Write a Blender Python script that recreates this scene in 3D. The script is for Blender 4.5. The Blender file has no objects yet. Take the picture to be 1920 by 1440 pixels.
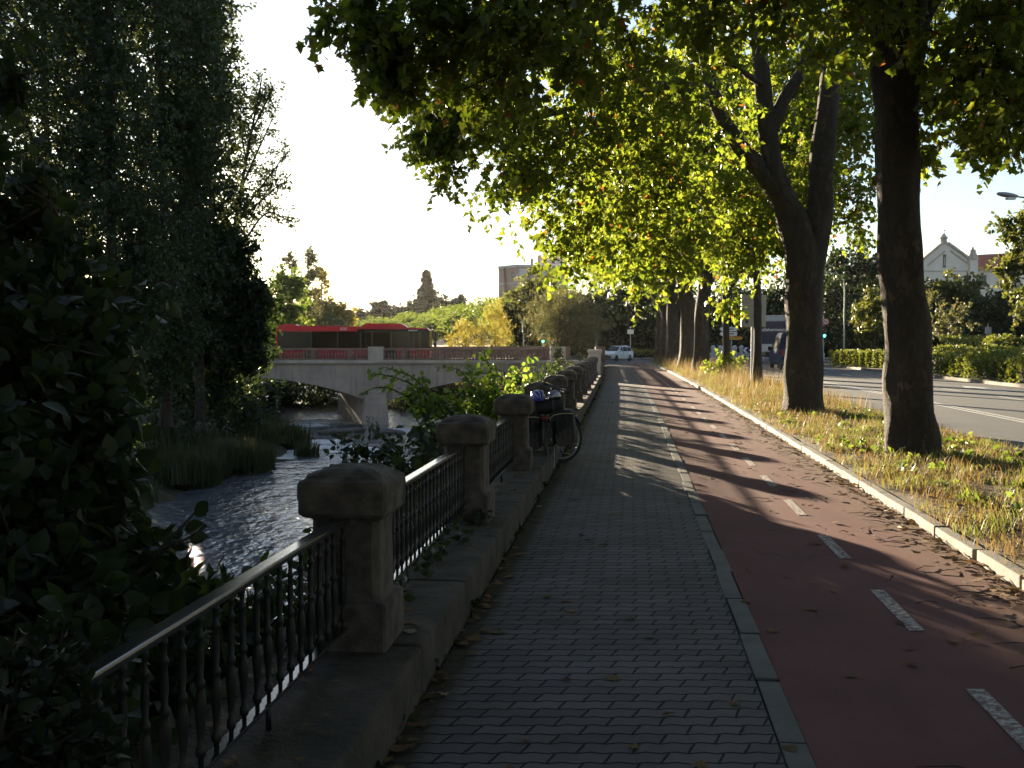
import bpy, bmesh, math, random
import numpy as np
from mathutils import Vector, Matrix

R = math.radians
scene = bpy.context.scene
COL = scene.collection
rng = np.random.default_rng(11)
random.seed(5)

# ------------------------------------------------------------------ view geometry
H = 1.65
F = 1941.0
PITCH = math.atan2(78.0, F)
CP, SP = math.cos(PITCH), math.sin(PITCH)

def ray(px, py):
    a, b = (px - 960) / F, (720 - py) / F
    return Vector((a, CP + b * SP, -SP + b * CP))

def at(px, py, Y):
    d = ray(px, py)
    t = Y / d.y
    return Vector((d.x * t, Y, H + d.z * t))

def onground(px, py, z=0.0):
    d = ray(px, py)
    t = (z - H) / d.z
    return Vector((d.x * t, d.y * t, z))

def cx(Y):
    """sideways drift of the riverside path at distance Y"""
    if Y < 80:
        return .1185 * Y - .00021 * Y * Y
    return .1185 * 80 - .00021 * 6400 + (Y - 80) * (.1185 - .00042 * 80)

def slope(Y):
    Y = min(Y, 80)
    return .1185 - .00042 * Y

def P(d, Y, z=0.0):
    return Vector((cx(Y) + d, Y, z))

# ------------------------------------------------------------------ materials
def nodes(name):
    m = bpy.data.materials.new(name)
    m.use_nodes = True
    nt = m.node_tree
    return m, nt, nt.nodes['Principled BSDF'], nt.nodes['Material Output']

def rgb(c):
    return (c[0], c[1], c[2], 1.0)

def link(nt, a, b):
    nt.links.new(a, b)

def coords(nt, kind='Object', scale=None):
    tc = nt.nodes.new('ShaderNodeTexCoord')
    out = tc.outputs[kind]
    if scale:
        mp = nt.nodes.new('ShaderNodeMapping')
        mp.inputs['Scale'].default_value = scale
        link(nt, out, mp.inputs[0])
        out = mp.outputs[0]
    return out

def noise(nt, vec, scale, detail=4, rough=.55):
    n = nt.nodes.new('ShaderNodeTexNoise')
    n.inputs['Scale'].default_value = scale
    n.inputs['Detail'].default_value = detail
    n.inputs['Roughness'].default_value = rough
    link(nt, vec, n.inputs['Vector'])
    return n.outputs['Fac']

def ramp(nt, fac, stops):
    r = nt.nodes.new('ShaderNodeValToRGB')
    e = r.color_ramp.elements
    while len(e) < len(stops):
        e.new(.5)
    for el, (p, c) in zip(e, stops):
        el.position = p
        el.color = rgb(c) if len(c) == 3 else c
    link(nt, fac, r.inputs[0])
    return r.outputs[0]

def mixc(nt, fac, a, b, mode='MIX'):
    m = nt.nodes.new('ShaderNodeMix')
    m.data_type = 'RGBA'
    m.blend_type = mode
    for s, v in ((m.inputs[0], fac), (m.inputs[6], a), (m.inputs[7], b)):
        if hasattr(v, 'links') or hasattr(v, 'is_output'):
            link(nt, v, s)
        elif isinstance(v, (int, float)):
            s.default_value = v
        else:
            s.default_value = rgb(v)
    return m.outputs[2]

def math_n(nt, op, a, b=None, c=None):
    m = nt.nodes.new('ShaderNodeMath')
    m.operation = op
    for s, v in zip(m.inputs, (a, b, c)):
        if v is None:
            continue
        if isinstance(v, (int, float)):
            s.default_value = v
        else:
            link(nt, v, s)
    return m.outputs[0]

def bump(nt, h, strength, dist, prev=None):
    b = nt.nodes.new('ShaderNodeBump')
    b.inputs['Strength'].default_value = strength
    b.inputs['Distance'].default_value = dist
    link(nt, h, b.inputs['Height'])
    if prev is not None:
        link(nt, prev, b.inputs['Normal'])
    return b.outputs[0]

def M(name, c1, c2=None, scale=3, rough=.7, bs=0, bscale=30, metal=0.0, bdist=.01, mid=(.35, .65), spec=.5, stretch=None):
    m, nt, p, o = nodes(name)
    p.inputs['Roughness'].default_value = rough
    p.inputs['Metallic'].default_value = metal
    p.inputs['Specular IOR Level'].default_value = spec
    v = coords(nt, 'Object', stretch)
    if c2 is None:
        c2 = tuple(x * .8 for x in c1)
    f = noise(nt, v, scale, 6)
    col = ramp(nt, f, [(mid[0], c1), (mid[1], c2)])
    link(nt, col, p.inputs['Base Color'])
    if bs:
        link(nt, bump(nt, noise(nt, v, bscale, 6, .65), bs, bdist), p.inputs['Normal'])
    return m

def emit(name, c, s):
    m, nt, p, o = nodes(name)
    p.inputs['Base Color'].default_value = rgb(c)
    p.inputs['Emission Color'].default_value = rgb(c)
    p.inputs['Emission Strength'].default_value = s
    return m

def leafmat(name, c1, c2, t1, t2, tf=.45, rough=.5, odd=None, spec=.35):
    """leaf: glossy upper skin mixed with light passing through; each leaf has its own tint"""
    m, nt, p, o = nodes(name)
    g = nt.nodes.new('ShaderNodeNewGeometry')
    rnd = g.outputs['Random Per Island']
    st = [(0.0, c1), (.92, c2)]
    st2 = [(0.0, t1), (.92, t2)]
    if odd:
        st += [(.975, c2), (.985, odd)]
        st2 += [(.975, t2), (.985, tuple(min(1, x * 2.2) for x in odd))]
    link(nt, ramp(nt, rnd, st), p.inputs['Base Color'])
    p.inputs['Roughness'].default_value = rough
    p.inputs['Specular IOR Level'].default_value = spec
    t = nt.nodes.new('ShaderNodeBsdfTranslucent')
    link(nt, ramp(nt, rnd, st2), t.inputs['Color'])
    mx = nt.nodes.new('ShaderNodeMixShader')
    mx.inputs[0].default_value = tf
    link(nt, p.outputs[0], mx.inputs[1])
    link(nt, t.outputs[0], mx.inputs[2])
    link(nt, mx.outputs[0], o.inputs['Surface'])
    return m

def glassmat(name, tint, gl=.12, rough=.05):
    m, nt, p, o = nodes(name)
    tr = nt.nodes.new('ShaderNodeBsdfTransparent')
    tr.inputs[0].default_value = rgb(tint)
    gs = nt.nodes.new('ShaderNodeBsdfGlossy')
    gs.inputs['Roughness'].default_value = rough
    gs.inputs[0].default_value = (.9, .95, 1, 1)
    fr = nt.nodes.new('ShaderNodeFresnel')
    fr.inputs[0].default_value = 1.5
    k = math_n(nt, 'MULTIPLY', fr.outputs[0], gl)
    mx = nt.nodes.new('ShaderNodeMixShader')
    link(nt, k, mx.inputs[0])
    link(nt, tr.outputs[0], mx.inputs[1])
    link(nt, gs.outputs[0], mx.inputs[2])
    link(nt, mx.outputs[0], o.inputs['Surface'])
    return m

# ------------------------------------------------------------------ objects
def tagit(o, label, cat, group=None, kind=None):
    o['label'] = label
    o['category'] = cat
    if group:
        o['group'] = group
    if kind:
        o['kind'] = kind
    return o

def thing(name, label, cat, loc=(0, 0, 0), rotz=0.0, group=None):
    o = bpy.data.objects.new(name, None)
    o.empty_display_size = .2
    COL.objects.link(o)
    o.location = loc
    o.rotation_euler = (0, 0, rotz)
    return tagit(o, label, cat, group)

def finish(name, me, mats, parent=None, smooth=False, local=False, angle=None):
    """link a mesh; when it has a parent and local is False its vertices are world ones and get moved to the parent"""
    for m in (mats if isinstance(mats, (list, tuple)) else [mats]):
        me.materials.append(m)
    if smooth:
        me.polygons.foreach_set('use_smooth', np.ones(len(me.polygons), dtype=bool))
        if angle:
            me.set_sharp_from_angle(angle=R(angle))
    o = bpy.data.objects.new(name, me)
    COL.objects.link(o)
    if parent is not None:
        if not local:
            top, off = parent, Vector((0, 0, 0))
            while top is not None:
                off += top.location
                top = top.parent
            me.transform(Matrix.Translation(-off))
        o.parent = parent
    return o

def structure(o):
    o['kind'] = 'structure'
    return o

class MB:
    def __init__(s):
        s.v, s.f, s.m = [], [], []

    def add(s, vs, fs, mi=0):
        n = len(s.v)
        s.v += [tuple(x) for x in vs]
        s.f += [tuple(i + n for i in f) for f in fs]
        s.m += [mi] * len(fs)
        return s

    def box(s, c, d, rot=None, mi=0, bev=0.0):
        """box centred at c, size d; a bevel cuts its twelve edges"""
        hx, hy, hz = d[0] / 2, d[1] / 2, d[2] / 2
        if bev <= 0:
            vs = [(x, y, z) for x in (-hx, hx) for y in (-hy, hy) for z in (-hz, hz)]
            fs = [(0, 1, 3, 2), (4, 6, 7, 5), (0, 4, 5, 1), (2, 3, 7, 6), (0, 2, 6, 4), (1, 5, 7, 3)]
        else:
            b = min(bev, hx * .9, hy * .9, hz * .9)
            bm = bmesh.new()
            bmesh.ops.create_cube(bm, size=1)
            for v in bm.verts:
                v.co = Vector((v.co.x * d[0], v.co.y * d[1], v.co.z * d[2]))
            bmesh.ops.bevel(bm, geom=bm.edges[:], offset=b, segments=2, affect='EDGES', profile=.6)
            bm.verts.index_update()
            vs = [v.co.copy() for v in bm.verts]
            fs = [[v.index for v in f.verts] for f in bm.faces]
            bm.free()
        vs = [Vector(v) for v in vs]
        if rot is not None:
            vs = [rot @ v for v in vs]
        c = Vector(c)
        return s.add([v + c for v in vs], fs, mi)

    def tube(s, pts, rad, n=8, mi=0, cap=True):
        pts = [Vector(p) for p in pts]
        if isinstance(rad, (int, float)):
            rad = [rad] * len(pts)
        vs, fs = [], []
        t0 = (pts[1] - pts[0]).normalized()
        u = t0.orthogonal().normalized()
        for i, p in enumerate(pts):
            a = pts[max(i - 1, 0)]
            b = pts[min(i + 1, len(pts) - 1)]
            t = (b - a).normalized()
            u = (u - t * u.dot(t)).normalized()
            w = t.cross(u)
            for k in range(n):
                an = 2 * math.pi * k / n
                vs.append(p + (u * math.cos(an) + w * math.sin(an)) * rad[i])
        for i in range(len(pts) - 1):
            for k in range(n):
                k2 = (k + 1) % n
                fs.append((i * n + k, i * n + k2, (i + 1) * n + k2, (i + 1) * n + k))
        if cap:
            fs.append(tuple(range(n - 1, -1, -1)))
            fs.append(tuple(range((len(pts) - 1) * n, len(pts) * n)))
        return s.add(vs, fs, mi)

    def lathe(s, prof, n=10, c=(0, 0, 0), axis='z', mi=0, square=False):
        vs, fs = [], []
        for r, h in prof:
            for k in range(n):
                an = 2 * math.pi * (k + (.5 if square else 0)) / n
                x, y = r * math.cos(an), r * math.sin(an)
                v = {'z': (x, y, h), 'x': (h, x, y), 'y': (y, h, x)}[axis]
                vs.append(Vector(v) + Vector(c))
        for i in range(len(prof) - 1):
            for k in range(n):
                k2 = (k + 1) % n
                fs.append((i * n + k, i * n + k2, (i + 1) * n + k2, (i + 1) * n + k))
        fs.append(tuple(range(n - 1, -1, -1)))
        fs.append(tuple(range((len(prof) - 1) * n, len(prof) * n)))
        return s.add(vs, fs, mi)

    def torus(s, c, R_, r, axis='x', n=36, m=8, mi=0, a0=0, a1=2 * math.pi, flat=1.0):
        vs, fs = [], []
        full = abs(a1 - a0 - 2 * math.pi) < 1e-6
        cnt = n if full else n + 1
        for i in range(cnt):
            a = a0 + (a1 - a0) * i / n
            for k in range(m):
                b = 2 * math.pi * k / m
                rr = R_ + r * math.cos(b)
                h = r * math.sin(b) * flat
                p = {'x': (h, rr * math.cos(a), rr * math.sin(a)), 'y': (rr * math.cos(a), h, rr * math.sin(a)),
                     'z': (rr * math.cos(a), rr * math.sin(a), h)}[axis]
                vs.append(Vector(p) + Vector(c))
        for i in range(n):
            j = (i + 1) % cnt
            for k in range(m):
                k2 = (k + 1) % m
                fs.append((i * m + k, i * m + k2, j * m + k2, j * m + k))
        return s.add(vs, fs, mi)

    def extrude(s, poly, axis, a, b, mi=0):
        """2-D outline pushed along an axis from a to b (axis x: poly = (y,z); y: (x,z); z: (x,y))"""
        n = len(poly)
        def mk(p, h):
            return {'x': (h, p[0], p[1]), 'y': (p[0], h, p[1]), 'z': (p[0], p[1], h)}[axis]
        vs = [mk(p, a) for p in poly] + [mk(p, b) for p in poly]
        fs = [tuple(range(n)), tuple(range(2 * n - 1, n - 1, -1))]
        for i in range(n):
            j = (i + 1) % n
            fs.append((i, j, n + j, n + i))
        return s.add(vs, fs, mi)

    def move(s, mat):
        s.v = [tuple(mat @ Vector(v)) for v in s.v]
        return s

    def mesh(s, name):
        me = bpy.data.meshes.new(name)
        me.from_pydata(s.v, [], s.f)
        me.polygons.foreach_set('material_index', s.m)
        bm = bmesh.new()
        bm.from_mesh(me)
        bmesh.ops.recalc_face_normals(bm, faces=bm.faces)
        bm.to_mesh(me)
        bm.free()
        return me

    def build(s, name, mats, parent=None, smooth=False, local=False, angle=None):
        return finish(name, s.mesh(name), mats, parent, smooth, local, angle)

def tri_mesh(name, verts, tris):
    me = bpy.data.meshes.new(name)
    nv, nf = len(verts), len(tris)
    me.vertices.add(nv)
    me.vertices.foreach_set('co', np.ascontiguousarray(verts, dtype=np.float32).ravel())
    me.loops.add(nf * 3)
    me.loops.foreach_set('vertex_index', np.ascontiguousarray(tris, dtype=np.int32).ravel())
    me.polygons.add(nf)
    me.polygons.foreach_set('loop_start', np.arange(0, nf * 3, 3, dtype=np.int32))
    me.update(calc_edges=True)
    return me

def copy_tree(o, parent=None):
    c = o.copy()
    COL.objects.link(c)
    c.parent = parent
    for ch in list(o.children):
        copy_tree(ch, c)
    return c

# ------------------------------------------------------------------ leaves
def fan(outline, centre):
    v = np.array([centre] + outline, dtype=float)
    n = len(outline)
    f = np.array([(0, 1 + i, 1 + (i + 1) % n) for i in range(n)])
    return v, f

_half = [(.10, .02), (.34, -.06), (.30, .14), (.56, .34), (.30, .40), (.24, .62)]
_pl = [(0, 0)] + _half + [(0, 1.0)] + [(-x, y) for x, y in reversed(_half)]
PLANE_LEAF = fan([(x, y, .10 * abs(x) - .12 * (y - .4) ** 2) for x, y in _pl], (0, .32, -.03))
_h2 = [(.22, .14), (.34, .40), (.24, .72)]
_ov = [(0, 0)] + _h2 + [(0, 1.0)] + [(-x, y) for x, y in reversed(_h2)]
OVAL_LEAF = fan([(x, y, .25 * abs(x) - .15 * (y - .4) ** 2) for x, y in _ov], (0, .45, 0))
DIAMOND = (np.array([(0, 0, 0), (.32, .45, .06), (0, 1, 0), (-.32, .45, .06)], dtype=float), np.array([(0, 1, 2), (0, 2, 3)]))
NARROW = (np.array([(0, 0, 0), (.13, .45, .03), (0, 1, -.05), (-.13, .45, .03)], dtype=float), np.array([(0, 1, 2), (0, 2, 3)]))
_cl = [(.0, .0), (.3, .1), (.2, .3), (.5, .45), (.25, .6), (.1, 1), (-.15, .7), (-.5, .6), (-.25, .35), (-.35, .05)]
CLUMP = fan([(x, y, .2 * x * y) for x, y in _cl], (0, .42, .12))

def unit(a):
    return a / np.maximum(np.linalg.norm(a, axis=1, keepdims=True), 1e-6)

def leaf_mesh(name, pos, axis, size, template, g, up=.35):
    """one mesh of separate leaves: pos (N,3), axis = the way each leaf points"""
    pos = np.asarray(pos)
    N = len(pos)
    y = unit(np.asarray(axis) + g.normal(0, .35, (N, 3)))
    nrm = g.normal(0, 1, (N, 3))
    nrm[:, 2] = nrm[:, 2] + up * 2
    x = unit(np.cross(y, nrm))
    z = np.cross(x, y)
    tv, tf = template
    s = (size * g.uniform(.65, 1.2, N))[:, None, None]
    v = pos[:, None, :] + s * (tv[None, :, 0:1] * x[:, None, :] + tv[None, :, 1:2] * y[:, None, :] + tv[None, :, 2:3] * z[:, None, :])
    f = tf[None] + (np.arange(N) * len(tv))[:, None, None]
    return tri_mesh(name, v.reshape(-1, 3), f.reshape(-1, 3))

def sprays(blobs, g, sub=9, twigs=7, per=9, L=.6, spread=.3, droop=.25, shell=.55, up=0.0):
    """leaves on twigs, twigs in clumps, clumps through each blob (cx,cy,cz, rx,ry,rz, weight)"""
    pos, ax, hubs, tw = [], [], [], []
    for b in blobs:
        c, r, w = np.array(b[:3]), np.array(b[3:6]), (b[6] if len(b) > 6 else 1.0)
        ns = max(2, int(round(sub * w)))
        u = unit(g.normal(0, 1, (ns, 3)))
        rad = g.uniform(.12, 1, (ns, 1)) ** shell
        hub = c + u * rad * r
        hubs.append(hub)
        tt = np.repeat(hub, twigs, 0)
        uu = np.repeat(u, twigs, 0)
        rr = float(np.mean(r))
        st = tt + g.normal(0, spread, tt.shape) * min(1.0, rr)
        d = uu * .55 + g.normal(0, .6, tt.shape)
        d[:, 2] += up - droop
        d = unit(d)
        ln = L * g.uniform(.5, 1.15, len(st))
        tw.append((tt, st, st + d * ln[:, None]))
        k = np.tile(np.linspace(.1, 1, per), len(st))
        S, D, LN = np.repeat(st, per, 0), np.repeat(d, per, 0), np.repeat(ln, per)
        side = unit(np.cross(D, g.normal(0, 1, D.shape)))
        p = S + D * (LN * k)[:, None]
        p[:, 2] -= .12 * LN * k ** 2
        pos.append(p + side * .02)
        a = D * .5 + side * .9
        a[:, 2] -= droop
        ax.append(a)
    return np.concatenate(pos), np.concatenate(ax), np.concatenate(hubs), tw

def smooth_line(pts, per=5):
    """Catmull-Rom through points that may carry extra numbers (x,y,z,r)"""
    p = [np.array(q, dtype=float) for q in pts]
    p = [2 * p[0] - p[1]] + p + [2 * p[-1] - p[-2]]
    out = []
    for i in range(1, len(p) - 2):
        for k in range(per):
            t = k / per
            out.append(.5 * (2 * p[i] + (p[i + 1] - p[i - 1]) * t + (2 * p[i - 1] - 5 * p[i] + 4 * p[i + 1] - p[i + 2]) * t * t
                             + (3 * p[i] - p[i - 1] - 3 * p[i + 1] + p[i + 2]) * t ** 3))
    out.append(p[-2])
    return out

def limb_mesh(mb, limb, n=10, per=6, rough=.06, g=rng, cap=True):
    q = smooth_line(limb, per)
    ph = g.uniform(0, 6, 6)
    vs, fs = [], []
    P0 = [Vector(a[:3]) for a in q]
    u = (P0[1] - P0[0]).normalized().orthogonal().normalized()
    for i, p in enumerate(P0):
        t = (P0[min(i + 1, len(P0) - 1)] - P0[max(i - 1, 0)]).normalized()
        u = (u - t * u.dot(t)).normalized()
        w = t.cross(u)
        for k in range(n):
            an = 2 * math.pi * k / n
            r = q[i][3] * (1 + rough * (math.sin(3 * an + ph[0] + i * .35) + .7 * math.sin(5 * an + ph[1] - i * .5) + .5 * math.sin(2 * an + ph[2] + i * .9)))
            vs.append(p + (u * math.cos(an) + w * math.sin(an)) * r)
    for i in range(len(P0) - 1):
        for k in range(n):
            k2 = (k + 1) % n
            fs.append((i * n + k, i * n + k2, (i + 1) * n + k2, (i + 1) * n + k))
    if cap:
        fs.append(tuple(range((len(P0) - 1) * n, len(P0) * n)))
    mb.add(vs, fs)
    return q

def twig_geo(mb, a, b, r0, r1, g):
    """a thin bent branch of three sides"""
    a, b = Vector(a), Vector(b)
    mid = (a + b) / 2 + Vector(g.normal(0, .08, 3)) * (b - a).length
    mb.tube([a, mid, b], [r0, (r0 + r1) / 2, r1], 4, cap=False)

def branch_out(mb, pts, rad, hubs, hub_r, g):
    """join every leaf clump to the nearest wood already there, so that thin branches fork from thicker ones"""
    hubs = np.asarray(hubs)
    d0 = np.array([np.min(np.linalg.norm(pts - h, axis=1)) for h in hubs])
    P_, R_ = np.array(pts, dtype=float), np.array(rad, dtype=float)
    for i in np.argsort(d0):
        h = hubs[i]
        dd = np.linalg.norm(P_ - h, axis=1) + np.maximum(0, P_[:, 2] - h[2]) * .5
        k = int(np.argmin(dd))
        r0 = min(hub_r, R_[k] * .9)
        r1 = max(r0 * .55, .004)
        twig_geo(mb, P_[k], h, r0, r1, g)
        P_ = np.vstack([P_, (P_[k] + h)[None] / 2, h[None]]); R_ = np.append(R_, [(r0 + r1) / 2, r1])

def make_tree(name, label, limbs, blobs, leaf, leafm, barkm, g, group=None, size=.16, sp=None, trunk_n=14, rough=.06, twigs=True, up=.35,
              hub_r=.035, cat='tree', trunk_name='trunk', crown_name='crown', per=6):
    base = Vector(limbs[0][0][:3])
    t = thing(name, label, cat, base, 0, group)
    mb = MB()
    nodes_ = []
    for i, lb in enumerate(limbs):
        nodes_ += limb_mesh(mb, lb, trunk_n if i == 0 else max(6, trunk_n - 4), per, rough, g)
    pos, ax, hubs, tw = sprays(blobs, g, **(sp or {}))
    nd = np.array(nodes_)
    lo = nd[:, 2] > base.z + .3 * (nd[:, 2].max() - base.z)
    cand = nd[lo] if lo.any() else nd
    branch_out(mb, cand[:, :3], cand[:, 3], hubs, hub_r, g)
    if twigs:
        for h, s, e in tw:
            for q, a, b in zip(h[::2], s[::2], e[::2]):
                mb.tube([q, a, b], [.008, .006, .003], 3, cap=False)
    mb.build(trunk_name, barkm, t, smooth=True)
    me = leaf_mesh(crown_name, pos, ax, size, leaf, g, up)
    finish(crown_name, me, leafm, t)
    return t
# ------------------------------------------------------------------ world, sun, camera
SUN_AZ, SUN_EL = R(-18.2), R(7.8)
w = bpy.data.worlds.new('World')
scene.world = w
w.use_nodes = True
bg = w.node_tree.nodes['Background']
sky = w.node_tree.nodes.new('ShaderNodeTexSky')
sky.sky_type = 'NISHITA'
sky.sun_disc = False
sky.sun_elevation = SUN_EL
sky.sun_rotation = SUN_AZ
sky.air_density = 1.0
sky.dust_density = .3
sky.ozone_density = 2.5
hs = w.node_tree.nodes.new('ShaderNodeHueSaturation')
hs.inputs['Saturation'].default_value = .72
w.node_tree.links.new(sky.outputs[0], hs.inputs['Color'])
w.node_tree.links.new(hs.outputs[0], bg.inputs[0])
bg.inputs[1].default_value = SKY_STRENGTH = .05

S = Vector((math.sin(SUN_AZ) * math.cos(SUN_EL), math.cos(SUN_AZ) * math.cos(SUN_EL), math.sin(SUN_EL)))
sl = bpy.data.lights.new('sun', 'SUN')
sl.energy = 5.0
sl.angle = R(.53)
sl.color = (1.0, .83, .58)
so = bpy.data.objects.new('sun', sl)
COL.objects.link(so)
so.rotation_euler = (-S).to_track_quat('-Z', 'Y').to_euler()

cam = bpy.data.cameras.new('camera')
cam.sensor_width = 36
cam.lens = 36 * F / 1920
cam.clip_start = .05
cam.clip_end = 4000
co = bpy.data.objects.new('camera', cam)
COL.objects.link(co)
co.location = (0, 0, H)
co.rotation_euler = (R(90) - PITCH, 0, 0)
scene.camera = co

vs_ = scene.view_settings
vs_.view_transform = 'Standard'
vs_.look = 'None'
vs_.exposure = 2.45
vs_.gamma = 1
scene.cycles.use_denoising = True
scene.cycles.max_bounces = 8
scene.cycles.diffuse_bounces = 3
scene.cycles.glossy_bounces = 3
scene.cycles.transmission_bounces = 6
scene.cycles.transparent_max_bounces = 12
scene.cycles.sample_clamp_indirect = 6

# ------------------------------------------------------------------ palette
def bark_mat():
    m, nt, p, o = nodes('plane_bark')
    v = coords(nt, 'Object', (1, 1, .45))
    warp = noise(nt, v, 3.0, 5)
    wv = nt.nodes.new('ShaderNodeVectorMath'); wv.operation = 'ADD'
    cz = nt.nodes.new('ShaderNodeCombineXYZ')
    for k in range(3):
        link(nt, math_n(nt, 'MULTIPLY', noise(nt, v, 2.6 + k * .9, 6, .65), .8), cz.inputs[k])
    link(nt, v, wv.inputs[0]); link(nt, cz.outputs[0], wv.inputs[1])
    vo = nt.nodes.new('ShaderNodeTexVoronoi')
    vo.inputs['Scale'].default_value = 7.5
    link(nt, wv.outputs[0], vo.inputs['Vector'])
    ve = nt.nodes.new('ShaderNodeTexVoronoi'); ve.feature = 'DISTANCE_TO_EDGE'
    ve.inputs['Scale'].default_value = 7.5
    link(nt, wv.outputs[0], ve.inputs['Vector'])
    sp = nt.nodes.new('ShaderNodeSeparateColor'); link(nt, vo.outputs['Color'], sp.inputs[0])
    plates = ramp(nt, sp.outputs[0], [(.0, (.036, .026, .022)), (.6, (.060, .044, .035)), (.90, (.072, .054, .041)), (.98, (.12, .09, .06))])
    col = mixc(nt, ramp(nt, noise(nt, v, 2.2, 6), [(.35, (0, 0, 0)), (.7, (.8, .8, .8))]), plates, (.045, .042, .028))
    col = mixc(nt, ramp(nt, ve.outputs['Distance'], [(0, (.3, .3, .3)), (.12, (0, 0, 0))]), col, (.022, .017, .014))
    link(nt, col, p.inputs['Base Color'])
    p.inputs['Roughness'].default_value = .92
    h = math_n(nt, 'ADD', math_n(nt, 'MULTIPLY', ramp(nt, ve.outputs['Distance'], [(0, (0, 0, 0)), (.14, (1, 1, 1))]), .6), math_n(nt, 'MULTIPLY', sp.outputs[1], .6))
    b = bump(nt, h, .8, .02)
    link(nt, bump(nt, noise(nt, v, 26, 6, .7), .7, .012, b), p.inputs['Normal'])
    return m
BARK = bark_mat()
BARK2 = M('dark_bark', (.035, .028, .022), (.075, .058, .045), 6, .95, 1.0, 22, bdist=.03, stretch=(1, 1, .3))
L_PLANE = leafmat('plane_leaf', (.045, .070, .014), (.075, .092, .020), (.19, .29, .018), (.35, .39, .035), .46, .45, (.25, .09, .02))
L_POP = leafmat('poplar_leaf', (.022, .042, .022), (.036, .058, .028), (.06, .09, .02), (.11, .12, .03), .32, .5)
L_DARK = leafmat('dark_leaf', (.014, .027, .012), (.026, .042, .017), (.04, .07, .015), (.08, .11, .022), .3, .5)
L_HAZEL = leafmat('hazel_leaf', (.035, .075, .02), (.06, .10, .025), (.18, .32, .03), (.34, .44, .05), .45, .42)
L_GREEN = leafmat('bright_leaf', (.05, .10, .025), (.085, .13, .035), (.16, .26, .03), (.30, .34, .05), .4, .5)
L_YEL = leafmat('yellow_leaf', (.13, .12, .025), (.18, .15, .03), (.34, .30, .04), (.48, .38, .06), .45, .5)
L_GREY = leafmat('greygreen_leaf', (.06, .075, .04), (.10, .105, .05), (.15, .17, .05), (.24, .21, .07), .35, .55)
L_CED = leafmat('cedar_needles', (.022, .035, .024), (.04, .052, .034), (.04, .05, .02), (.08, .09, .04), .2, .6)
L_MID = leafmat('olive_leaf', (.035, .048, .014), (.055, .066, .02), (.11, .14, .02), (.22, .22, .04), .38, .5)
L_HEDGE = leafmat('hedge_leaf', (.05, .09, .02), (.085, .12, .025), (.18, .24, .02), (.32, .32, .04), .35, .45)
L_REED = leafmat('reed_blade', (.035, .05, .022), (.07, .075, .035), (.07, .09, .02), (.14, .13, .05), .3, .6)
STONE = M('grey_stone', (.15, .122, .108), (.055, .047, .042), 9, .95, .7, 40, bdist=.012)
WALLST = M('wall_stone', (.105, .085, .07), (.05, .042, .034), 4, .97, 1.0, 14, bdist=.03)
PALE = M('pale_stone', (.52, .44, .38), (.38, .32, .275), 1.3, .9, .5, 14, bdist=.02)
PARST = M('brown_stone', (.26, .17, .14), (.17, .115, .095), 3, .9, .4, 20)
IRON = M('black_iron', (.010, .011, .011), (.016, .017, .017), 20, .50, .3, 90, bdist=.002, spec=.35)
IRONR = M('worn_rail_iron', (.020, .022, .022), (.035, .036, .036), 25, .15, .12, 70, bdist=.002, spec=.6)
METAL = M('grey_metal', (.34, .34, .35), (.28, .28, .29), 8, .45, metal=.6)
GALV = M('galvanised_metal', (.50, .49, .50), (.40, .39, .40), 12, .5, metal=.3)
WHITE = M('white_paint', (.78, .78, .77), (.66, .66, .65), 5, .5)
BLACKP = M('black_plastic', (.018, .018, .02), (.028, .028, .03), 8, .5)
RUBBER = M('rubber', (.020, .020, .021), (.032, .031, .03), 30, .85, .3, 60)
DARKGL = M('dark_glass', (.010, .012, .015), (.016, .019, .022), 2, .15, spec=.22)
GLASS = glassmat('bus_glass', (.10, .11, .11), .35)

def sheet(name, d0, d1, Y0, Y1, z, mat, nd=1, step=1.0, ext=None):
    """flat strip that follows the path; UV = (sideways metres, distance)"""
    n = max(2, int((Y1 - Y0) / step))
    vs, fs, uv = [], [], []
    for i in range(n + 1):
        Y = Y0 + (Y1 - Y0) * i / n
        for k in range(nd + 1):
            d = d0 + (d1 - d0) * k / nd
            vs.append(P(d, Y, z)); uv.append((d, Y))
    for i in range(n):
        for k in range(nd):
            a = i * (nd + 1) + k
            fs.append((a, a + 1, a + nd + 2, a + nd + 1))
    me = bpy.data.meshes.new(name)
    me.from_pydata([tuple(v) for v in vs], [], fs)
    ul = me.uv_layers.new(name='UVMap')
    for lp in me.loops:
        ul.data[lp.index].uv = uv[lp.vertex_index]
    return finish(name, me, mat)

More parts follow.
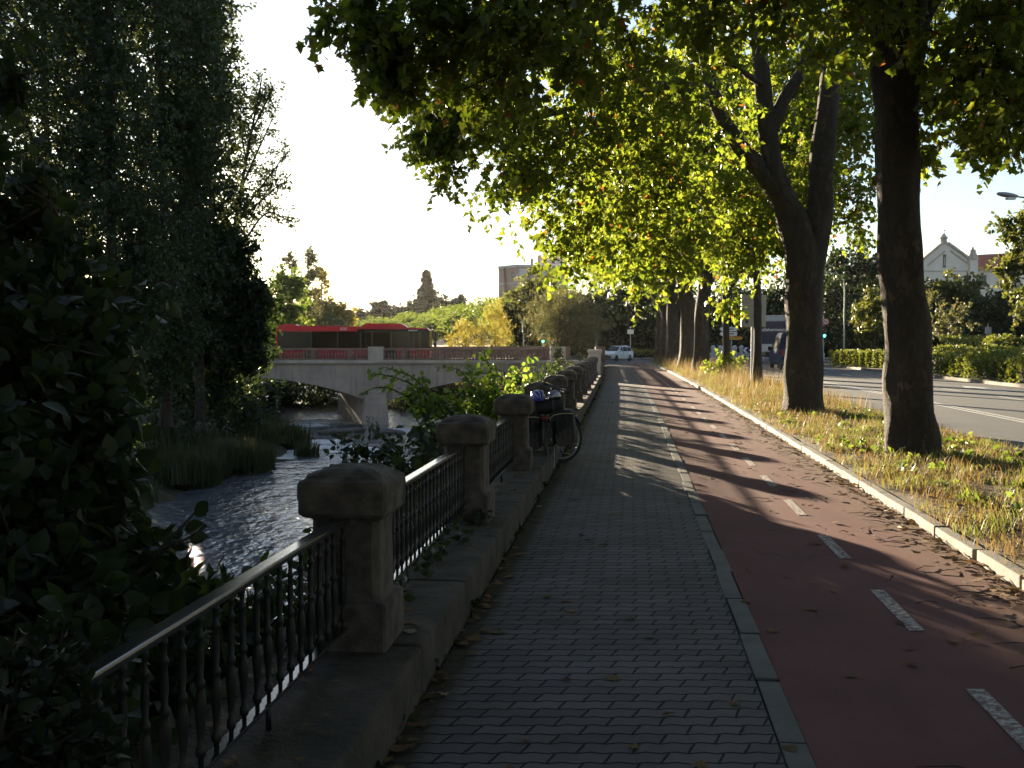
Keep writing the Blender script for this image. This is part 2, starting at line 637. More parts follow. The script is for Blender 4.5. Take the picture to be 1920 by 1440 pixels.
# ------------------------------------------------------------------ surface shaders
def paver_mat():
    m, nt, p, o = nodes('wavy_paver')
    uv = coords(nt, 'UV')
    sx = nt.nodes.new('ShaderNodeSeparateXYZ')
    link(nt, uv, sx.inputs[0])
    x, y = sx.outputs[0], sx.outputs[1]
    wav = math_n(nt, 'PINGPONG', math_n(nt, 'ADD', x, 50.0), .0565)
    y2 = math_n(nt, 'ADD', y, math_n(nt, 'MULTIPLY', math_n(nt, 'SUBTRACT', wav, .028), .24))
    saw = math_n(nt, 'FRACT', math_n(nt, 'DIVIDE', math_n(nt, 'ADD', y2, 50.0), .1))
    x2 = math_n(nt, 'SUBTRACT', x, math_n(nt, 'MULTIPLY', saw, .034))
    cb = nt.nodes.new('ShaderNodeCombineXYZ')
    link(nt, x2, cb.inputs[0]); link(nt, y2, cb.inputs[1])
    nz = noise(nt, uv, 9, 3)
    wob = nt.nodes.new('ShaderNodeVectorMath')
    wob.operation = 'ADD'
    link(nt, cb.outputs[0], wob.inputs[0])
    cz = nt.nodes.new('ShaderNodeCombineXYZ')
    link(nt, math_n(nt, 'MULTIPLY', math_n(nt, 'SUBTRACT', nz, .5), .022), cz.inputs[0])
    link(nt, math_n(nt, 'MULTIPLY', math_n(nt, 'SUBTRACT', noise(nt, uv, 7, 2), .5), .022), cz.inputs[1])
    link(nt, cz.outputs[0], wob.inputs[1])
    br = nt.nodes.new('ShaderNodeTexBrick')
    link(nt, wob.outputs[0], br.inputs['Vector'])
    br.offset = .5
    br.inputs['Scale'].default_value = 1.0
    br.inputs['Brick Width'].default_value = .226
    br.inputs['Row Height'].default_value = .100
    br.inputs['Mortar Size'].default_value = .0075
    br.inputs['Mortar Smooth'].default_value = .35
    br.inputs['Bias'].default_value = 0.0
    br.inputs['Color1'].default_value = (.140, .126, .136, 1)
    br.inputs['Color2'].default_value = (.186, .166, .174, 1)
    br.inputs['Mortar'].default_value = (.026, .024, .023, 1)
    dirt = noise(nt, uv, 1.1, 6, .6)
    col = mixc(nt, ramp(nt, dirt, [(.38, (0, 0, 0)), (.72, (.75, .75, .75))]), br.outputs[0], (.62, .56, .50), 'MULTIPLY')
    sp = noise(nt, uv, 160, 3)
    col = mixc(nt, ramp(nt, sp, [(.4, (0, 0, 0)), (.75, (.5, .5, .5))]), col, (.55, .52, .5), 'MULTIPLY')
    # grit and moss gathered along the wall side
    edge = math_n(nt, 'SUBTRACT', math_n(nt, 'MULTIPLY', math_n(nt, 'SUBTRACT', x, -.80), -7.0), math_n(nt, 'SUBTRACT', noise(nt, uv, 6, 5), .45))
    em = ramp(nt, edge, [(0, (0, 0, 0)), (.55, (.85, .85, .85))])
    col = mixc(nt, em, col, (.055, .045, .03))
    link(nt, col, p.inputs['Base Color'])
    p.inputs['Roughness'].default_value = .8
    p.inputs['Specular IOR Level'].default_value = .18
    hgt = math_n(nt, 'SUBTRACT', 1.0, br.outputs['Fac'])
    b1 = bump(nt, hgt, .8, .011)
    b2 = bump(nt, noise(nt, uv, 55, 5, .7), .35, .006, b1)
    tilt = bump(nt, noise(nt, uv, 5.0, 2), .5, .02, b2)
    link(nt, tilt, p.inputs['Normal'])
    return m

def lane_mat(name, base, dark, paint=None, SPEC=.15, cracks=False):
    m, nt, p, o = nodes(name)
    uv = coords(nt, 'UV')
    f = noise(nt, uv, .9, 7, .6)
    col = ramp(nt, f, [(.3, base), (.72, dark)])
    fine = noise(nt, uv, 110, 4, .7)
    col = mixc(nt, ramp(nt, fine, [(.35, (0, 0, 0)), (.8, (.7, .7, .7))]), col, (.45, .42, .40), 'MULTIPLY')
    big = noise(nt, coords(nt, 'UV', (1.2, .25, 1)), 1.6, 5, .6)
    col = mixc(nt, ramp(nt, big, [(.5, (0, 0, 0)), (.75, (.4, .4, .4))]), col, (.7, .62, .55), 'MULTIPLY')
    if cracks:
        cv = nt.nodes.new('ShaderNodeTexVoronoi'); cv.feature = 'DISTANCE_TO_EDGE'
        cv.inputs['Scale'].default_value = .55
        wv = nt.nodes.new('ShaderNodeVectorMath'); wv.operation = 'ADD'
        cz = nt.nodes.new('ShaderNodeCombineXYZ')
        link(nt, math_n(nt, 'MULTIPLY', noise(nt, uv, 2.3, 6, .65), .9), cz.inputs[0])
        link(nt, math_n(nt, 'MULTIPLY', noise(nt, uv, 1.7, 6, .65), .9), cz.inputs[1])
        link(nt, uv, wv.inputs[0]); link(nt, cz.outputs[0], wv.inputs[1])
        link(nt, wv.outputs[0], cv.inputs['Vector'])
        line = ramp(nt, cv.outputs['Distance'], [(0, (.6, .6, .6)), (.006, (0, 0, 0))])
        gate = ramp(nt, noise(nt, uv, .35, 3), [(.50, (0, 0, 0)), (.60, (1, 1, 1))])
        lc = nt.nodes.new('ShaderNodeMath'); lc.operation = 'MULTIPLY'
        link(nt, line, lc.inputs[0]); link(nt, gate, lc.inputs[1])
        col = mixc(nt, lc.outputs[0], col, (.03, .022, .02))
        # dust and fine earth swept towards the raised kerb side
        sx = nt.nodes.new('ShaderNodeSeparateXYZ'); link(nt, uv, sx.inputs[0])
        dd = math_n(nt, 'SUBTRACT', math_n(nt, 'MULTIPLY', math_n(nt, 'SUBTRACT', sx.outputs[0], 1.75), 1.1), math_n(nt, 'MULTIPLY', math_n(nt, 'SUBTRACT', noise(nt, uv, 3.0, 6, .65), .3), 1.2))
        col = mixc(nt, ramp(nt, dd, [(.0, (0, 0, 0)), (.8, (.75, .75, .75))]), col, (.20, .145, .10))
        spots = ramp(nt, noise(nt, uv, 11, 3, .5), [(.66, (0, 0, 0)), (.74, (.45, .45, .45))])
        col = mixc(nt, spots, col, (.09, .055, .05))
    if paint:
        wear = noise(nt, uv, 24, 6, .75)
        col = mixc(nt, ramp(nt, wear, [(.40, (.9, .9, .9)), (.56, (.12, .12, .12))]), col, paint)
    link(nt, col, p.inputs['Base Color'])
    p.inputs['Roughness'].default_value = .85
    p.inputs['Specular IOR Level'].default_value = SPEC
    link(nt, bump(nt, noise(nt, uv, 130, 4, .7), .45, .006), p.inputs['Normal'])
    return m

PAVER = paver_mat()
RED = lane_mat('red_asphalt', (.215, .098, .096), (.150, .072, .073), cracks=True)
REDPAINT = lane_mat('worn_white_on_red', (.215, .100, .098), (.155, .074, .075), (.62, .62, .60))
ASPH = lane_mat('grey_asphalt', (.105, .104, .108), (.078, .078, .083), None, .45)
ASPHPAINT = lane_mat('white_on_asphalt', (.55, .55, .53), (.45, .45, .44), (.70, .70, .68))
KERB = M('kerb_concrete', (.27, .245, .215), (.17, .155, .14), 3.5, .9, .6, 45)
KERB2 = M('flush_kerb_concrete', (.165, .155, .150), (.115, .108, .105), 3.5, .9, .6, 45)
SOIL = M('verge_soil', (.085, .062, .040), (.15, .11, .06), 4, 1, .8, 25, bdist=.03)
EARTH = M('bank_earth', (.045, .05, .026), (.085, .075, .045), .6, 1, .8, 6, bdist=.1)

# ------------------------------------------------------------------ terrain with the river cut into it
WATER_Z = -4.25
def interp(tab, y):
    xs = [t[0] for t in tab]; vs = [t[1] for t in tab]
    return float(np.interp(y, xs, vs))
XL = [(-30, -9), (25, -10.5), (36, -12.6), (46, -13.1), (53, -11.3), (60, -12.6), (70, -15.5), (83, -22), (120, -37), (200, -72), (330, -130)]
XR_D = [(-30, -4.2), (20, -4.0), (60, -3.6), (74, -3.2), (90, -7.5), (120, -22), (200, -56), (330, -118)]
def xl(Y): return interp(XL, Y)
def xr(Y): return cx(Y) + interp(XR_D, Y) if Y < 80 else cx(80) + interp(XR_D, Y)

def terrain():
    ys = list(np.arange(-14, 74, 1.5)) + list(np.arange(74, 130, 3)) + list(np.arange(130, 340, 12)) + [360, 420, 520, 700, 1000, 1500]
    vs, fs = [], []
    ncol = None
    for Y in ys:
        L, Rr = xl(Y), xr(Y)
        edge = cx(Y) - 1.72 if Y < 73 else max(Rr + 2.6, cx(73) - 1.72 if Y < 78 else Rr + 2.6)
        cols = [(L - 900, .5), (L - 300, .5), (L - 120, .5), (L - 60, .4), (L - 34, .2), (L - 22, -.4), (L - 14, -1.3), (L - 8, -2.3), (L - 4, -3.1),
                (L - 1.6, -3.75), (L - .4, -4.15), (L + 1, -4.6), (L * .5 + Rr * .5, -5.2), (Rr - 1.2, -4.6), (Rr, -4.1), (Rr + .8, -3.2)]
        wdt = max(.4, edge - Rr - .8)
        cols += [(Rr + .8 + wdt * .45, -2.0), (Rr + .8 + wdt * .85, -.95), (edge, -.62), (edge + .02, -.03)]
        far = edge + .02
        for k in (2.4, 6, 12, 22, 40, 80, 160, 400, 900):
            cols.append((far + k, -.03 if k < 100 else .2))
        ncol = len(cols)
        for i, (x, z) in enumerate(cols):
            j = .22 if 3 < i < 12 or 13 < i < 18 else 0
            if 89.5 < Y < 102 and 9 < i < 15:
                z = -3.95   # shingle bar where the river bends out of sight
            vs.append((x + rng.normal(0, j * .7), Y, z + rng.normal(0, j)))
    for r in range(len(ys) - 1):
        for k in range(ncol - 1):
            a = r * ncol + k
            fs.append((a, a + 1, a + ncol + 1, a + ncol))
    mb = MB().add(vs, fs)
    return structure(mb.build('ground', EARTH, smooth=False))
terrain()

def water_mat():
    m, nt, p, o = nodes('river_water')
    v = coords(nt, 'Object')
    p.inputs['Base Color'].default_value = (.135, .152, .178, 1)
    p.inputs['Roughness'].default_value = .05
    p.inputs['IOR'].default_value = 2.0
    st = coords(nt, 'Object', (1.0, .62, 1))
    n1 = noise(nt, st, 1.5, 3, .55)
    n2 = noise(nt, st, 5.0, 3, .6)
    b = bump(nt, n1, .8, .26)
    b = bump(nt, n2, .75, .07, b)
    link(nt, b, p.inputs['Normal'])
    return m
WATER = water_mat()
def river():
    vs, fs = [], []
    ys = list(np.arange(-14, 200, 2.0)) + list(np.arange(200, 340, 20))
    for Y in ys:
        vs += [(xl(Y) - 2.2, Y, WATER_Z), (xr(Y) + 1.2, Y, WATER_Z)]
    for i in range(len(ys) - 1):
        fs.append((2 * i, 2 * i + 1, 2 * i + 3, 2 * i + 2))
    structure(MB().add(vs, fs).build('river_water', WATER))
river()

# hills that close the view far away
def hill(x0, x1, Y, h, name):
    n = 40
    vs, fs = [], []
    for r, (dy, k) in enumerate(((-60, 0), (-30, .7), (0, 1), (60, .8), (140, 0))):
        for i in range(n + 1):
            t = i / n
            e = math.sin(math.pi * t) ** .5
            vs.append((x0 + (x1 - x0) * t, Y + dy, h * k * e * (1 + .12 * math.sin(9 * t + r)) - .5))
    for r in range(4):
        for i in range(n):
            a = r * (n + 1) + i
            fs.append((a, a + 1, a + n + 2, a + n + 1))
    structure(MB().add(vs, fs).build(name, M('hill_wood', (.035, .045, .025), (.06, .065, .04), .08, 1, 1, .3, bdist=2), smooth=True))
hill(-420, 160, 780, 21, 'hill')
hill(60, 900, 900, 16, 'hill')

# ------------------------------------------------------------------ pavement, bike lane, kerbs, verge, road
FAR = 84.0
structure(sheet('brick_pavement', -.97, .60, -3, FAR, 0.0, PAVER, 3, .5))
def kerb_run(name, d0, d1, z0, z1, Y0, Y1, seg, mat, bev=.008, broken=0.0):
    mb = MB()
    Y = Y0
    while Y < Y1:
        a = math.atan(slope(Y + seg / 2))
        dz = rng.normal(0, .003)
        c = P((d0 + d1) / 2 + rng.normal(0, .004), Y + seg / 2, (z0 + z1) / 2 + dz)
        ln = seg - .012
        if broken and rng.random() < broken:
            ln *= .9
        rot = Matrix.Rotation(-a + rng.normal(0, .004), 3, 'Z') @ Matrix.Rotation(rng.normal(0, .006), 3, 'X')
        mb.box(c, (d1 - d0, ln, z1 - z0), rot, bev=bev if Y < 30 else 0)
        Y += seg
    return structure(mb.build(name, mat))
kerb_run('flush_kerb', .605, .715, -.20, .006, -3, FAR, .8, KERB2)
lane = sheet('bike_lane', .72, 2.56, -3, FAR, 0.0, RED, 2, 1.0)
structure(lane)
def markings(name, items, mat, z):
    """worn paint: thin sheets laid 4 mm over the surface. items = (d0,d1,Y0,Y1)"""
    vs, fs, uv = [], [], []
    for it in items:
        d0, d1, Y0, Y1 = it
        n = max(1, int((Y1 - Y0) / 2))
        for i in range(n):
            a, b = Y0 + (Y1 - Y0) * i / n, Y0 + (Y1 - Y0) * (i + 1) / n
            k = len(vs)
            for d, Y in ((d0, a), (d1, a), (d1, b), (d0, b)):
                vs.append(tuple(P(d, Y, z))); uv.append((d, Y))
            fs.append((k, k + 1, k + 2, k + 3))
    me = bpy.data.meshes.new(name)
    me.from_pydata(vs, [], fs)
    ul = me.uv_layers.new(name='UVMap')
    for lp in me.loops:
        ul.data[lp.index].uv = uv[lp.vertex_index]
    return structure(finish(name, me, mat))
items = []
Y = 1.9
while Y < 82:
    items.append((1.585, 1.675, Y, Y + .98))
    Y += 1.98
markings('bike_lane_marking', items, REDPAINT, .004)
kerb_run('raised_kerb', 2.58, 2.69, -.25, .085, -3, 83, .98, KERB, .012, .15)

def verge():
    vs, fs = [], []
    ys = np.arange(-3, 83, .8)
    ds = [2.692, 2.95, 3.4, 3.9, 4.4, 4.9, 5.3, 5.55]
    for Y in ys:
        for d in ds:
            z = .07 + .05 * math.sin((d - 2.7) / 2.85 * math.pi) + rng.normal(0, .012)
            if d > 5.5: z = -.02
            vs.append(P(d, Y, z))
    n = len(ds)
    for r in range(len(ys) - 1):
        for k in range(n - 1):
            a = r * n + k
            fs.append((a, a + 1, a + n + 1, a + n))
    return structure(MB().add(vs, fs).build('verge_soil', SOIL, smooth=True))
verge()

ROAD0, ROAD1 = 5.45, 14.35
structure(sheet('road', ROAD0, ROAD1, -6, 120, .0, ASPH, 4, 2.0))
# cross street at the far end of the path, on its own sheet just above
def quad_sheet(name, pts, z, mat):
    me = bpy.data.meshes.new(name)
    me.from_pydata([(x, y, z) for x, y in pts], [], [tuple(range(len(pts)))])
    ul = me.uv_layers.new(name='UVMap')
    for lp in me.loops:
        v = me.vertices[lp.vertex_index].co
        ul.data[lp.index].uv = (v.x, v.y)
    return structure(finish(name, me, mat))
quad_sheet('cross_street', [(-32, 75.2), (5.9, 76.4), (6.9, 84.5), (12, 84.5), (40, 88), (40, 100), (8, 97.5), (-32, 86)], .006, ASPH)
marks = []
for d in (8.08, 8.30):
    marks.append((d, d + .11, -4, 74))
for Y in np.arange(2, 74, 5.5):
    marks.append((11.25, 11.36, Y, Y + 2.0))
marks.append((5.72, 5.83, 20, 74))
def arrow(d, Y, L):
    marks.append((d - .09, d + .09, Y, Y + L * .62))
    k = 10
    for i in range(k):
        wv = .45 * (1 - i / k)
        marks.append((d - wv, d + wv, Y + L * (.62 + .38 * i / k), Y + L * (.62 + .38 * (i + 1) / k)))
for d, Y in ((12.75, 34.6), (9.8, 52), (12.75, 62)):
    arrow(d, Y, 4.6)
markings('road_marking', marks, ASPHPAINT, .004)
structure(sheet('far_pavement', 14.5, 30, -6, 74, .10, M('far_pavement_soil', (.10, .075, .05), (.16, .12, .08), 2, 1, .6, 12, bdist=.03), 3, 2.0))
kerb_run('far_kerb', 14.36, 14.49, -.2, .125, -5, 74, 1.0, KERB, .01)
quad_sheet('corner_pavement', [(9.6, 98.5), (60, 101), (60, 112), (9.6, 112)], .05, M('corner_paving', (.26, .24, .22), (.2, .18, .17), 2, .9))
# ------------------------------------------------------------------ river wall, posts and railings
def low_wall():
    mb = MB()
    Y = -3.0
    k = 0
    while Y < 74:
        L = 1.25 + .5 * rng.random()
        a = math.atan(slope(Y))
        w = .74 + rng.normal(0, .003)
        rot = Matrix.Rotation(-a, 3, 'Z')
        z1 = .245 + rng.normal(0, .0015)
        mb.box(P(-.97 - .05 * min(1, Y / 20) - w / 2, Y + L / 2, (z1 - .9) / 2), (w, L - .012, z1 + .9), rot, bev=.02 if Y < 30 else 0)
        Y += L
    o = mb.build('low_wall', WALLST)
    tagit(o, 'low mossy stone kerb wall carrying the railings between brick pavement and river', 'wall')
low_wall()

POST0, STEP = 4.86, 3.36
N_POST = 12
post_Y = [POST0 + STEP * i for i in range(-1, N_POST)]
RAIL_D = -1.32

def stone_mesh():
    """post: plinth, chamfered shaft and a heavy cap with a low domed top"""
    bm = bmesh.new()
    def sq(h, r, ch):
        c = ch
        return [(x, y, h) for x, y in ((r, r - c), (r - c, r), (-r + c, r), (-r, r - c), (-r, -r + c), (-r + c, -r), (r - c, -r), (r, -r + c))]
    prof = [(.0, .198, .010), (.205, .198, .010), (.215, .192, .012), (.225, .172, .02), (.245, .160, .03), (.585, .158, .03), (.60, .160, .02), (.612, .190, .012),
            (.63, .205, .012), (.755, .210, .014), (.775, .204, .018), (.785, .182, .02), (.80, .170, .03), (.822, .120, .03), (.832, .06, .02), (.835, .02, .006)]
    rings = []
    for h, r, c in prof:
        rings.append([bm.verts.new(p) for p in sq(h, r, c)])
    for a, b in zip(rings, rings[1:]):
        for k in range(8):
            bm.faces.new((a[k], a[(k + 1) % 8], b[(k + 1) % 8], b[k]))
    bm.faces.new(rings[-1]); bm.faces.new(rings[0][::-1])
    bmesh.ops.subdivide_edges(bm, edges=[e for e in bm.edges if e.calc_length() > .06], cuts=4, use_grid_fill=True)
    for v in bm.verts:
        j = .0025 if v.co.z > .6 else .0012
        v.co += Vector(rng.normal(0, j, 3)) * (1 if v.co.z > .01 else 0)
    bmesh.ops.recalc_face_normals(bm, faces=bm.faces)
    me = bpy.data.meshes.new('stone_post')
    bm.to_mesh(me); bm.free()
    return me
pm = stone_mesh()
pm2 = stone_mesh()
ORD = ['nearest', 'second', 'third', 'fourth', 'fifth', 'sixth', 'seventh', 'eighth', 'ninth', 'tenth', 'eleventh', 'twelfth']
first_post = True
for i, Y in enumerate(post_Y):
    me = pm if i % 2 else pm2
    o = bpy.data.objects.new('stone_post', me)
    COL.objects.link(o)
    if len(me.materials) == 0:
        me.materials.append(STONE)
    o.location = P(RAIL_D, Y, .242)
    o.rotation_euler = (0, 0, -math.atan(slope(Y)) + rng.normal(0, .012))
    if i == 0:
        lab = 'weathered stone railing post beside the camera, just out of the frame'
    elif i == 1:
        lab = 'large weathered stone post with mossy domed cap, nearest to the viewer'
    elif i == 2:
        lab = 'weathered stone post at the far end of the gleaming rail, second from the viewer'
    elif i == 3:
        lab = 'weathered stone post right beside the parked loaded bicycle'
    else:
        lab = ORD[i - 1] + ' weathered stone railing post from the viewer, in the row beyond the parked bicycle'
    tagit(o, lab, 'post', 'stone posts along the river railing')

def baluster_mesh():
    z0, z1 = .115, .585
    pr = [(.010, 0), (.010, .02), (.019, .028), (.019, .05), (.011, .06), (.014, .10), (.0215, .165), (.0225, .19), (.016, .225), (.012, .235), (.019, .245), (.019, .258),
          (.011, .268), (.0155, .32), (.0135, .36), (.011, .385), (.017, .392), (.017, .402), (.010, .41), (.010, .44), (.015, .446), (.012, .47)]
    return MB().lathe([(r * .82, z0 + h) for r, h in pr], 8).mesh('baluster')
bal = baluster_mesh()
bal.materials.append(IRON)
bal.polygons.foreach_set('use_smooth', np.ones(len(bal.polygons), dtype=bool))
def railing(Y0, Y1, label, n):
    a, b = P(RAIL_D, Y0 + .13, .242), P(RAIL_D, Y1 - .13, .242)
    L = (b - a).length
    ang = -math.atan((b.x - a.x) / (b.y - a.y))
    t = thing('iron_railing', label, 'railing', a, ang, 'iron railings between the stone posts')
    MB().box((0, L / 2, .600), (.062, L, .026), bev=.008).build('top_rail', IRONR, t, local=True)
    MB().box((0, L / 2, .108), (.052, L, .014), bev=.004).build('bottom_rail', IRONR, t, local=True)
    for k in range(n):
        o = bpy.data.objects.new('baluster', bal)
        COL.objects.link(o)
        o.parent = t
        o.location = (0, L * (k + .5) / n, 0)
        o.rotation_euler = (rng.normal(0, .006), rng.normal(0, .006), rng.uniform(0, 6))
    for f in (.33, .67):
        MB().lathe([(.011, 0), (.011, .101)], 8, (0, L * f, 0)).build('foot', IRON, t, True, local=True)
    return t
for i in range(len(post_Y) - 1):
    if i == 0:
        lab = 'black iron railing running out of the frame beside the viewer, before the nearest stone post'
    elif i == 1:
        lab = 'black iron railing with a gleaming white top edge just past the nearest stone post'
    elif i == 2:
        lab = 'short-looking black iron railing with glinting top between second and third stone posts'
    elif i == 3:
        lab = 'dark iron railing half hidden behind the bicycle panniers'
    else:
        lab = 'dark iron railing just past the ' + ORD[i - 1] + ' stone post from the viewer'
    railing(post_Y[i], post_Y[i + 1], lab, 26)

# stone balustrade that takes over from the railing towards the bridge
def bal_stone_mesh(name, h):
    pr = [(.085, 0), (.085, .05), (.055, .07), (.05, .10), (.085, .22), (.088, .28), (.06, .40), (.045, .50), (.05, .56), (.08, .58), (.08, h)]
    return MB().lathe([(r, z * (h / .62) if z < h else z) for r, z in pr[:-1]] + [(.08, h)], 8).mesh(name)
STB = bal_stone_mesh('stone_baluster', .62)
STB.materials.append(PARST)
STB.polygons.foreach_set('use_smooth', np.ones(len(STB.polygons), dtype=bool))
def path_balustrade():
    Y0, Y1 = 45.7, 72.6
    a = P(-1.32, Y0, .245)
    t = thing('stone_balustrade', 'brown stone balustrade along the pavement edge leading up to the bridge', 'balustrade', a)
    top, base = MB(), MB()
    n = 9
    for i in range(n):
        y0, y1 = Y0 + (Y1 - Y0) * i / n, Y0 + (Y1 - Y0) * (i + 1) / n
        p, q = P(-1.32, y0), P(-1.32, y1)
        rot = Matrix.Rotation(-math.atan((q.x - p.x) / (q.y - p.y)), 3, 'Z')
        m = (p + q) / 2
        ln = (q - p).length
        top.box((m.x, m.y, 1.03), (.30, ln, .14), rot)
        base.box((m.x, m.y, .30), (.28, ln, .11), rot)
    base.build('base_course', PARST, t)
    top.build('top_rail', PARST, t)
    k = 0
    nb = 84
    for i in range(nb):
        y = Y0 + .3 + (Y1 - Y0 - .5) * i / (nb - 1)
        o = bpy.data.objects.new('baluster', STB)
        COL.objects.link(o)
        o.parent = t
        o.location = P(-1.32, y, .348) - a
    return t
path_balustrade()
wp = MB().box((0, 0, .48), (.52, .52, .96), bev=.03).box((0, 0, 1.03), (.60, .60, .14), bev=.03)
wpo = wp.build('stone_pier', PALE, local=True)
wpo.location = P(-1.32, 45.3, .245)
wpo.rotation_euler = (0, 0, -math.atan(slope(45)))
tagit(wpo, 'pale square stone pier where the railing changes to the balustrade', 'pier')
wp = MB().box((0, 0, .48), (.62, .62, .96), bev=.03).box((0, 0, 1.03), (.70, .70, .14), bev=.03)
wpo = wp.build('stone_pier', PARST, local=True)
wpo.location = P(-1.32, 73.1, .245)
tagit(wpo, 'brown stone pier at the corner where the riverside balustrade meets the bridge', 'pier')

# ------------------------------------------------------------------ bridge
BY = 75.0
SK = -.34           # the piers run askew under the deck
BW = 11.0
def bx(px, Y=BY): return (px - 960) / F * Y
def bz(py, Y=BY): return at(960, py, Y).z
ZTOP = bz(680)
def soffit(x):
    for c, h in ((bx(460), bx(460) - bx(234)), (bx(960), bx(960) - bx(734)), (bx(-40), bx(460) - bx(234))):
        if abs(x - c) < h:
            return bz(708) + (bz(750) - bz(708)) * ((x - c) / h) ** 2
    return bz(751)
bridge = thing('stone_bridge', 'pale stone arch road bridge crossing the river with a brown balustrade', 'bridge', (bx(710), BY, 0))
def bridge_body():
    xs = list(np.linspace(bx(-100), bx(1085), 160))
    vs, fs = [], []
    n = len(xs)
    for yy in (0, BW):
        for x in xs:
            vs.append((x + SK * yy * 0.0, BY + yy, ZTOP))
        for x in xs:
            vs.append((x + SK * yy, BY + yy, soffit(x)))
    for i in range(n - 1):
        fs.append((i, i + 1, n + i + 1, n + i))
        fs.append((n + i, n + i + 1, 3 * n + i + 1, 3 * n + i))
        fs.append((2 * n + i, 2 * n + i + 1, 3 * n + i + 1, 3 * n + i))
        fs.append((i, i + 1, 2 * n + i + 1, 2 * n + i))
    fs.append((0, n, 3 * n, 2 * n)); fs.append((n - 1, 2 * n - 1, 4 * n - 1, 3 * n - 1))
    return MB().add(vs, fs).build('arched_body', BSTONE, bridge)
def bstone():
    m, nt, p, o = nodes('bridge_stone')
    v = coords(nt, 'Object')
    f = noise(nt, v, .55, 7, .6)
    col = ramp(nt, f, [(.32, (.50, .41, .35)), (.55, (.42, .345, .30)), (.75, (.30, .245, .21))])
    streak = noise(nt, coords(nt, 'Object', (1.3, 1, .12)), 1.8, 5, .6)
    col = mixc(nt, ramp(nt, streak, [(.5, (0, 0, 0)), (.72, (.65, .65, .65))]), col, (.55, .47, .40), 'MULTIPLY')
    br = nt.nodes.new('ShaderNodeTexBrick')
    mp = nt.nodes.new('ShaderNodeMapping')
    mp.inputs['Rotation'].default_value = (R(90), 0, 0)
    link(nt, v, mp.inputs[0]); link(nt, mp.outputs[0], br.inputs[0])
    br.inputs['Scale'].default_value = 1
    br.inputs['Brick Width'].default_value = 1.3
    br.inputs['Row Height'].default_value = .48
    br.inputs['Mortar Size'].default_value = .012
    br.inputs['Color1'].default_value = (1, 1, 1, 1); br.inputs['Color2'].default_value = (.88, .87, .86, 1)
    br.inputs['Mortar'].default_value = (.62, .6, .58, 1)
    col = mixc(nt, .55, col, br.outputs[0], 'MULTIPLY')
    link(nt, col, p.inputs['Base Color'])
    p.inputs['Roughness'].default_value = .9
    link(nt, bump(nt, noise(nt, v, 9, 6, .65), .6, .04), p.inputs['Normal'])
    return m
BSTONE = bstone()
bridge_body()
# voussoir ring standing slightly proud along each arch
def arch_ring(cpx):
    c, h = bx(cpx), bx(460) - bx(234)
    mb = MB()
    n = 46
    lo, hi = [], []
    for i in range(n + 1):
        x = c - h + 2 * h * i / n
        x = min(max(x, bx(-90)), bx(1084))
        z = bz(708) + (bz(750) - bz(708)) * ((x - c) / h) ** 2
        lo.append((x, z)); hi.append((x, min(z + .62, ZTOP - .42)))
    vs, fs = [], []
    for (x, z), (x2, z2) in zip(lo, hi):
        vs += [(x, BY - .06, z), (x2, BY - .06, z2), (x, BY - .002, z), (x2, BY - .002, z2)]
    for i in range(n):
        a, b = i * 4, i * 4 + 4
        fs += [(a, b, b + 1, a + 1), (a, a + 2, b + 2, b), (a + 1, b + 1, b + 3, a + 3)]
    mb.add(vs, fs)
    mb.build('arch_ring', BSTONE, bridge)
arch_ring(460); arch_ring(960)
MB().box(((bx(-100) + bx(1085)) / 2, BY + .07, ZTOP - .0 + .06), (bx(1085) - bx(-100), .62, .24), bev=.04).build('cornice', PALE, bridge)
def pier(cpx):
    mb = MB()
    def ring(z, l, r, nose, back):
        yb = BY + back
        return [(bx(l), BY - nose, z), (bx(r), BY - nose, z), (bx(r) + SK * back + .3, yb, z), (bx(l) + SK * back, yb, z)]
    o = cpx - 710
    top = ring(bz(737), 688 + o, 726 + o, .55, BW)
    bot = ring(-6.0, 676 + o, 735 + o, .95, BW + .5)
    mb.add(top + bot, [(0, 1, 2, 3), (7, 6, 5, 4), (0, 4, 5, 1), (1, 5, 6, 2), (2, 6, 7, 3), (3, 7, 4, 0)])
    p = mb.build('pier', BSTONE, bridge)
    MB().box((bx(707 + o), BY - .25, bz(735)), (bx(728 + o) - bx(686 + o), .68, .14), bev=.03).build('pier_cap', PALE, p)
pier(710); pier(210)
# parapet: rails, pedestals and turned balusters
par = MB().box(((bx(-100) + bx(1045)) / 2, BY + .05, bz(655)), (bx(1045) - bx(-100), .34, .15), bev=.03)
par.box(((bx(-100) + bx(1045)) / 2, BY + .05, ZTOP + .24), (bx(1045) - bx(-100), .32, .12))
par_o = par.build('parapet', PARST, bridge)
for px in (705, 205, 1046):
    MB().box((bx(px), BY + .05, (ZTOP + .18 + bz(650)) / 2), (1.12, .50, bz(650) - ZTOP - .18), bev=.03).build('pedestal', PALE, bridge)
zb = ZTOP + .30
hb = bz(655) - .075 - zb
bmesh_b = MB().lathe([(.08, 0), (.08, hb * .1), (.05, hb * .14), (.085, hb * .36), (.088, hb * .46), (.045, hb * .82), (.05, hb * .88), (.08, hb * .92), (.08, hb)], 8).mesh('bridge_baluster')
bmesh_b.materials.append(PARST)
k = 0
ped = MB()
px = 452.0
stepx = (1040 - 452) / 100
cnt = 0
while px < 1040 and cnt < 100:
    if abs(px - 705) > 17:
        if k % 12 == 11:
            MB().box((bx(px), BY + .05, zb + hb / 2), (.30, .28, hb - .006)).build('parapet_post', PARST, bridge)
        else:
            o = bpy.data.objects.new('baluster', bmesh_b)
            COL.objects.link(o)
            o.parent = par_o
            o.location = Vector((bx(px), BY + .05, zb)) - bridge.location
            cnt += 1
        k += 1
    px += stepx
hid = MB()
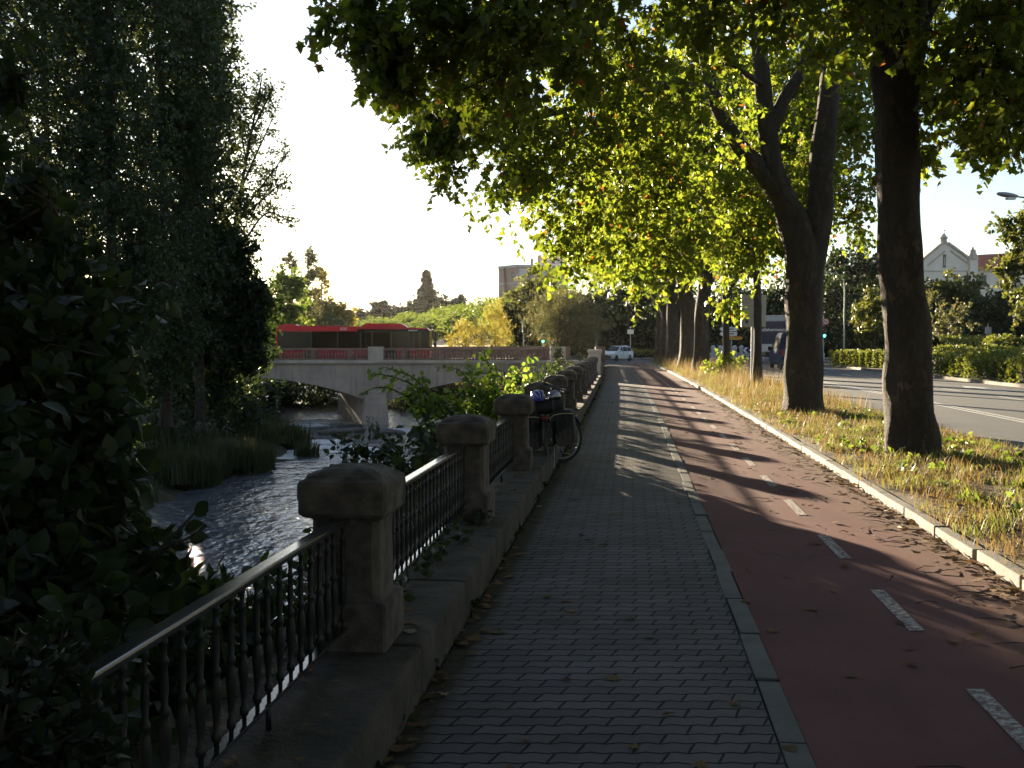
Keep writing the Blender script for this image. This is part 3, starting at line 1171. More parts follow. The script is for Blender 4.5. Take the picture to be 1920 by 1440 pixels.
px = 446.0
while px > 200:
    hid.lathe([(.08, zb), (.05, zb + hb * .14), (.085, zb + hb * .4), (.045, zb + hb * .82), (.08, zb + hb)], 6, (bx(px), BY + .05, 0))
    px -= stepx
ho = hid.build('far_balusters', PARST, par_o)
ho['kind'] = 'stuff'
# far parapet, simpler because only its top edge can be seen
MB().box(((bx(-100) + bx(1085)) / 2, BY + BW - .2, ZTOP + .65), (bx(1085) - bx(-100), .3, .95)).build('far_parapet', PARST, bridge)
quad_sheet('bridge_roadway', [(bx(-100), BY + .5), (bx(1090), BY + .5), (bx(1090), BY + BW - .5), (bx(-100), BY + BW - .5)], ZTOP + .008, ASPH)

# boulders of the weir below the pier
ROCK = M('wet_rock', (.07, .06, .055), (.12, .10, .09), 3, .55, 1, 6, bdist=.1)
def boulder(px, py, rx, ry, rz, label):
    c = onground(px, py, WATER_Z)
    bm = bmesh.new()
    bmesh.ops.create_icosphere(bm, subdivisions=3, radius=1)
    ph = rng.uniform(0, 6, 4)
    for v in bm.verts:
        k = 1 + .16 * math.sin(3 * v.co.x + ph[0]) + .14 * math.sin(4 * v.co.y + ph[1]) + .1 * math.sin(5 * v.co.z + ph[2])
        v.co = Vector((v.co.x * rx * k, v.co.y * ry * k, v.co.z * rz * k))
    me = bpy.data.meshes.new('boulder')
    bm.to_mesh(me); bm.free()
    o = finish('boulder', me, ROCK, smooth=True)
    o.location = c
    o.rotation_euler = (0, 0, rng.uniform(0, 3))
    tagit(o, label, 'boulder', 'boulders in the river below the bridge pier')
boulder(640, 812, 1.5, .8, .34, 'wide flat wet boulder in the rapids below the bridge pier')
boulder(598, 806, .8, .5, .26, 'small dark boulder in the rapids to the left of the flat one')
boulder(655, 800, .9, .6, .3, 'dark boulder against the foot of the bridge pier')
boulder(568, 822, .9, .7, .25, 'low dark boulder beside the reed tuft on the far bank')
boulder(735, 812, 1.2, .7, .28, 'dark boulder right of the bridge pier beside the bright water')
boulder(480, 872, 1.1, .8, .3, 'pale-topped stone at the water edge below the reeds')
# broken white water over the weir
def foam():
    g = np.random.default_rng(4)
    vs, fs = [], []
    runs = [(525, 605, 795, 797), (560, 640, 790, 788), (575, 650, 826, 829), (600, 700, 838, 840), (520, 560, 858, 851), (535, 575, 845, 842), (620, 690, 846, 848), (740, 800, 806, 806)]
    for x0, x1, y0, y1 in runs:
        n = 60
        for i in range(n):
            t = g.random()
            p = onground(x0 + (x1 - x0) * t, y0 + (y1 - y0) * t + g.normal(0, 1.4), WATER_Z + .03)
            L, wd = g.uniform(.25, .9), g.uniform(.03, .12)
            k = len(vs)
            h = g.uniform(.03, .10)
            vs += [(p.x - L, p.y, WATER_Z - .02), (p.x, p.y - wd * 3, WATER_Z - .02), (p.x + L, p.y, WATER_Z - .02), (p.x, p.y + wd * 3, WATER_Z - .02), (p.x + g.normal(0, .1), p.y, WATER_Z + h)]
            fs += [(k, k + 1, k + 4), (k + 1, k + 2, k + 4), (k + 2, k + 3, k + 4), (k + 3, k, k + 4)]
    o = MB().add(vs, fs).build('foam', M('foam', (.75, .76, .78), (.55, .57, .6), 6, .35), smooth=True)
    tagit(o, 'white broken water running over the low weir below the bridge', 'foam', kind='stuff')
foam()
# ------------------------------------------------------------------ vehicles
BUSRED = M('bus_red', (.62, .016, .030), (.54, .013, .026), 1.2, .35, spec=.4)
VANGL = M('van_glass', (.012, .014, .018), (.02, .022, .026), 2, .9, spec=.05)
RIMM = M('wheel_rim', (.45, .45, .46), (.35, .35, .36), 9, .4, metal=.6)
LAMPR = M('red_lens', (.35, .01, .01), (.28, .01, .01), 9, .25)
LAMPC = M('clear_lens', (.7, .7, .68), (.55, .55, .55), 9, .15)
INTERIOR = M('bus_interior', (.10, .10, .11), (.07, .07, .08), 4, .8)
def text(body, size, mat, parent, loc, rot, name='lettering', ext=.004, bold=0.0):
    cu = bpy.data.curves.new(name, 'FONT')
    cu.body = body
    cu.size = size
    cu.extrude = ext
    cu.offset = bold
    cu.align_x = 'CENTER'
    cu.align_y = 'CENTER'
    tmp = bpy.data.objects.new(name, cu)
    COL.objects.link(tmp)
    dg = bpy.context.evaluated_depsgraph_get()
    me = bpy.data.meshes.new_from_object(tmp.evaluated_get(dg))
    bpy.data.objects.remove(tmp)
    me.materials.clear()
    me.transform(Matrix.Translation(loc) @ rot)
    return finish(name, me, mat, parent, local=True)

def wheel(parent, x, y, r, wd, rimm=RIMM, name='wheel'):
    t = MB().lathe([(r * .62, -wd / 2), (r * .93, -wd / 2), (r, -wd * .35), (r, wd * .35), (r * .93, wd / 2), (r * .62, wd / 2)], 22, (x, y, r), 'y').build(name, RUBBER, parent, True, local=True, angle=40)
    rm = MB().lathe([(r * .60, -wd * .42), (r * .5, -wd * .36), (r * .16, -wd * .46), (r * .16, wd * .46), (r * .5, wd * .36), (r * .60, wd * .42)], 18, (x, y, r), 'y')
    rm.build('rim', rimm, t, True, local=True, angle=40)

def bus():
    L, W = 11.5, 2.5
    t = thing('city_bus', 'long red city bus with dark windows and a roof pod driving over the bridge', 'bus', (bx(662, 77.6), 77.6 + W / 2, ZTOP + .01))
    h = L / 2
    zr = lambda x: 2.66 - .016 * x
    lo = MB().box((0, 0, .68), (L - .02, W, .72), bev=.06)
    lo.box((0, 0, .42), (L - .5, W - .2, .30))
    lo.build('lower_body', BUSRED, t, local=True)
    # roof slab that rises slightly to the rear
    poly = [(-h, 2.28), (h - .12, 2.28), (h - .02, zr(h) - .22), (h - .25, zr(h) - .02), (-h + .2, zr(-h)), (-h, zr(-h) - .15)]
    MB().extrude(poly, 'y', -W / 2 + .02, W / 2 - .02).build('roof', BUSRED, t, local=True)
    pod = MB().extrude([(.55, zr(1) - .03), (4.05, zr(4) - .03), (3.85, zr(3) + .12), (3.55, zr(3) + .26), (.95, zr(1) + .25), (.75, zr(1) + .14)], 'y', -.95, .95)
    pod.build('roof_pod', BUSRED, t, local=True)
    MB().extrude([(-5.45, zr(-5) - .02), (-4.25, zr(-4) - .02), (-4.4, zr(-4) + .09), (-5.3, zr(-5) + .10)], 'y', -.8, .8).build('rear_roof_hatch', BUSRED, t, local=True)
    MB().box((0, 0, 1.02), (L - .1, W - .1, .05)).build('floor', INTERIOR, t, local=True)
    # rear wall and black engine side panel
    MB().box((-h + .06, 0, 1.66), (.10, W - .06, 1.24), bev=.03).build('rear_panel', BUSRED, t, local=True)
    for s in (-1, 1):
        MB().box((-h + 1.35, s * (W / 2 - .03), 1.62), (2.45, .05, 1.30)).build('engine_side_panel', DARKGL, t, local=True)
    pill = [-h + 2.62, -1.15, 0.55, 1.45, 2.85, 4.15, 5.0, 5.62]
    for s in (-1, 1):
        for x in pill:
            MB().box((x, s * (W / 2 - .05), 1.66), (.11, .08, 1.25)).build('pillar', BLACKP, t, local=True)
        for a, b in zip(pill, pill[1:]):
            MB().box(((a + b) / 2, s * (W / 2 - .025), 1.66), (b - a - .112, .03, 1.24)).build('window', GLASS, t, local=True)
    MB().box((h - .03, 0, 1.66), (.04, W - .12, 1.24)).build('windscreen', GLASS, t, local=True)
    for x0, x1 in ((.60, 1.40), (4.20, 4.95)):
        d = MB()
        for xx in (x0, (x0 + x1) / 2, x1):
            d.box((xx, -W / 2 - .012, 1.3), (.055, .024, 1.9))
        d.box(((x0 + x1) / 2, -W / 2 - .012, .37), (x1 - x0 + .05, .022, .06))
        d.build('door', BLACKP, t, local=True)
    MB().box((3.0, -W / 2 - .004, 2.36), (5.3, .01, .17)).build('destination_band', DARKGL, t, local=True)
    rx = Matrix.Rotation(R(90), 4, 'X')
    text('A28', .30, WHITE, t, Vector((-.72, -W / 2 + .005, 2.47)), rx, 'line_number')
    text('autobuses', .17, WHITE, t, Vector((4.5, -W / 2 - .016, 2.36)), rx, 'side_lettering', bold=.004)
    for x in (-3.2, 2.85):
        for s in (-1, 1):
            MB().torus((x, s * (W / 2 - .01), .5), .56, .05, 'y', 20, 6, a0=0, a1=math.pi).build('wheel_arch', BLACKP, t, local=True)
            wheel(t, x, s * (W / 2 - .14), .48, .29)
    for s in (-1, 1):
        MB().box((h - .02, s * .85, .75), (.06, .4, .2), bev=.02).build('headlight', LAMPC, t, local=True)
        m = MB().tube([(h - .1, s * 1.2, 2.55), (h + .22, s * 1.3, 2.5), (h + .26, s * 1.3, 2.25)], .022, 6)
        m.box((h + .26, s * 1.3, 2.05), (.12, .24, .42), bev=.03)
        m.build('mirror', BLACKP, t, local=True)
        MB().box((-h + .01, s * 1.0, .95), (.05, .2, .3), bev=.02).build('tail_light', LAMPR, t, local=True)
    for i in range(11):
        x = -3.9 + i * .82
        if abs(x - 1.0) < .5 or x > 3.9:
            continue
        s = MB()
        for y in (-.85, -.42, .42, .85):
            s.box((x, y, 1.35), (.42, .40, .10), bev=.03).box((x - .2, y, 1.62), (.08, .40, .55), bev=.03)
        s.build('seat', INTERIOR, t, local=True)
    rail = MB()
    for x in (-1.0, .5, 1.5, 3.0, 4.1):
        rail.tube([(x, -.25, 1.03), (x, -.25, 2.28)], .02, 6)
    rail.build('grab_pole', M('yellow_pole', (.6, .45, .05), None, 5, .4), t, local=True)
    return t
bus()

def loft(stations, mb=None, mi=0):
    """skin through cross-sections (x, z_low, z_belt, z_top, w_low, w_belt, w_top)"""
    vs, fs = [], []
    n = 12
    for x, z0, zb, zt, w0, wb, wt in stations:
        half = [(w0 * .9, z0), (w0, z0 + .10), (wb + .015, z0 + (zb - z0) * .6), (wb, zb), (wt + (wb - wt) * .15, zb + (zt - zb) * .82), (wt * .86, zt)]
        sec = half + [(-a, b) for a, b in reversed(half)]
        vs += [(x, a, b) for a, b in sec]
    for i in range(len(stations) - 1):
        for k in range(n):
            k2 = (k + 1) % n
            fs.append((i * n + k, i * n + k2, (i + 1) * n + k2, (i + 1) * n + k))
    fs.append(tuple(range(n - 1, -1, -1)))
    fs.append(tuple(range((len(stations) - 1) * n, len(stations) * n)))
    return (mb or MB()).add(vs, fs, mi)

def side_panel(mb, pts, yf, s, th=.012, off=.004):
    """thin panel on the flank: pts (x,z), yf(z) gives the half width"""
    vs = [(x, s * (yf(z) + off), z) for x, z in pts] + [(x, s * (yf(z) + off - th), z) for x, z in pts]
    n = len(pts)
    fs = [tuple(range(n)), tuple(range(2 * n - 1, n - 1, -1))] + [(i, (i + 1) % n, n + (i + 1) % n, n + i) for i in range(n)]
    return mb.add(vs, fs)

def white_car():
    loc = Vector((bx(1156, 92), 92, .01))
    hd = Vector((-math.sin(R(38)), -math.cos(R(38)), 0))
    t = thing('white_car', 'small white estate car turning at the far end of the pavement', 'car', loc, math.atan2(hd.y, hd.x))
    t.scale = (.86, .86, .92)
    CARW = M('car_white', (.62, .66, .72), (.56, .60, .66), 1, .25, spec=.6)
    st = [(2.06, .36, .55, .58, .62, .62, .55), (1.95, .24, .66, .70, .80, .78, .70), (1.25, .2, .82, .87, .84, .82, .74), (.98, .2, .87, .93, .84, .83, .76),
          (.15, .2, .89, 1.40, .84, .83, .62), (-.9, .2, .90, 1.44, .84, .83, .62), (-1.65, .2, .91, 1.38, .84, .82, .60), (-1.98, .24, .90, .98, .82, .80, .66), (-2.06, .36, .80, .84, .74, .72, .62)]
    loft(st).build('body', CARW, t, True, local=True, angle=30)
    yf = lambda z: .83 - max(0, z - .9) * .36
    for s in (-1, 1):
        for pts, nm in (([(.72, .93), (.10, .93), (.05, 1.33), (.22, 1.33)], 'side_window'), ([(.02, .93), (-.78, .93), (-.78, 1.35), (-.03, 1.34)], 'side_window'), ([(-.86, .93), (-1.62, .96), (-1.50, 1.29), (-.86, 1.35)], 'side_window')):
            side_panel(MB(), pts, yf, s, off=.02).build(nm, DARKGL, t, local=True)
        for x in (.06, -.82):
            side_panel(MB(), [(x + .012, .35), (x - .012, .35), (x - .012, .9), (x + .012, .9)], lambda z: .845, s, off=.006).build('door_gap', BLACKP, t, local=True)
        wheel(t, 1.28, s * .76, .30, .19); wheel(t, -1.28, s * .76, .30, .19)
        MB().box((1.99, s * .56, .62), (.10, .30, .13), bev=.03).build('headlight', LAMPC, t, local=True)
        MB().box((-1.98, s * .66, .78), (.10, .18, .28), bev=.03).build('tail_light', LAMPR, t, local=True)
        MB().box((.62, s * .93, .97), (.12, .16, .12), bev=.04).build('mirror', CARW, t, local=True)
        MB().tube([(.1, s * .5, 1.47), (-1.5, s * .5, 1.45)], .022, 6).build('roof_bar', METAL, t, local=True)
    MB().add([(.95, -.68, .97), (.95, .68, .97), (.22, .56, 1.395), (.22, -.56, 1.395), (.93, -.68, .95), (.93, .68, .95), (.2, .56, 1.375), (.2, -.56, 1.375)],
             [(0, 1, 2, 3), (4, 5, 6, 7), (0, 1, 5, 4), (1, 2, 6, 5), (2, 3, 7, 6), (3, 0, 4, 7)]).build('windscreen', DARKGL, t, local=True)
    MB().box((2.06, 0, .40), (.06, 1.2, .16), bev=.02).box((2.05, 0, .56), (.05, .6, .08)).build('grille', BLACKP, t, local=True)
white_car()

def blue_van():
    Y = 66.0
    t = thing('blue_van', 'dark blue van seen from behind, driving away beside the forked tree trunk', 'van', (bx(1481, Y), Y, .006), R(90) - math.atan(slope(Y)))
    VB = M('van_blue', (.022, .045, .13), (.018, .038, .11), 1, .75, spec=.05)
    st = [(2.5, .4, .75, .80, .82, .82, .72), (2.35, .25, .95, 1.0, .96, .95, .85), (1.65, .22, 1.12, 1.2, .98, .97, .88), (.85, .22, 1.16, 2.08, .98, .97, .76),
          (.5, .22, 1.18, 2.22, .98, .97, .78), (-2.0, .22, 1.18, 2.26, .98, .97, .80), (-2.42, .22, 1.18, 2.20, .97, .96, .80), (-2.52, .30, 1.15, 2.1, .95, .94, .78)]
    loft(st).build('body', VB, t, True, local=True, angle=28)
    yf = lambda z: .97 - max(0, z - 1.18) * .17
    for s in (-1, 1):
        for pts in ([(1.3, 1.25), (.45, 1.25), (.45, 1.9), (.8, 1.9)], [(.25, 1.25), (-.85, 1.25), (-.85, 1.92), (.25, 1.92)], [(-1.0, 1.25), (-2.2, 1.25), (-2.2, 1.92), (-1.0, 1.92)]):
            side_panel(MB(), pts, yf, s, off=.025).build('side_window', VANGL, t, local=True)
        wheel(t, 1.55, s * .88, .33, .22); wheel(t, -1.5, s * .88, .33, .22)
        MB().box((-2.50, s * .86, 1.0), (.08, .14, .46), bev=.03).build('tail_light', LAMPR, t, local=True)
        MB().box((1.2, s * 1.10, 1.25), (.14, .2, .28), bev=.04).build('mirror', BLACKP, t, local=True)
    MB().box((-2.535, 0, 1.62), (.02, 1.42, .66), bev=.008).build('rear_window', DARKGL, t, local=True)
    MB().box((-2.535, 0, 1.2), (.02, .012, 1.7)).build('rear_door_gap', BLACKP, t, local=True)
    MB().box((-2.55, 0, .42), (.14, 1.84, .24), bev=.04).build('bumper', BLACKP, t, local=True)
    MB().box((-2.55, -.3, .88), (.02, .52, .12)).build('number_plate', WHITE, t, local=True)
blue_van()

def lorry():
    Y = 80.0
    t = thing('box_lorry', 'tall box lorry with a dark blue rear panel lettered in white, ahead of the van', 'lorry', (bx(1447, Y), Y, .006), R(90) - math.atan(.25))
    NAVY = M('navy_panel', (.028, .028, .075), (.022, .022, .06), 2, .4)
    OFFW = M('lorry_white', (.66, .66, .68), (.56, .56, .58), 2, .5)
    MB().box((3.0, 0, 2.35), (6.0, 2.46, 2.65), bev=.03).build('box_body', OFFW, t, local=True)
    MB().box((-.02, 0, 2.40), (.05, 2.02, 1.75)).build('rear_panel', NAVY, t, local=True)
    fr = MB()
    for s in (-1, 1):
        fr.box((-.04, s * 1.14, 2.3), (.10, .16, 2.7), bev=.02)
    fr.box((-.04, 0, 3.68), (.12, 2.48, .10), bev=.02).box((-.03, 0, 3.45), (.06, 2.1, .22))
    fr.build('rear_frame', M('silver_frame', (.60, .60, .64), (.5, .5, .54), 4, .4), t, local=True)
    rot = Matrix.Rotation(R(-90), 4, 'Z') @ Matrix.Rotation(R(90), 4, 'X')
    text('vallehermoso', .345, WHITE, t, Vector((-.055, -.02, 2.62)), rot, 'rear_lettering', bold=.008)
    MB().box((-.03, 0, 1.2), (.06, 2.1, .5)).build('tail_lift', OFFW, t, local=True)
    MB().box((3.2, 0, .75), (6.2, .9, .22)).build('chassis', BLACKP, t, local=True)
    MB().box((7.0, 0, 1.65), (1.7, 2.3, 2.3), bev=.12).build('cab', OFFW, t, local=True)
    for s in (-1, 1):
        wheel(t, 1.2, s * 1.0, .46, .34); wheel(t, 6.8, s * 1.0, .46, .3)
        MB().box((-.05, s * .95, .80), (.08, .34, .14), bev=.02).build('tail_light', LAMPR, t, local=True)
    MB().box((-.06, 0, .62), (.1, 2.2, .12)).build('bumper', BLACKP, t, local=True)
lorry()

# ------------------------------------------------------------------ street furniture
def back_sign():
    Y = 36.5
    b = P(bx(1410, Y) - cx(Y), Y, .1)
    t = thing('road_sign', 'grey box-backed road sign on a steel post beside the thin trunk', 'road sign', b)
    MB().tube([b, b + Vector((0, 0, 3.45))], .045, 10).build('post', GALV, t, True, angle=40)
    w0, w1 = bx(1389, Y), bx(1434, Y)
    z0, z1 = at(0, 613, Y).z, at(0, 553, Y).z
    bk = MB().box(((w0 + w1) / 2, Y - .09, (z0 + z1) / 2), (w1 - w0, .03, z1 - z0), bev=.01)
    bk.box((w0 - .005, Y - .12, (z0 + z1) / 2), (.05, .09, z1 - z0 + .01), bev=.01)
    for k in range(7):
        bk.box(((w0 + w1) / 2, Y - .110, z0 + (z1 - z0) * (k + .5) / 7), (w1 - w0 - .1, .016, .012))
    bk.build('panel', M('sign_back', (.42, .40, .34), (.34, .33, .28), 5, .5, metal=.2), t)
    MB().box((w0 + .17, Y - .108, z0 + .2), (.11, .006, .16)).build('sticker', BLACKP, t)
    MB().box((b.x, Y - .06, z1 - .2), (.14, .06, .05)).box((b.x, Y - .06, z0 + .2), (.14, .06, .05)).build('bracket', GALV, t)
back_sign()

def direction_signs():
    Y = 88.0
    b = Vector((bx(1371, Y), Y, .05))
    t = thing('direction_sign', 'signpost with two white arrow boards above one yellow arrow board', 'signpost', b)
    MB().tube([b, Vector((b.x, Y, at(0, 611, Y).z))], .05, 8).build('post', GALV, t, True, angle=40)
    YEL = M('sign_yellow', (.62, .36, .02), (.55, .32, .02), 4, .45)
    BLU = M('sign_ink', (.05, .05, .10), (.07, .06, .10), 9, .5)
    REDI = M('sign_red_ink', (.45, .08, .07), None, 9, .5)
    def board(pl, pr, pt, pb, left, mat, ink, name):
        x0, x1, z1, z0 = bx(pl, Y), bx(pr, Y), at(0, pt, Y).z, at(0, pb, Y).z
        zm, k = (z0 + z1) / 2, (z1 - z0) * .55
        poly = [(x0, zm), (x0 + k, z1), (x1, z1), (x1, z0), (x0 + k, z0)] if left else [(x0, z0), (x0, z1), (x1 - k, z1), (x1, zm), (x1 - k, z0)]
        o = MB().extrude(poly, 'y', Y - .10, Y - .06).build(name, mat, t)
        m = MB()
        m.box(((x0 + x1) / 2 + .05, Y - .104, zm), ((x1 - x0) * .55, .008, (z1 - z0) * .30))
        m.build('faded_lettering', ink, o)
    board(1348, 1381, 613.5, 620.5, True, WHITE, BLU, 'white_arrow_board')
    board(1348, 1381, 622, 630, True, WHITE, REDI, 'white_arrow_board')
    board(1366, 1392, 631, 637, False, YEL, M('sign_orange_ink', (.5, .22, .02), None, 9, .5), 'yellow_arrow_board')
direction_signs()

def chevron():
    Y = 92.0
    x0, x1, z0, z1 = bx(1392, Y), bx(1416, Y), at(0, 662, Y).z, at(0, 651, Y).z
    b = Vector(((x0 + x1) / 2, Y, .05))
    t = thing('chevron_sign', 'small blue and white chevron board pointing left behind the guard rail', 'road sign', b)
    MB().tube([b + Vector((-.2, 0, 0)), Vector((b.x - .2, Y, z1))], .04, 6).build('post', GALV, t)
    p = MB().box((b.x, Y - .07, (z0 + z1) / 2), (x1 - x0, .03, z1 - z0)).build('panel', M('sign_blue', (.03, .05, .16), None, 5, .4), t)
    hh = z1 - z0
    for k in range(2):
        xx = x0 + .02 + k * hh * 1.05
        poly = [(xx, z0 + hh / 2), (xx + hh * .5, z1 - .01), (xx + hh * .85, z1 - .01), (xx + hh * .35, z0 + hh / 2), (xx + hh * .85, z0 + .01), (xx + hh * .5, z0 + .01)]
        MB().extrude(poly, 'y', Y - .092, Y - .0865).build('chevron', WHITE, p)
chevron()

def guard_rail():
    Y0 = 93.5
    b = Vector((bx(1300, Y0), Y0, .02))
    t = thing('guard_rail', 'grey metal guard rail along the edge of the cross street', 'guard rail', b)
    m = MB()
    xa, xb = bx(1318, Y0), bx(1545, Y0)
    for z in (.66, .50):
        m.box(((xa + xb) / 2, Y0, z), (xb - xa, .06, .10), bev=.02)
    m.build('rail', GALV, t)
    n = 9
    for i in range(n):
        MB().box((xa + (xb - xa) * i / (n - 1), Y0 + .08, .36), (.08, .09, .70)).build('post', GALV, t)
guard_rail()
BOLL = M('pale_bollard', (.42, .42, .44), (.32, .32, .34), 4, .8)
for i, (px, lab) in enumerate(((1337, 'pale stone bollard behind the guard rail, leftmost of the four'), (1350, 'pale stone bollard beside the thin pale pole'),
                               (1377, 'pale stone bollard below the yellow arrow board'), (1390, 'pale stone bollard next to the chevron board'))):
    Y = 101
    o = MB().lathe([(.30, 0), (.30, .15), (.24, .2), (.22, .95), (.27, 1.0), (.26, 1.12), (.16, 1.28), (.02, 1.34)], 12).build('bollard', BOLL, None, True, angle=40)
    o.location = (bx(px, Y), Y, .05)
    tagit(o, lab, 'bollard', 'stone bollards beyond the guard rail')

def traffic_signal(name, px, Y, ptop, lab, lit, extra=None, face=1):
    b = Vector((bx(px, Y), Y, .02))
    t = thing('traffic_light', lab, 'traffic light', b, 0, 'traffic lights around the crossing')
    zt = at(0, ptop, Y).z
    MB().tube([b, Vector((b.x, Y, zt + .05))], .055, 10).build('pole', METAL, t, True, angle=40)
    hz = zt - .55
    hd = MB().box((b.x, Y - .16, hz), (.30, .22, .92), bev=.03).build('signal_head', BLACKP, t)
    cols = [('red', (.9, .05, .03)), ('amber', (.9, .45, .03)), ('green', (.05, .95, .55))]
    for k, (nm, c) in enumerate(cols):
        z = hz + .29 - .29 * k
        on = nm == lit
        m = emit('lit_' + nm + name, c, 3.0) if on else M('unlit_' + nm + name, tuple(.12 * x + .01 for x in c), None, 5, .3)
        MB().lathe([(.098, -.012), (.085, -.03), (.0, -.035)], 14, (b.x, Y - .27, z), 'y').build('lamp', m, hd, True)
        vz = MB().torus((b.x, Y - .33, z), .115, .008, 'y', 14, 4, a0=R(-15), a1=R(195), flat=9)
        vz.build('visor', BLACKP, hd)
    return t, b, zt
t, b, zt = traffic_signal('a', 1543, 79, 609, 'traffic light showing green with a round turn sign on its mast', 'green')
# round no-left-turn sign and curved arm on the same mast
def turn_sign(t, b, Y):
    zc = at(0, 603, Y).z
    o = MB().lathe([(.265, 0), (.265, .03)], 28, (b.x + .14, Y - .14, zc), 'y').build('round_sign', M('sign_white', (.72, .70, .68), None, 5, .4), t)
    MB().torus((b.x + .14, Y - .145, zc), .225, .038, 'y', 30, 6, flat=.3).build('red_ring', M('sign_red', (.55, .04, .04), None, 5, .4), o)
    yy = Y - .150
    arr = MB().extrude([(b.x + .17, zc - .14), (b.x + .22, zc - .14), (b.x + .22, zc + .05), (b.x + .07, zc + .05), (b.x + .07, zc + .10), (b.x - .01, zc + .025), (b.x + .07, zc - .05), (b.x + .07, zc), (b.x + .17, zc)], 'y', yy, yy + .004)
    arr.build('turn_arrow', BLACKP, o)
    bar = MB().box((0, 0, 0), (.40, .005, .04), Matrix.Rotation(R(40), 3, 'Y'))
    bar.move(Matrix.Translation((b.x + .14, yy - .004, zc)))
    bar.build('red_bar', M('sign_red2', (.55, .04, .04), None, 5, .4), o)
    MB().tube([(b.x, Y, zt - .05), (b.x, Y, zt + .6), (b.x - .25, Y, zt + 1.3), (b.x - .75, Y, zt + 1.9), (b.x - 1.3, Y, zt + 2.2)], [.05, .045, .04, .035, .03], 8).build('curved_arm', METAL, t, True)
turn_sign(t, b, 79)
traffic_signal('b', 982, 90, 603, 'traffic light on a thin post seen side-on beyond the bridge parapet, near the yellow tree', None)
traffic_signal('c', 1018, 92, 622, 'traffic light showing green under the grey-green tree beyond the bridge', 'green')
traffic_signal('d', 1118, 94, 612, 'slim traffic light standing in the dark trees to the left of the white car', None)

def street_lamp(base, zt, dx, lab, r=.07, dy=0.0):
    t = thing('street_lamp', lab, 'street lamp', base, 0, 'tall curved street lamps')
    x, y = base.x, base.y
    MB().tube([(x, y, base.z), (x, y, base.z + 1.2), (x, y, zt - 1.3), (x + dx * .05, y + dy * .05, zt - .7), (x + dx * .25, y + dy * .25, zt - .18), (x + dx * .6, y + dy * .6, zt), (x + dx, y + dy, zt + .06)],
              [r * 1.3, r, r * .75, r * .7, r * .6, r * .5, r * .45], 10).build('pole', M('lamp_pole', (.30, .32, .26), (.24, .26, .21), 5, .5, metal=.3), t, True)
    s = 1 if dx > 0 else -1
    hd = MB().lathe([(.03, 0), (.10, .08), (.15, .3), (.16, .55), (.11, .78), (.02, .86)], 12, (0, 0, 0), 'x')
    hd.move(Matrix.Translation((x + dx, y + dy, zt + .07)) @ Matrix.Rotation(math.atan2(dy, dx), 4, 'Z') @ Matrix.Rotation(R(-8), 4, 'Y') @ Matrix.Scale(.62, 4, (0, 0, 1)))
    h = hd.build('lamp_head', METAL, t, True)
    MB().box((x + dx * 1.25, y + dy * 1.25, zt - .0), (.36, .18, .10), bev=.03).build('lamp_glass', LAMPC, h)
street_lamp(Vector((bx(1582, 86), 86, .1)), at(0, 512, 86).z, -1.55, 'tall street lamp with a curved arm behind the clipped hedge, left of the nearest trunk')
Y = 40.0
street_lamp(Vector((bx(1962, Y), Y, .1)), at(0, 372, Y).z, -1.2, 'street lamp whose head reaches in over the road at the edge, beside the church')

def small_sign(px, py, Y, w_, h_, lab, mat, name='road_sign'):
    c = at(px, py, Y)
    b = Vector((c.x, Y, .05))
    t = thing(name, lab, 'road sign', b)
    MB().tube([b, Vector((c.x, Y, c.z + h_ * .7))], .035, 8).build('post', GALV, t)
    return t, c
t, c = small_sign(1852, 622, 62, .7, .7, 'two square grey sign backs stacked on one thin post behind the right-hand hedges', GALV)
SB = M('square_sign_back', (.32, .33, .35), (.26, .27, .28), 4, .5)
for z in (620, 636):
    MB().box((c.x, 61.94, at(0, z, 62).z), (.38, .02, .44), bev=.005).build('panel', SB, t)
t, c = small_sign(1182, 622, 104, .5, .5, 'tiny pale sign board on a post among the dark trees right of the white car', WHITE)
MB().box((c.x, 103.9, c.z), (.62, .05, .44)).box((c.x, 103.9, c.z + .45), (.16, .1, .16), bev=.04).build('panel', M('cream_board', (.78, .74, .60), None, 4, .5), t)
o = MB().lathe([(.26, 0), (.28, .1), (.24, .7), (.33, .75), (.33, .86), (.1, .92)], 14).build('litter_bin', M('bin_white', (.70, .66, .60), (.6, .57, .52), 5, .6), None, True, angle=40)
o.location = (bx(1653, 74), 74, .62)
o2 = MB()
tagit(o, 'pale round litter bin standing behind the clipped hedge, left of the nearest trunk', 'litter bin')
o.location.z = .1

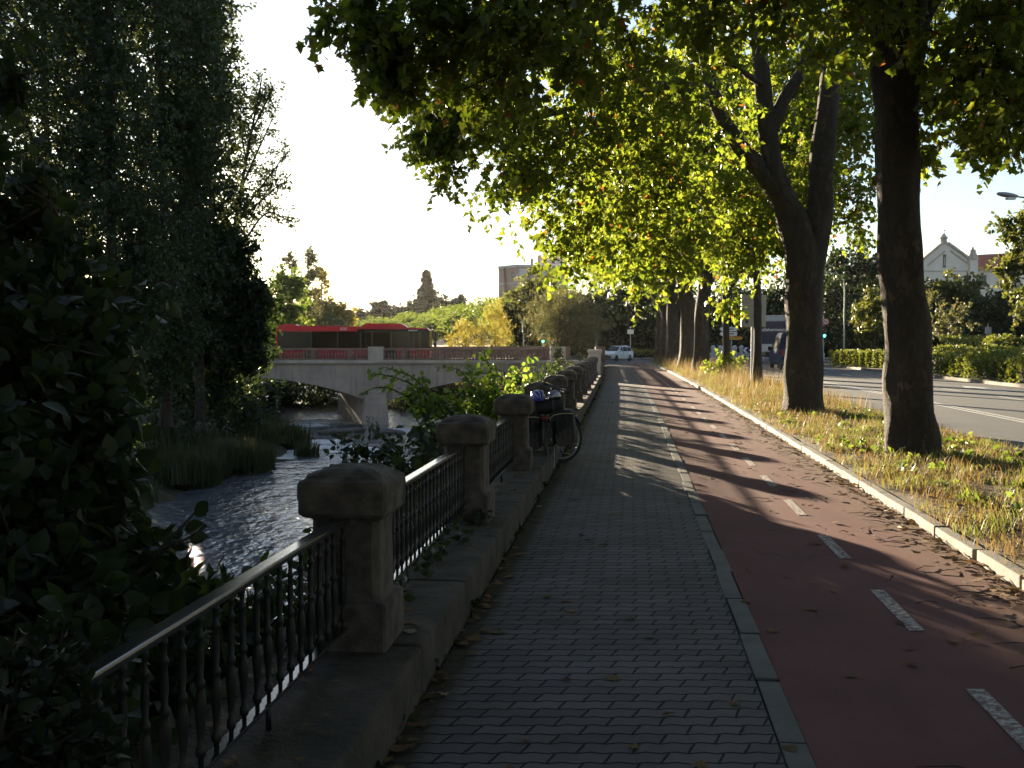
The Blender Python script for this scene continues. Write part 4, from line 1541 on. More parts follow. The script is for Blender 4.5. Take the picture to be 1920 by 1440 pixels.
# ------------------------------------------------------------------ buildings
ROOFT = M('red_roof_tile', (.36, .12, .075), (.27, .09, .06), 2.5, .9, .8, 7, bdist=.05)
CREAM = M('church_wall', (.76, .68, .61), (.66, .59, .52), .8, .9, .3, 4)
WINF = M('dark_window', (.05, .045, .05), (.035, .035, .04), 3, .2)
def church():
    Y = 150.0
    t = thing('church', 'pale stone church with a gable topped by a cross and a red tiled wing', 'church', (bx(1780, Y), Y, 0))
    X = lambda px: bx(px, Y)
    Z = lambda py: at(0, py, Y).z
    D = 16
    xl_, xr_, xa = X(1700), X(1830), X(1768)
    gable = [(xl_, 0), (xr_, 0), (xr_, Z(486)), (X(1808), Z(483)), (xa + .3, Z(456)), (xa - .3, Z(456)), (X(1728), Z(487)), (xl_, Z(500))]
    MB().extrude(gable, 'y', Y, Y + .8).build('gable_wall', CREAM, t)
    MB().extrude([(xl_ + .4, 0), (xr_ - .4, 0), (xr_ - .4, Z(492)), (xa, Z(462)), (xl_ + .4, Z(505))], 'y', Y + .81, Y + D).build('nave', CREAM, t)
    cop = MB()
    for a, b in (((X(1726), Z(487)), (xa - .4, Z(455.5))), ((xa + .4, Z(455.5)), (X(1810), Z(482)))):
        v = Vector((b[0] - a[0], 0, b[1] - a[1])); L = v.length
        ang = math.atan2(v.z, v.x)
        cop.box((0, 0, 0), (.01, .01, .01)) if False else None
        m = MB().box((L / 2, 0, 0), (L, 1.2, .34), bev=.05)
        m.move(Matrix.Translation((a[0], Y + .3, a[1])) @ Matrix.Rotation(-ang, 4, 'Y'))
        cop.add(m.v, m.f)
        m = MB().box((L / 2, 0, 0), (L * .86, .12, .2))
        m.move(Matrix.Translation((a[0] + (.6 if ang > 0 else .2), Y - .06, a[1] - 1.0)) @ Matrix.Rotation(-ang, 4, 'Y'))
        cop.add(m.v, m.f)
    cop.build('coping', PALE, t)
    MB().lathe([(.62, Z(457)), (.55, Z(455)), (.42, Z(450)), (.52, Z(447)), (.62, Z(446)), (.50, Z(444.5)), (.3, Z(441)), (.05, Z(436))], 8, (xa, Y + .4, 0)).build('finial', PALE, t)
    c = MB().box((xa, Y + .4, Z(432.5)), (.10, .10, Z(429) - Z(437)))
    c.box((xa, Y + .4, Z(431.8)), (.42, .10, .10)).build('cross', IRON, t)
    niche = MB().box((X(1767.5), Y - .01, (Z(501) + Z(478)) / 2), (.42, .06, Z(476) - Z(501))).build('niche', M('niche_brick', (.20, .13, .10), None, 3, .9), t)
    MB().box((X(1767.5), Y - .06, Z(490)), (.2, .1, 1.2), bev=.05).build('statue', PALE, niche)
    MB().box((X(1760), Y - .03, Z(508.5)), (xr_ - xl_ - 1.2, .12, .16)).build('string_course', PALE, t)
    bt = MB().box((X(1819.5), Y - .1, Z(486) / 2), (1.15, 1.1, Z(486)), bev=.06)
    bt.build('buttress', CREAM, t)
    MB().lathe([(.85, Z(487)), (.80, Z(484)), (.42, Z(473)), (.42, Z(471)), (.48, Z(470)), (.22, Z(468)), (.12, Z(465)), (.14, Z(464)), (.02, Z(463))], 8, (X(1819.5), Y - .1, 0), square=True).build('pinnacle', PALE, t)
    w0, w1 = X(1827), X(1990)
    MB().box(((w0 + w1) / 2, Y + 6, Z(505.5) / 2), (w1 - w0, 8, Z(505.5))).build('wing_wall', CREAM, t)
    rf = MB().add([(w0 - .2, Y + 1.6, Z(505.5)), (w1, Y + 1.6, Z(503)), (w1, Y + 7, Z(463)), (w0 - 2.6, Y + 7, Z(475)), (w0 - .2, Y + 12, Z(505)), (w1, Y + 12, Z(505))],
                  [(0, 1, 2, 3), (3, 2, 5, 4), (0, 3, 4), (1, 5, 2), (0, 4, 5, 1)])
    rf.build('wing_roof', ROOFT, t)
    MB().box(((w0 + w1) / 2, Y + 1.85, Z(506)), (w1 - w0, .4, .22)).build('eaves', PALE, t)
    wf = MB()
    wx, wz0, wz1 = X(1853), Z(534), Z(514)
    wo = MB().box((wx, Y + 1.98, (wz0 + wz1) / 2), (.62, .1, wz1 - wz0)).build('window', WINF, t)
    MB().box((wx - .36, Y + 1.95, (wz0 + wz1) / 2), (.1, .16, wz1 - wz0 + .2)).box((wx + .36, Y + 1.95, (wz0 + wz1) / 2), (.1, .16, wz1 - wz0 + .2)).box((wx, Y + 1.95, wz0 - .1), (.62, .2, .12)).build('frame', PALE, wo)
church()

def flats():
    Y = 205.0
    X = lambda px, y=Y: bx(px, y)
    Z = lambda py, y=Y: at(0, py, y).z
    t = thing('apartment_block', 'pinkish brick apartment block on rising ground beyond the trees', 'building', (X(1000), Y, 0))
    BR = M('pink_brick', (.46, .33, .29), (.40, .285, .25), .6, .9)
    GR = M('grey_panel', (.56, .54, .54), (.48, .47, .48), .7, .8)
    RT = M('flat_roof_tile', (.30, .19, .15), None, 1, .9)
    # faces step back to the right
    pts = [(X(935), Y), (X(970), Y - 5), (X(1064), Y - 1), (X(1064), Y + 22), (X(935), Y + 22)]
    MB().extrude(pts, 'z', 0, Z(504)).build('wall', BR, t)
    top = [(X(934), Y - .4), (X(970), Y - 5.5), (X(1066), Y - 1.4), (X(1066), Y + 22.4), (X(934), Y + 22.4)]
    MB().extrude(top, 'z', Z(504) + .004, Z(499.5)).build('roof_slab', GR, t)
    c = ((X(935) + X(1064)) / 2, Y + 9)
    n = len(top)
    z0, z1 = Z(499.5) + .003, Z(494)
    MB().add([(x, y, z0) for x, y in top] + [(c[0] + (x - c[0]) * .25, c[1] + (y - c[1]) * .2, z1) for x, y in top],
             [tuple(range(n - 1, -1, -1)), tuple(range(n, 2 * n))] + [(i, (i + 1) % n, n + (i + 1) % n, n + i) for i in range(n)]).build('roof', RT, t)
    # windows and balconies on the right-hand face, floor by floor
    A, B = Vector((X(970), Y - 5, 0)), Vector((X(1064), Y - 1, 0))
    d = (B - A).normalized()
    ang = math.atan2(d.y, d.x)
    nrm = Vector((d.y, -d.x, 0))
    def panel(u0, u1, za, zb, mat, nm, off=.06, parent=t, dep=.12):
        p = A + d * ((u0 + u1) / 2) + nrm * off
        return MB().box((p.x, p.y, (za + zb) / 2), (u1 - u0, dep, zb - za), Matrix.Rotation(ang, 3, 'Z')).build(nm, mat, parent)
    L = (B - A).length
    zt = Z(504)
    for f in range(4):
        zb = zt - 3.0 * (f + 1)
        panel(.3, 1.9, zb + .3, zb + 2.7, GR, 'grey_infill')
        w_ = panel(2.0, 2.9, zb + .9, zb + 2.3, WINF, 'window')
        panel(1.95, 2.95, zb + .70, zb + .88, PALE, 'sill', .12, w_)
        bcy = panel(3.9, 6.2, zb + .2, zb + 1.1, GR, 'balcony', .5, t, .9)
        panel(4.0, 4.9, zb + 1.15, zb + 2.5, WINF, 'window')
        panel(5.2, 6.1, zb + 1.15, zb + 2.5, GR, 'shutter')
        panel(7.6, 8.6, zb + .9, zb + 2.3, WINF, 'window')
    A2, B2 = Vector((X(935), Y, 0)), Vector((X(970), Y - 5, 0))
    d2 = (B2 - A2).normalized(); n2 = Vector((d2.y, -d2.x, 0)); a2 = math.atan2(d2.y, d2.x); L2 = (B2 - A2).length
    for f in range(4):
        zb = zt - 3.0 * (f + 1)
        p = (A2 + B2) / 2 + n2 * .03
        MB().box((p.x, p.y, zb), (L2 * .98, .10, .22), Matrix.Rotation(a2, 3, 'Z')).build('floor_band', GR, t)
        p = A2 + d2 * L2 * .78 + n2 * .03
        MB().box((p.x, p.y, zb + 1.5), (.8, .10, 1.3), Matrix.Rotation(a2, 3, 'Z')).build('window', WINF, t)
    MB().box((X(946), Y - 2.0, (zt) / 2), (.35, 1.2, zt - .02)).build('drainpipe', RT, t)
    MB().tube([(X(998.6), Y + 8, Z(500)), (X(998.6), Y + 8, Z(479))], .28, 8).build('chimney', BR, t)
    # upper block and gable behind
    t2 = thing('apartment_tower', 'smaller pale upper building with a gable, rising behind the brick apartment block', 'building', (X(1035, 230), 230, 0))
    y2 = 232
    MB().box((X(1036, y2), y2 + 4, Z(484, y2) / 2), (X(1060, y2) - X(1012, y2), 8, Z(484, y2))).build('wall', GR, t2)
    MB().add([(X(1011, y2), y2 - .3, Z(484, y2)), (X(1062, y2), y2 - .3, Z(484, y2)), (X(1062, y2), y2 + 8.3, Z(484, y2)), (X(1011, y2), y2 + 8.3, Z(484, y2)), (X(1024, y2), y2 + 4, Z(480, y2)), (X(1054, y2), y2 + 4, Z(480, y2))],
             [(0, 1, 5, 4), (1, 2, 5), (2, 3, 4, 5), (3, 0, 4), (0, 3, 2, 1)]).build('roof', RT, t2)
    for px in (1020, 1037):
        MB().box((X(px, y2), y2 - .02, Z(490, y2)), (.6, .1, .9)).build('window', WINF, t2)
    MB().box((X(1011.5, y2), y2 + 2, Z(478, y2) / 2), (.9, 3, Z(478, y2))).build('end_wall', BR, t2)
    MB().extrude([(X(1032, y2 + 12), 0), (X(1062, y2 + 12), 0), (X(1062, y2 + 12), Z(474, y2 + 12)), (X(1047, y2 + 12), Z(465, y2 + 12)), (X(1032, y2 + 12), Z(474, y2 + 12))], 'y', y2 + 12, y2 + 20).build('gable', PALE, t2)
flats()
# ------------------------------------------------------------------ loaded touring bicycle
FRAMEM = M('bike_frame', (.035, .03, .03), (.05, .045, .045), 9, .3, spec=.6)
CHROME = M('alloy', (.20, .20, .21), (.14, .14, .15), 12, .35, metal=.8)
CLOTH = M('pannier_cloth', (.018, .018, .022), (.03, .03, .034), 30, .85, .4, 120)
GREYCL = M('pocket_cloth', (.10, .085, .075), (.075, .065, .06), 30, .85, .4, 120)
REFL = M('reflective_piping', (.55, .47, .25), (.45, .38, .2), 12, .35)
HELB = M('helmet_blue', (.04, .05, .42), (.03, .04, .34), 4, .25)
HELW = M('helmet_grey', (.50, .52, .60), (.42, .44, .5), 6, .35)
def bicycle():
    base = onground(1037, 884)
    yaw = R(-10)
    fwd = R(90) + yaw
    t = thing('touring_bicycle', 'loaded black touring bicycle seen from behind, leaning on the low wall, front wheel turned', 'bicycle', base, yaw)
    lean = R(-7)
    t.rotation_euler = (0, lean, yaw)
    r = .335
    def mk_wheel(c, steer):
        mt = Matrix.Translation(c) @ Matrix.Rotation(steer, 4, 'Z')
        w_ = MB().torus((0, 0, 0), r - .024, .024, 'x', 48, 10).move(mt).build('wheel', RUBBER, t, True, local=True)
        MB().torus((0, 0, 0), r - .052, .013, 'x', 48, 8, flat=1.0).move(mt).build('rim', CHROME, w_, True, local=True)
        sp = MB()
        for k in range(32):
            a = 2 * math.pi * k / 32
            s = .03 if k % 2 else -.03
            b = a + (.35 if (k // 2) % 2 else -.35)
            sp.tube([(s, .022 * math.cos(b), .022 * math.sin(b)), (0, (r - .055) * math.cos(a), (r - .055) * math.sin(a))], .0013, 4, cap=False)
        sp.move(mt).build('spokes', CHROME, w_, True, local=True)
        MB().lathe([(.012, -.06), (.024, -.045), (.024, -.03), (.016, -.028), (.016, .028), (.024, .03), (.024, .045), (.012, .06)], 12, (0, 0, 0), 'x').move(mt).build('hub', CHROME, w_, True, local=True)
        return mt
    steer = R(-50)
    mk_wheel(Vector((0, 0, r)), 0)
    # the steering axis passes through the head tube; the front wheel swings round it
    HT, HB = Vector((0, .80, .90)), Vector((0, .86, .74))
    ax = (HT - HB).normalized()
    rotS = Matrix.Translation(HB) @ Matrix.Rotation(steer, 4, ax) @ Matrix.Translation(-HB)
    fc0 = Vector((0, 1.04, r))
    fc = rotS @ fc0
    fc.z = r
    mtF = mk_wheel(fc, steer)
    BB, SS = Vector((0, .43, .29)), Vector((0, .27, .78))
    f = MB()
    f.tube([BB, HB], .019, 10).tube([SS - Vector((0, -.01, .04)), HT - Vector((0, 0, .05))], .016, 10).tube([BB, SS], .017, 10).tube([HB - ax * .03, HT + ax * .03], .021, 12)
    for s in (-1, 1):
        f.tube([(s * .055, 0, r), (s * .03, .30, .30), (s * .02, .43, .29)], .010, 8)
        f.tube([(s * .055, 0, r), (s * .02, .25, .74)], .008, 8)
    f.build('frame', FRAMEM, t, True, local=True)
    fk = MB()
    for s in (-1, 1):
        fk.tube([rotS @ Vector((s * .035, .875, .70)), rotS @ Vector((s * .052, .96, .5)), rotS @ Vector((s * .055, 1.04, r))], [.014, .012, .009], 8)
    fk.tube([rotS @ Vector((-.04, .875, .71)), rotS @ Vector((.04, .875, .71))], .016, 8)
    fk.build('fork', FRAMEM, t, True, local=True)
    hb = MB()
    st = HT + ax * .14
    hb.tube([HT + ax * .02, st], .015, 10)
    ext = st + Vector((0, .09, .02))
    hb.tube([st, ext], .014, 10)
    hb.tube([ext + Vector((-.29, -.05, .0)), ext + Vector((-.12, -.01, .0)), ext, ext + Vector((.12, -.01, .0)), ext + Vector((.29, -.05, .0))], .013, 10)
    hb.v = [tuple(rotS @ Vector(v)) for v in hb.v]
    hbo = hb.build('handlebar', BLACKP, t, True, local=True)
    for s in (-1, 1):
        g = MB().tube([ext + Vector((s * .18, -.025, 0)), ext + Vector((s * .30, -.052, 0))], .018, 10)
        g.tube([ext + Vector((s * .17, .02, -.005)), ext + Vector((s * .27, .03, -.02))], .006, 6)
        g.v = [tuple(rotS @ Vector(v)) for v in g.v]
        g.build('grip', RUBBER, hbo, True, local=True)
    lamp = MB().lathe([(.01, -.04), (.035, -.03), (.04, .03), (.03, .035)], 12, rotS @ (ext + Vector((.06, .06, -.04))), 'y')
    lamp.build('headlight', CHROME, t, True, local=True)
    sd = MB().tube([SS, SS + Vector((0, -.04, .12))], .013, 8)
    sd.build('seat_post', CHROME, t, True, local=True)
    s_ = MB()
    s_.add([(-.075, .09, .93), (.075, .09, .93), (.07, .17, .935), (.028, .25, .925), (.02, .37, .92), (-.02, .37, .92), (-.028, .25, .925), (-.07, .17, .935),
            (-.07, .10, .89), (.07, .10, .89), (.06, .17, .89), (.02, .25, .885), (.014, .36, .89), (-.014, .36, .89), (-.02, .25, .885), (-.06, .17, .89)],
           [(0, 1, 2, 3, 4, 5, 6, 7), (15, 14, 13, 12, 11, 10, 9, 8)] + [(i, (i + 1) % 8, 8 + (i + 1) % 8, 8 + i) for i in range(8)])
    s_.build('saddle', BLACKP, t, True, local=True, angle=50)
    # mudguards, rack, chain set
    MB().torus((0, 0, r), r + .03, .026, 'x', 26, 6, a0=R(20), a1=R(215), flat=1.0).build('mudguard', BLACKP, t, True, local=True)
    fm = MB().torus((0, 0, 0), r + .026, .022, 'x', 18, 6, a0=R(22), a1=R(160), flat=1.4).move(mtF)
    fm.build('mudguard', BLACKP, t, True, local=True)
    rk = MB()
    for s in (-1, 1):
        rk.tube([(s * .06, .28, .73), (s * .065, -.17, .735)], .006, 6)
        rk.tube([(s * .065, 0, r), (s * .07, -.06, .73)], .006, 6).tube([(s * .065, 0, r), (s * .07, .08, .73)], .006, 6)
    rk.tube([(-.065, -.17, .735), (.065, -.17, .735)], .006, 6)
    rk.build('rack', FRAMEM, t, True, local=True)
    MB().lathe([(.09, .050), (.09, .054), (.02, .056)], 28, BB, 'x').build('chainring', CHROME, t, local=True)
    ck = MB().tube([BB + Vector((.06, 0, 0)), BB + Vector((.075, .09, -.14))], .011, 6).tube([BB + Vector((-.06, 0, 0)), BB + Vector((-.075, -.09, .14))], .011, 6)
    ck.build('crank', CHROME, t, True, local=True)
    for s, yv, zv in ((1, .09, -.14), (-1, -.09, .14)):
        MB().box(BB + Vector((s * .12, yv, zv)), (.09, .06, .02), bev=.005).build('pedal', BLACKP, t, local=True)
    MB().box((0, -.20, .70), (.06, .03, .04), bev=.008).build('rear_reflector', LAMPR, t, local=True)
    # ---- luggage, each piece an object of its own placed in the bicycle's frame
    W_ = Matrix.Translation(base) @ Matrix.Rotation(yaw, 4, 'Z') @ Matrix.Rotation(lean, 4, 'Y')
    def lug(name, lab, cat, build, c, rz=0.0, grp=None):
        o = thing(name, lab, cat, W_ @ Vector(c), 0, grp)
        o.rotation_euler = (0, lean, yaw + rz)
        build(o)
        return o
    def pannier(o):
        bm = bmesh.new()
        bmesh.ops.create_cube(bm, size=1)
        bmesh.ops.subdivide_edges(bm, edges=bm.edges[:], cuts=3, use_grid_fill=True)
        for v in bm.verts:
            x, y, z = v.co
            k = 1 - .22 * max(0, -z - .1)
            v.co = Vector((x * .235 * (k + .10 * (1 - 4 * z * z)), y * .34 * (k + .10 * (1 - 4 * z * z)), z * .43))
        me = bpy.data.meshes.new('body')
        bmesh.ops.bevel(bm, geom=[e for e in bm.edges if e.calc_face_angle(0) > 1.0], offset=.03, segments=2, affect='EDGES')
        bm.to_mesh(me); bm.free()
        b = finish('body', me, CLOTH, o, True, local=True)
        lid = MB()
        n = 10
        prof = [(-.14, .12), (-.15, .19), (-.11, .235), (0, .25), (.11, .235), (.15, .19), (.14, .12)]
        lid.extrude(prof, 'y', -.20, .18)
        lid.build('lid', CLOTH, o, True, local=True, angle=50)
        pp = [(-.145, -.203, .13), (-.14, -.208, .165), (-.09, -.21, .195), (0, -.212, .205), (.09, -.21, .20), (.145, -.205, .185)]
        MB().tube(pp, .006, 6).build('reflective_piping', REFL, o, True, local=True)
        MB().add([(-.10, -.185, -.20), (.10, -.185, -.20), (.105, -.195, .02), (.02, -.20, .0), (-.105, -.19, -.06), (-.08, -.16, -.20), (.08, -.16, -.20), (.09, -.165, .02), (.01, -.165, .0), (-.09, -.165, -.06)],
                 [(0, 1, 2, 3, 4), (9, 8, 7, 6, 5), (0, 1, 6, 5), (1, 2, 7, 6), (2, 3, 8, 7), (3, 4, 9, 8), (4, 0, 5, 9)]).build('grey_pocket', GREYCL, o, local=True)
        for x in (-.06, .06):
            MB().box((x, -.195, .05), (.022, .012, .26), bev=.004).build('strap', BLACKP, o, local=True)
    lug('pannier_bag', 'black and grey pannier bag on the right side of the bicycle, nearer the pavement', 'pannier', pannier, (.215, .02, .53), 0, 'panniers on the bicycle')
    lug('pannier_bag', 'black and grey pannier bag on the wall side of the bicycle, beside the stone post', 'pannier', pannier, (-.215, .02, .53), 0, 'panniers on the bicycle')
    def roll(o):
        n = 10
        MB().lathe([(.02, -.24), (.075, -.235), (.092, -.20), (.095, 0), (.092, .20), (.075, .235), (.02, .24)], 16, (0, 0, 0), 'x').build('body', CLOTH, o, True, local=True)
        for x in (-.12, .12):
            MB().torus((x, 0, 0), .096, .007, 'x', 20, 6, flat=2.0).build('strap', GREYCL, o, True, local=True)
    lug('rolled_bag', 'black rolled bag strapped across the bicycle rack above the panniers', 'bag', roll, (.0, -.02, .835))
    def helmet(o, m1=HELB, m2=HELW, s=1.0):
        bm = bmesh.new()
        bmesh.ops.create_uvsphere(bm, u_segments=24, v_segments=14, radius=1)
        bmesh.ops.delete(bm, geom=[v for v in bm.verts if v.co.z < -.25], context='VERTS')
        for v in bm.verts:
            v.co = Vector((v.co.x * .095 * s, v.co.y * .135 * s, v.co.z * .10 * s))
        me = bpy.data.meshes.new('shell')
        bm.to_mesh(me); bm.free()
        b = finish('shell', me, m1, o, True, local=True)
        for k in range(-2, 3):
            q = []
            for i in range(9):
                a = R(-80 + 20 * i)
                q.append((k * .034 * s * math.cos(a * .9), .139 * s * math.sin(a), .104 * s * math.cos(a) * (1 - .04 * k * k)))
            MB().tube(q, .0075 * s, 6).build('rib', m2 if k % 2 == 0 else m1, o, True, local=True)
        MB().torus((0, 0, -.025 * s), .112 * s, .008, 'z', 24, 6).build('rim', BLACKP, o, True, local=True)
    lug('cycle_helmet', 'blue cycle helmet with pale ribs on top of the bicycle luggage', 'helmet', helmet, (-.075, -.05, .955), R(25))
    lug('sun_hat', 'grey and blue rounded hat beside the blue helmet on the luggage', 'hat', lambda o: helmet(o, HELW, HELB, .72), (.14, -.02, .955), R(-30))
bicycle()
# ------------------------------------------------------------------ plane trees along the verge
def G(seed): return np.random.default_rng(seed)
def pix(px, py, Y, r): 
    p = at(px, py, Y)
    return (p.x, p.y, p.z, r)
def lpx(Y, pts):
    """limb through image points at distance Y; radius given in photo pixels"""
    return [(*at(px, py, Y + (q[0] if q else 0)), rp * Y / F) for px, py, rp, *q in pts]
def blob(px, py, Y, r, w=1.0, ry=None, rz=None):
    p = at(px, py, Y)
    return (p.x, p.y, p.z, r, ry or r, rz or r * .8, w)

# nearest trunk on the right
Yb = 14.0
limbs = [lpx(Yb, [(1712, 882, 62), (1711, 850, 51), (1708, 790, 46), (1703, 690, 43), (1697, 600, 41), (1690, 500, 39), (1684, 350, 38), (1680, 200, 40), (1682, 90, 47), (1690, 0, 50), (1700, -120, 40), (1720, -300, 30)]),
         lpx(Yb, [(1676, 100, 30), (1640, 20, 27), (1570, -60, 24, -.3), (1430, -150, 20, -.8), (1250, -210, 16, -1.2), (1050, -220, 12, -1.4), (850, -190, 8, -1.5), (720, -120, 5, -1.5)]),
         lpx(Yb, [(1695, 80, 28), (1750, -20, 25), (1830, -120, 22, -.5), (1930, -200, 18, -1), (2050, -260, 12, -1)]),
         lpx(Yb, [(1690, 0, 28), (1660, -200, 26, .6), (1600, -420, 20, 1.4), (1550, -650, 14, 2)]),
         lpx(Yb, [(1690, -60, 26), (1640, -160, 22, -1.2), (1560, -230, 18, -3), (1400, -300, 12, -4.5)])]
blobs = [blob(*b) for b in [
    (725, 15, 12.6, .6, .8), (672, 40, 12.6, .4, .55), (715, 105, 12.8, .4, .5), (790, 150, 13.2, .4, .5), (790, 0, 13, .8), (775, 75, 12.8, .45, .6), (850, 90, 13.3, .9), (840, 0, 13, 1.0), (900, 60, 13, 1.2, 1.2), (1010, 70, 13, 1.3, 1.3), (1130, 40, 13, 1.3, 1.3), (1120, -60, 13, 1.4), (940, -60, 13, 1.4),
    (1260, -30, 13, 1.2, 1.3), (1400, -50, 12.6, 1.2, 1.2), (1540, -60, 12.4, 1.2, 1.2), (1330, -90, 13, 1.5, 1.2), (1500, -110, 13, 1.5, 1.2), (1800, 20, 12.6, 1.1, 1.3), (1900, 60, 12.4, 1.0, 1.0), (1840, 130, 13, .75, .7), (1900, 180, 13.2, .7, .7), (1790, 170, 14.5, .65, .7),
    (1765, 190, 15, .5, .6), (1870, 195, 14, .5, .6), (1825, 255, 14.6, .2, .25), (1915, 225, 13.6, .4, .4), (1745, 90, 15, .6, .6), (1720, -80, 13, 1.5), (1850, -120, 12.5, 1.6), (1980, -60, 12.5, 1.5), (1650, 40, 15.5, .9), (1745, 280, 15.4, .2, .2),
    (1960, 160, 12.5, 1.2), (950, 60, 16, 1.2, .7), (1080, 20, 16, 1.3, .8), (1200, -20, 16.5, 1.3, .8), (1330, -40, 16.5, 1.3, 1.2), (1450, -60, 16.5, 1.3, 1.2), (1560, -50, 16.5, 1.3, 1.2), (1150, 90, 16.5, .8, .7), (1000, -60, 16, 1.5, 1.2), (1200, -80, 16, 1.6, 1.2), (1400, -80, 16, 1.6, 1.2), (1850, 0, 16, 1.3, 1)]]
blobs += [(1.5, 12, 9.2, 2.3, 2.2, 1.4), (4.5, 12, 10.5, 2.6, 2.4, 1.8), (7.5, 13, 10, 2.4, 2.4, 1.8), (5, 16, 11.5, 2.6, 2.4, 2), (8.5, 11, 8.5, 2, 2, 1.5), (3, 9, 8.6, 2.2, 2.0, 1.1), (6.5, 8.8, 8.2, 2.1, 2, 1.2), (2.0, 16, 10, 2, 2, 1.5)]
PG = 'plane trees in a row on the verge'
make_tree('plane_tree', 'thick straight dark plane trunk nearest the viewer on the verge, before the road', limbs, blobs, PLANE_LEAF, L_PLANE, BARK, G(1), PG, .125,
          dict(sub=7, twigs=9, per=11, L=.5, spread=.22, droop=.35), trunk_n=22, hub_r=.03)

# forked plane tree behind it
Yb = 22.4
limbs = [lpx(Yb, [(1505, 795, 46), (1505, 770, 39), (1506, 700, 35), (1509, 600, 33), (1508, 520, 35), (1500, 455, 33), (1478, 390, 25), (1452, 330, 20), (1440, 250, 17), (1430, 150, 15), (1420, 40, 13), (1410, -120, 9)]),
         lpx(Yb, [(1480, 400, 20), (1440, 335, 19), (1395, 285, 16), (1360, 230, 14), (1335, 170, 12), (1318, 90, 10), (1300, -40, 7)]),
         lpx(Yb, [(1520, 500, 26), (1533, 420, 25), (1540, 330, 23), (1550, 220, 20), (1560, 110, 17), (1572, 0, 13), (1590, -150, 9)]),
         lpx(Yb, [(1447, 240, 14), (1470, 185, 12), (1505, 130, 10), (1525, 60, 8), (1545, -40, 5)]),
         lpx(Yb, [(1340, 180, 10), (1270, 160, 9, -1), (1180, 170, 7, -2), (1080, 200, 5, -2.5), (980, 230, 3.5, -3)]),
         lpx(Yb, [(1432, 160, 7), (1400, 140, 5, -.5), (1370, 120, 4, -.8), (1340, 122, 3, -1)])]
blobs = [blob(*b) for b in [
    (815, 240, 18.5, .4, .45), (785, 272, 18.5, .25, .3), (850, 300, 18.5, .3, .35), (865, 265, 18.5, .5, .6), (870, 200, 18.5, .8, .9), (945, 325, 19.5, .35, .4), (940, 270, 19, 1.0, 1.1), (940, 160, 19, 1.3, 1.2), (1030, 330, 20, 1.2, 1.3), (1040, 220, 19.5, 1.3, 1.3), (1060, 130, 20, 1.4, 1.2),
    (1110, 420, 21, 1.1, 1.3), (1150, 320, 20.5, 1.4, 1.5), (1150, 210, 20, 1.4, 1.3), (1230, 440, 22, 1.2, 1.4), (1250, 330, 22, 1.3, 1.5), (1240, 220, 20.5, 1.4, 1.4), (1230, 120, 21, 1.5, 1.3), (1320, 450, 25, .9, 1.0), (1340, 390, 25, 1.2, 1.4),
    (1330, 290, 25.5, 1.3, 1.3), (1330, 90, 25.5, 1.5, 1.3), (1380, 480, 26, .6, .6), (1400, 400, 26, 1.1, 1.2), (1365, 560, 25.5, .25, .2), (1440, 70, 25.5, 1.4, 1.2), (1440, 420, 26.5, .8, .8), (1500, 200, 26, 1.3, 1.2), (1560, 130, 26, 1.3, 1.2), (1590, 250, 26, 1.0, 1.2),
    (1580, 370, 25, .75, 1.0), (1600, 420, 25.4, .35, .35), (1640, 330, 25, .45, .5), (1445, 480, 25.5, .25, .25), (1380, 330, 26, 1.3, 1.2), (1470, 320, 26, 1.0, 1.0), (1180, 490, 24, .6, .8), (1620, 60, 26, 1.3)]]
blobs += [(1.2, 21, 9.8, 2.4, 2.2, 1.5), (4, 22, 11, 2.8, 2.6, 1.8), (7, 22, 12, 2.8, 2.6, 1.8), (10, 23, 10.5, 2.5, 2.5, 2), (5, 27, 12.5, 2.6, 2.4, 1.8), (8.5, 25.5, 8.6, 2.0, 2, 1.6)]
make_tree('plane_tree', 'big plane tree with a forked trunk, second from the viewer on the verge', limbs, blobs, PLANE_LEAF, L_PLANE, BARK, G(2), PG, .13,
          dict(sub=9, twigs=10, per=10, L=.55, spread=.3, droop=.35), trunk_n=18, hub_r=.03)

# the rest of the row: trunks of their own, full crowns shared and turned
def crown_proto(name, seed, lobes, size, leaf, mat, sp, up=.35):
    g = G(seed)
    pos, ax, hubs, tw = sprays(lobes, g, **sp)
    me = leaf_mesh(name, pos, ax, size, leaf, g, up)
    me.materials.append(mat)
    return me, hubs
def lobes_round(g, n, rx, rz, zc, r0, low=-.75):
    out = []
    k = 0
    while k < n:
        u = g.normal(0, 1, 3); u /= np.linalg.norm(u)
        if u[2] < low: continue
        s = g.uniform(.55, 1.0)
        r = r0 * g.uniform(.75, 1.2)
        out.append((u[0] * rx * s, u[1] * rx * s, zc + u[2] * rz * s, r, r, r * .8, 1.0)); k += 1
    return out
protoA, hubsA = crown_proto('crown', 21, lobes_round(G(31), 34, 5.4, 4.2, 8.3, 1.35), .185, PLANE_LEAF, L_PLANE, dict(sub=10, twigs=11, per=10, L=.75, spread=.4, droop=.3))
protoB, hubsB = crown_proto('crown', 22, lobes_round(G(32), 30, 5.0, 4.0, 8.0, 1.4), .185, PLANE_LEAF, L_PLANE, dict(sub=10, twigs=11, per=10, L=.75, spread=.4, droop=.3))
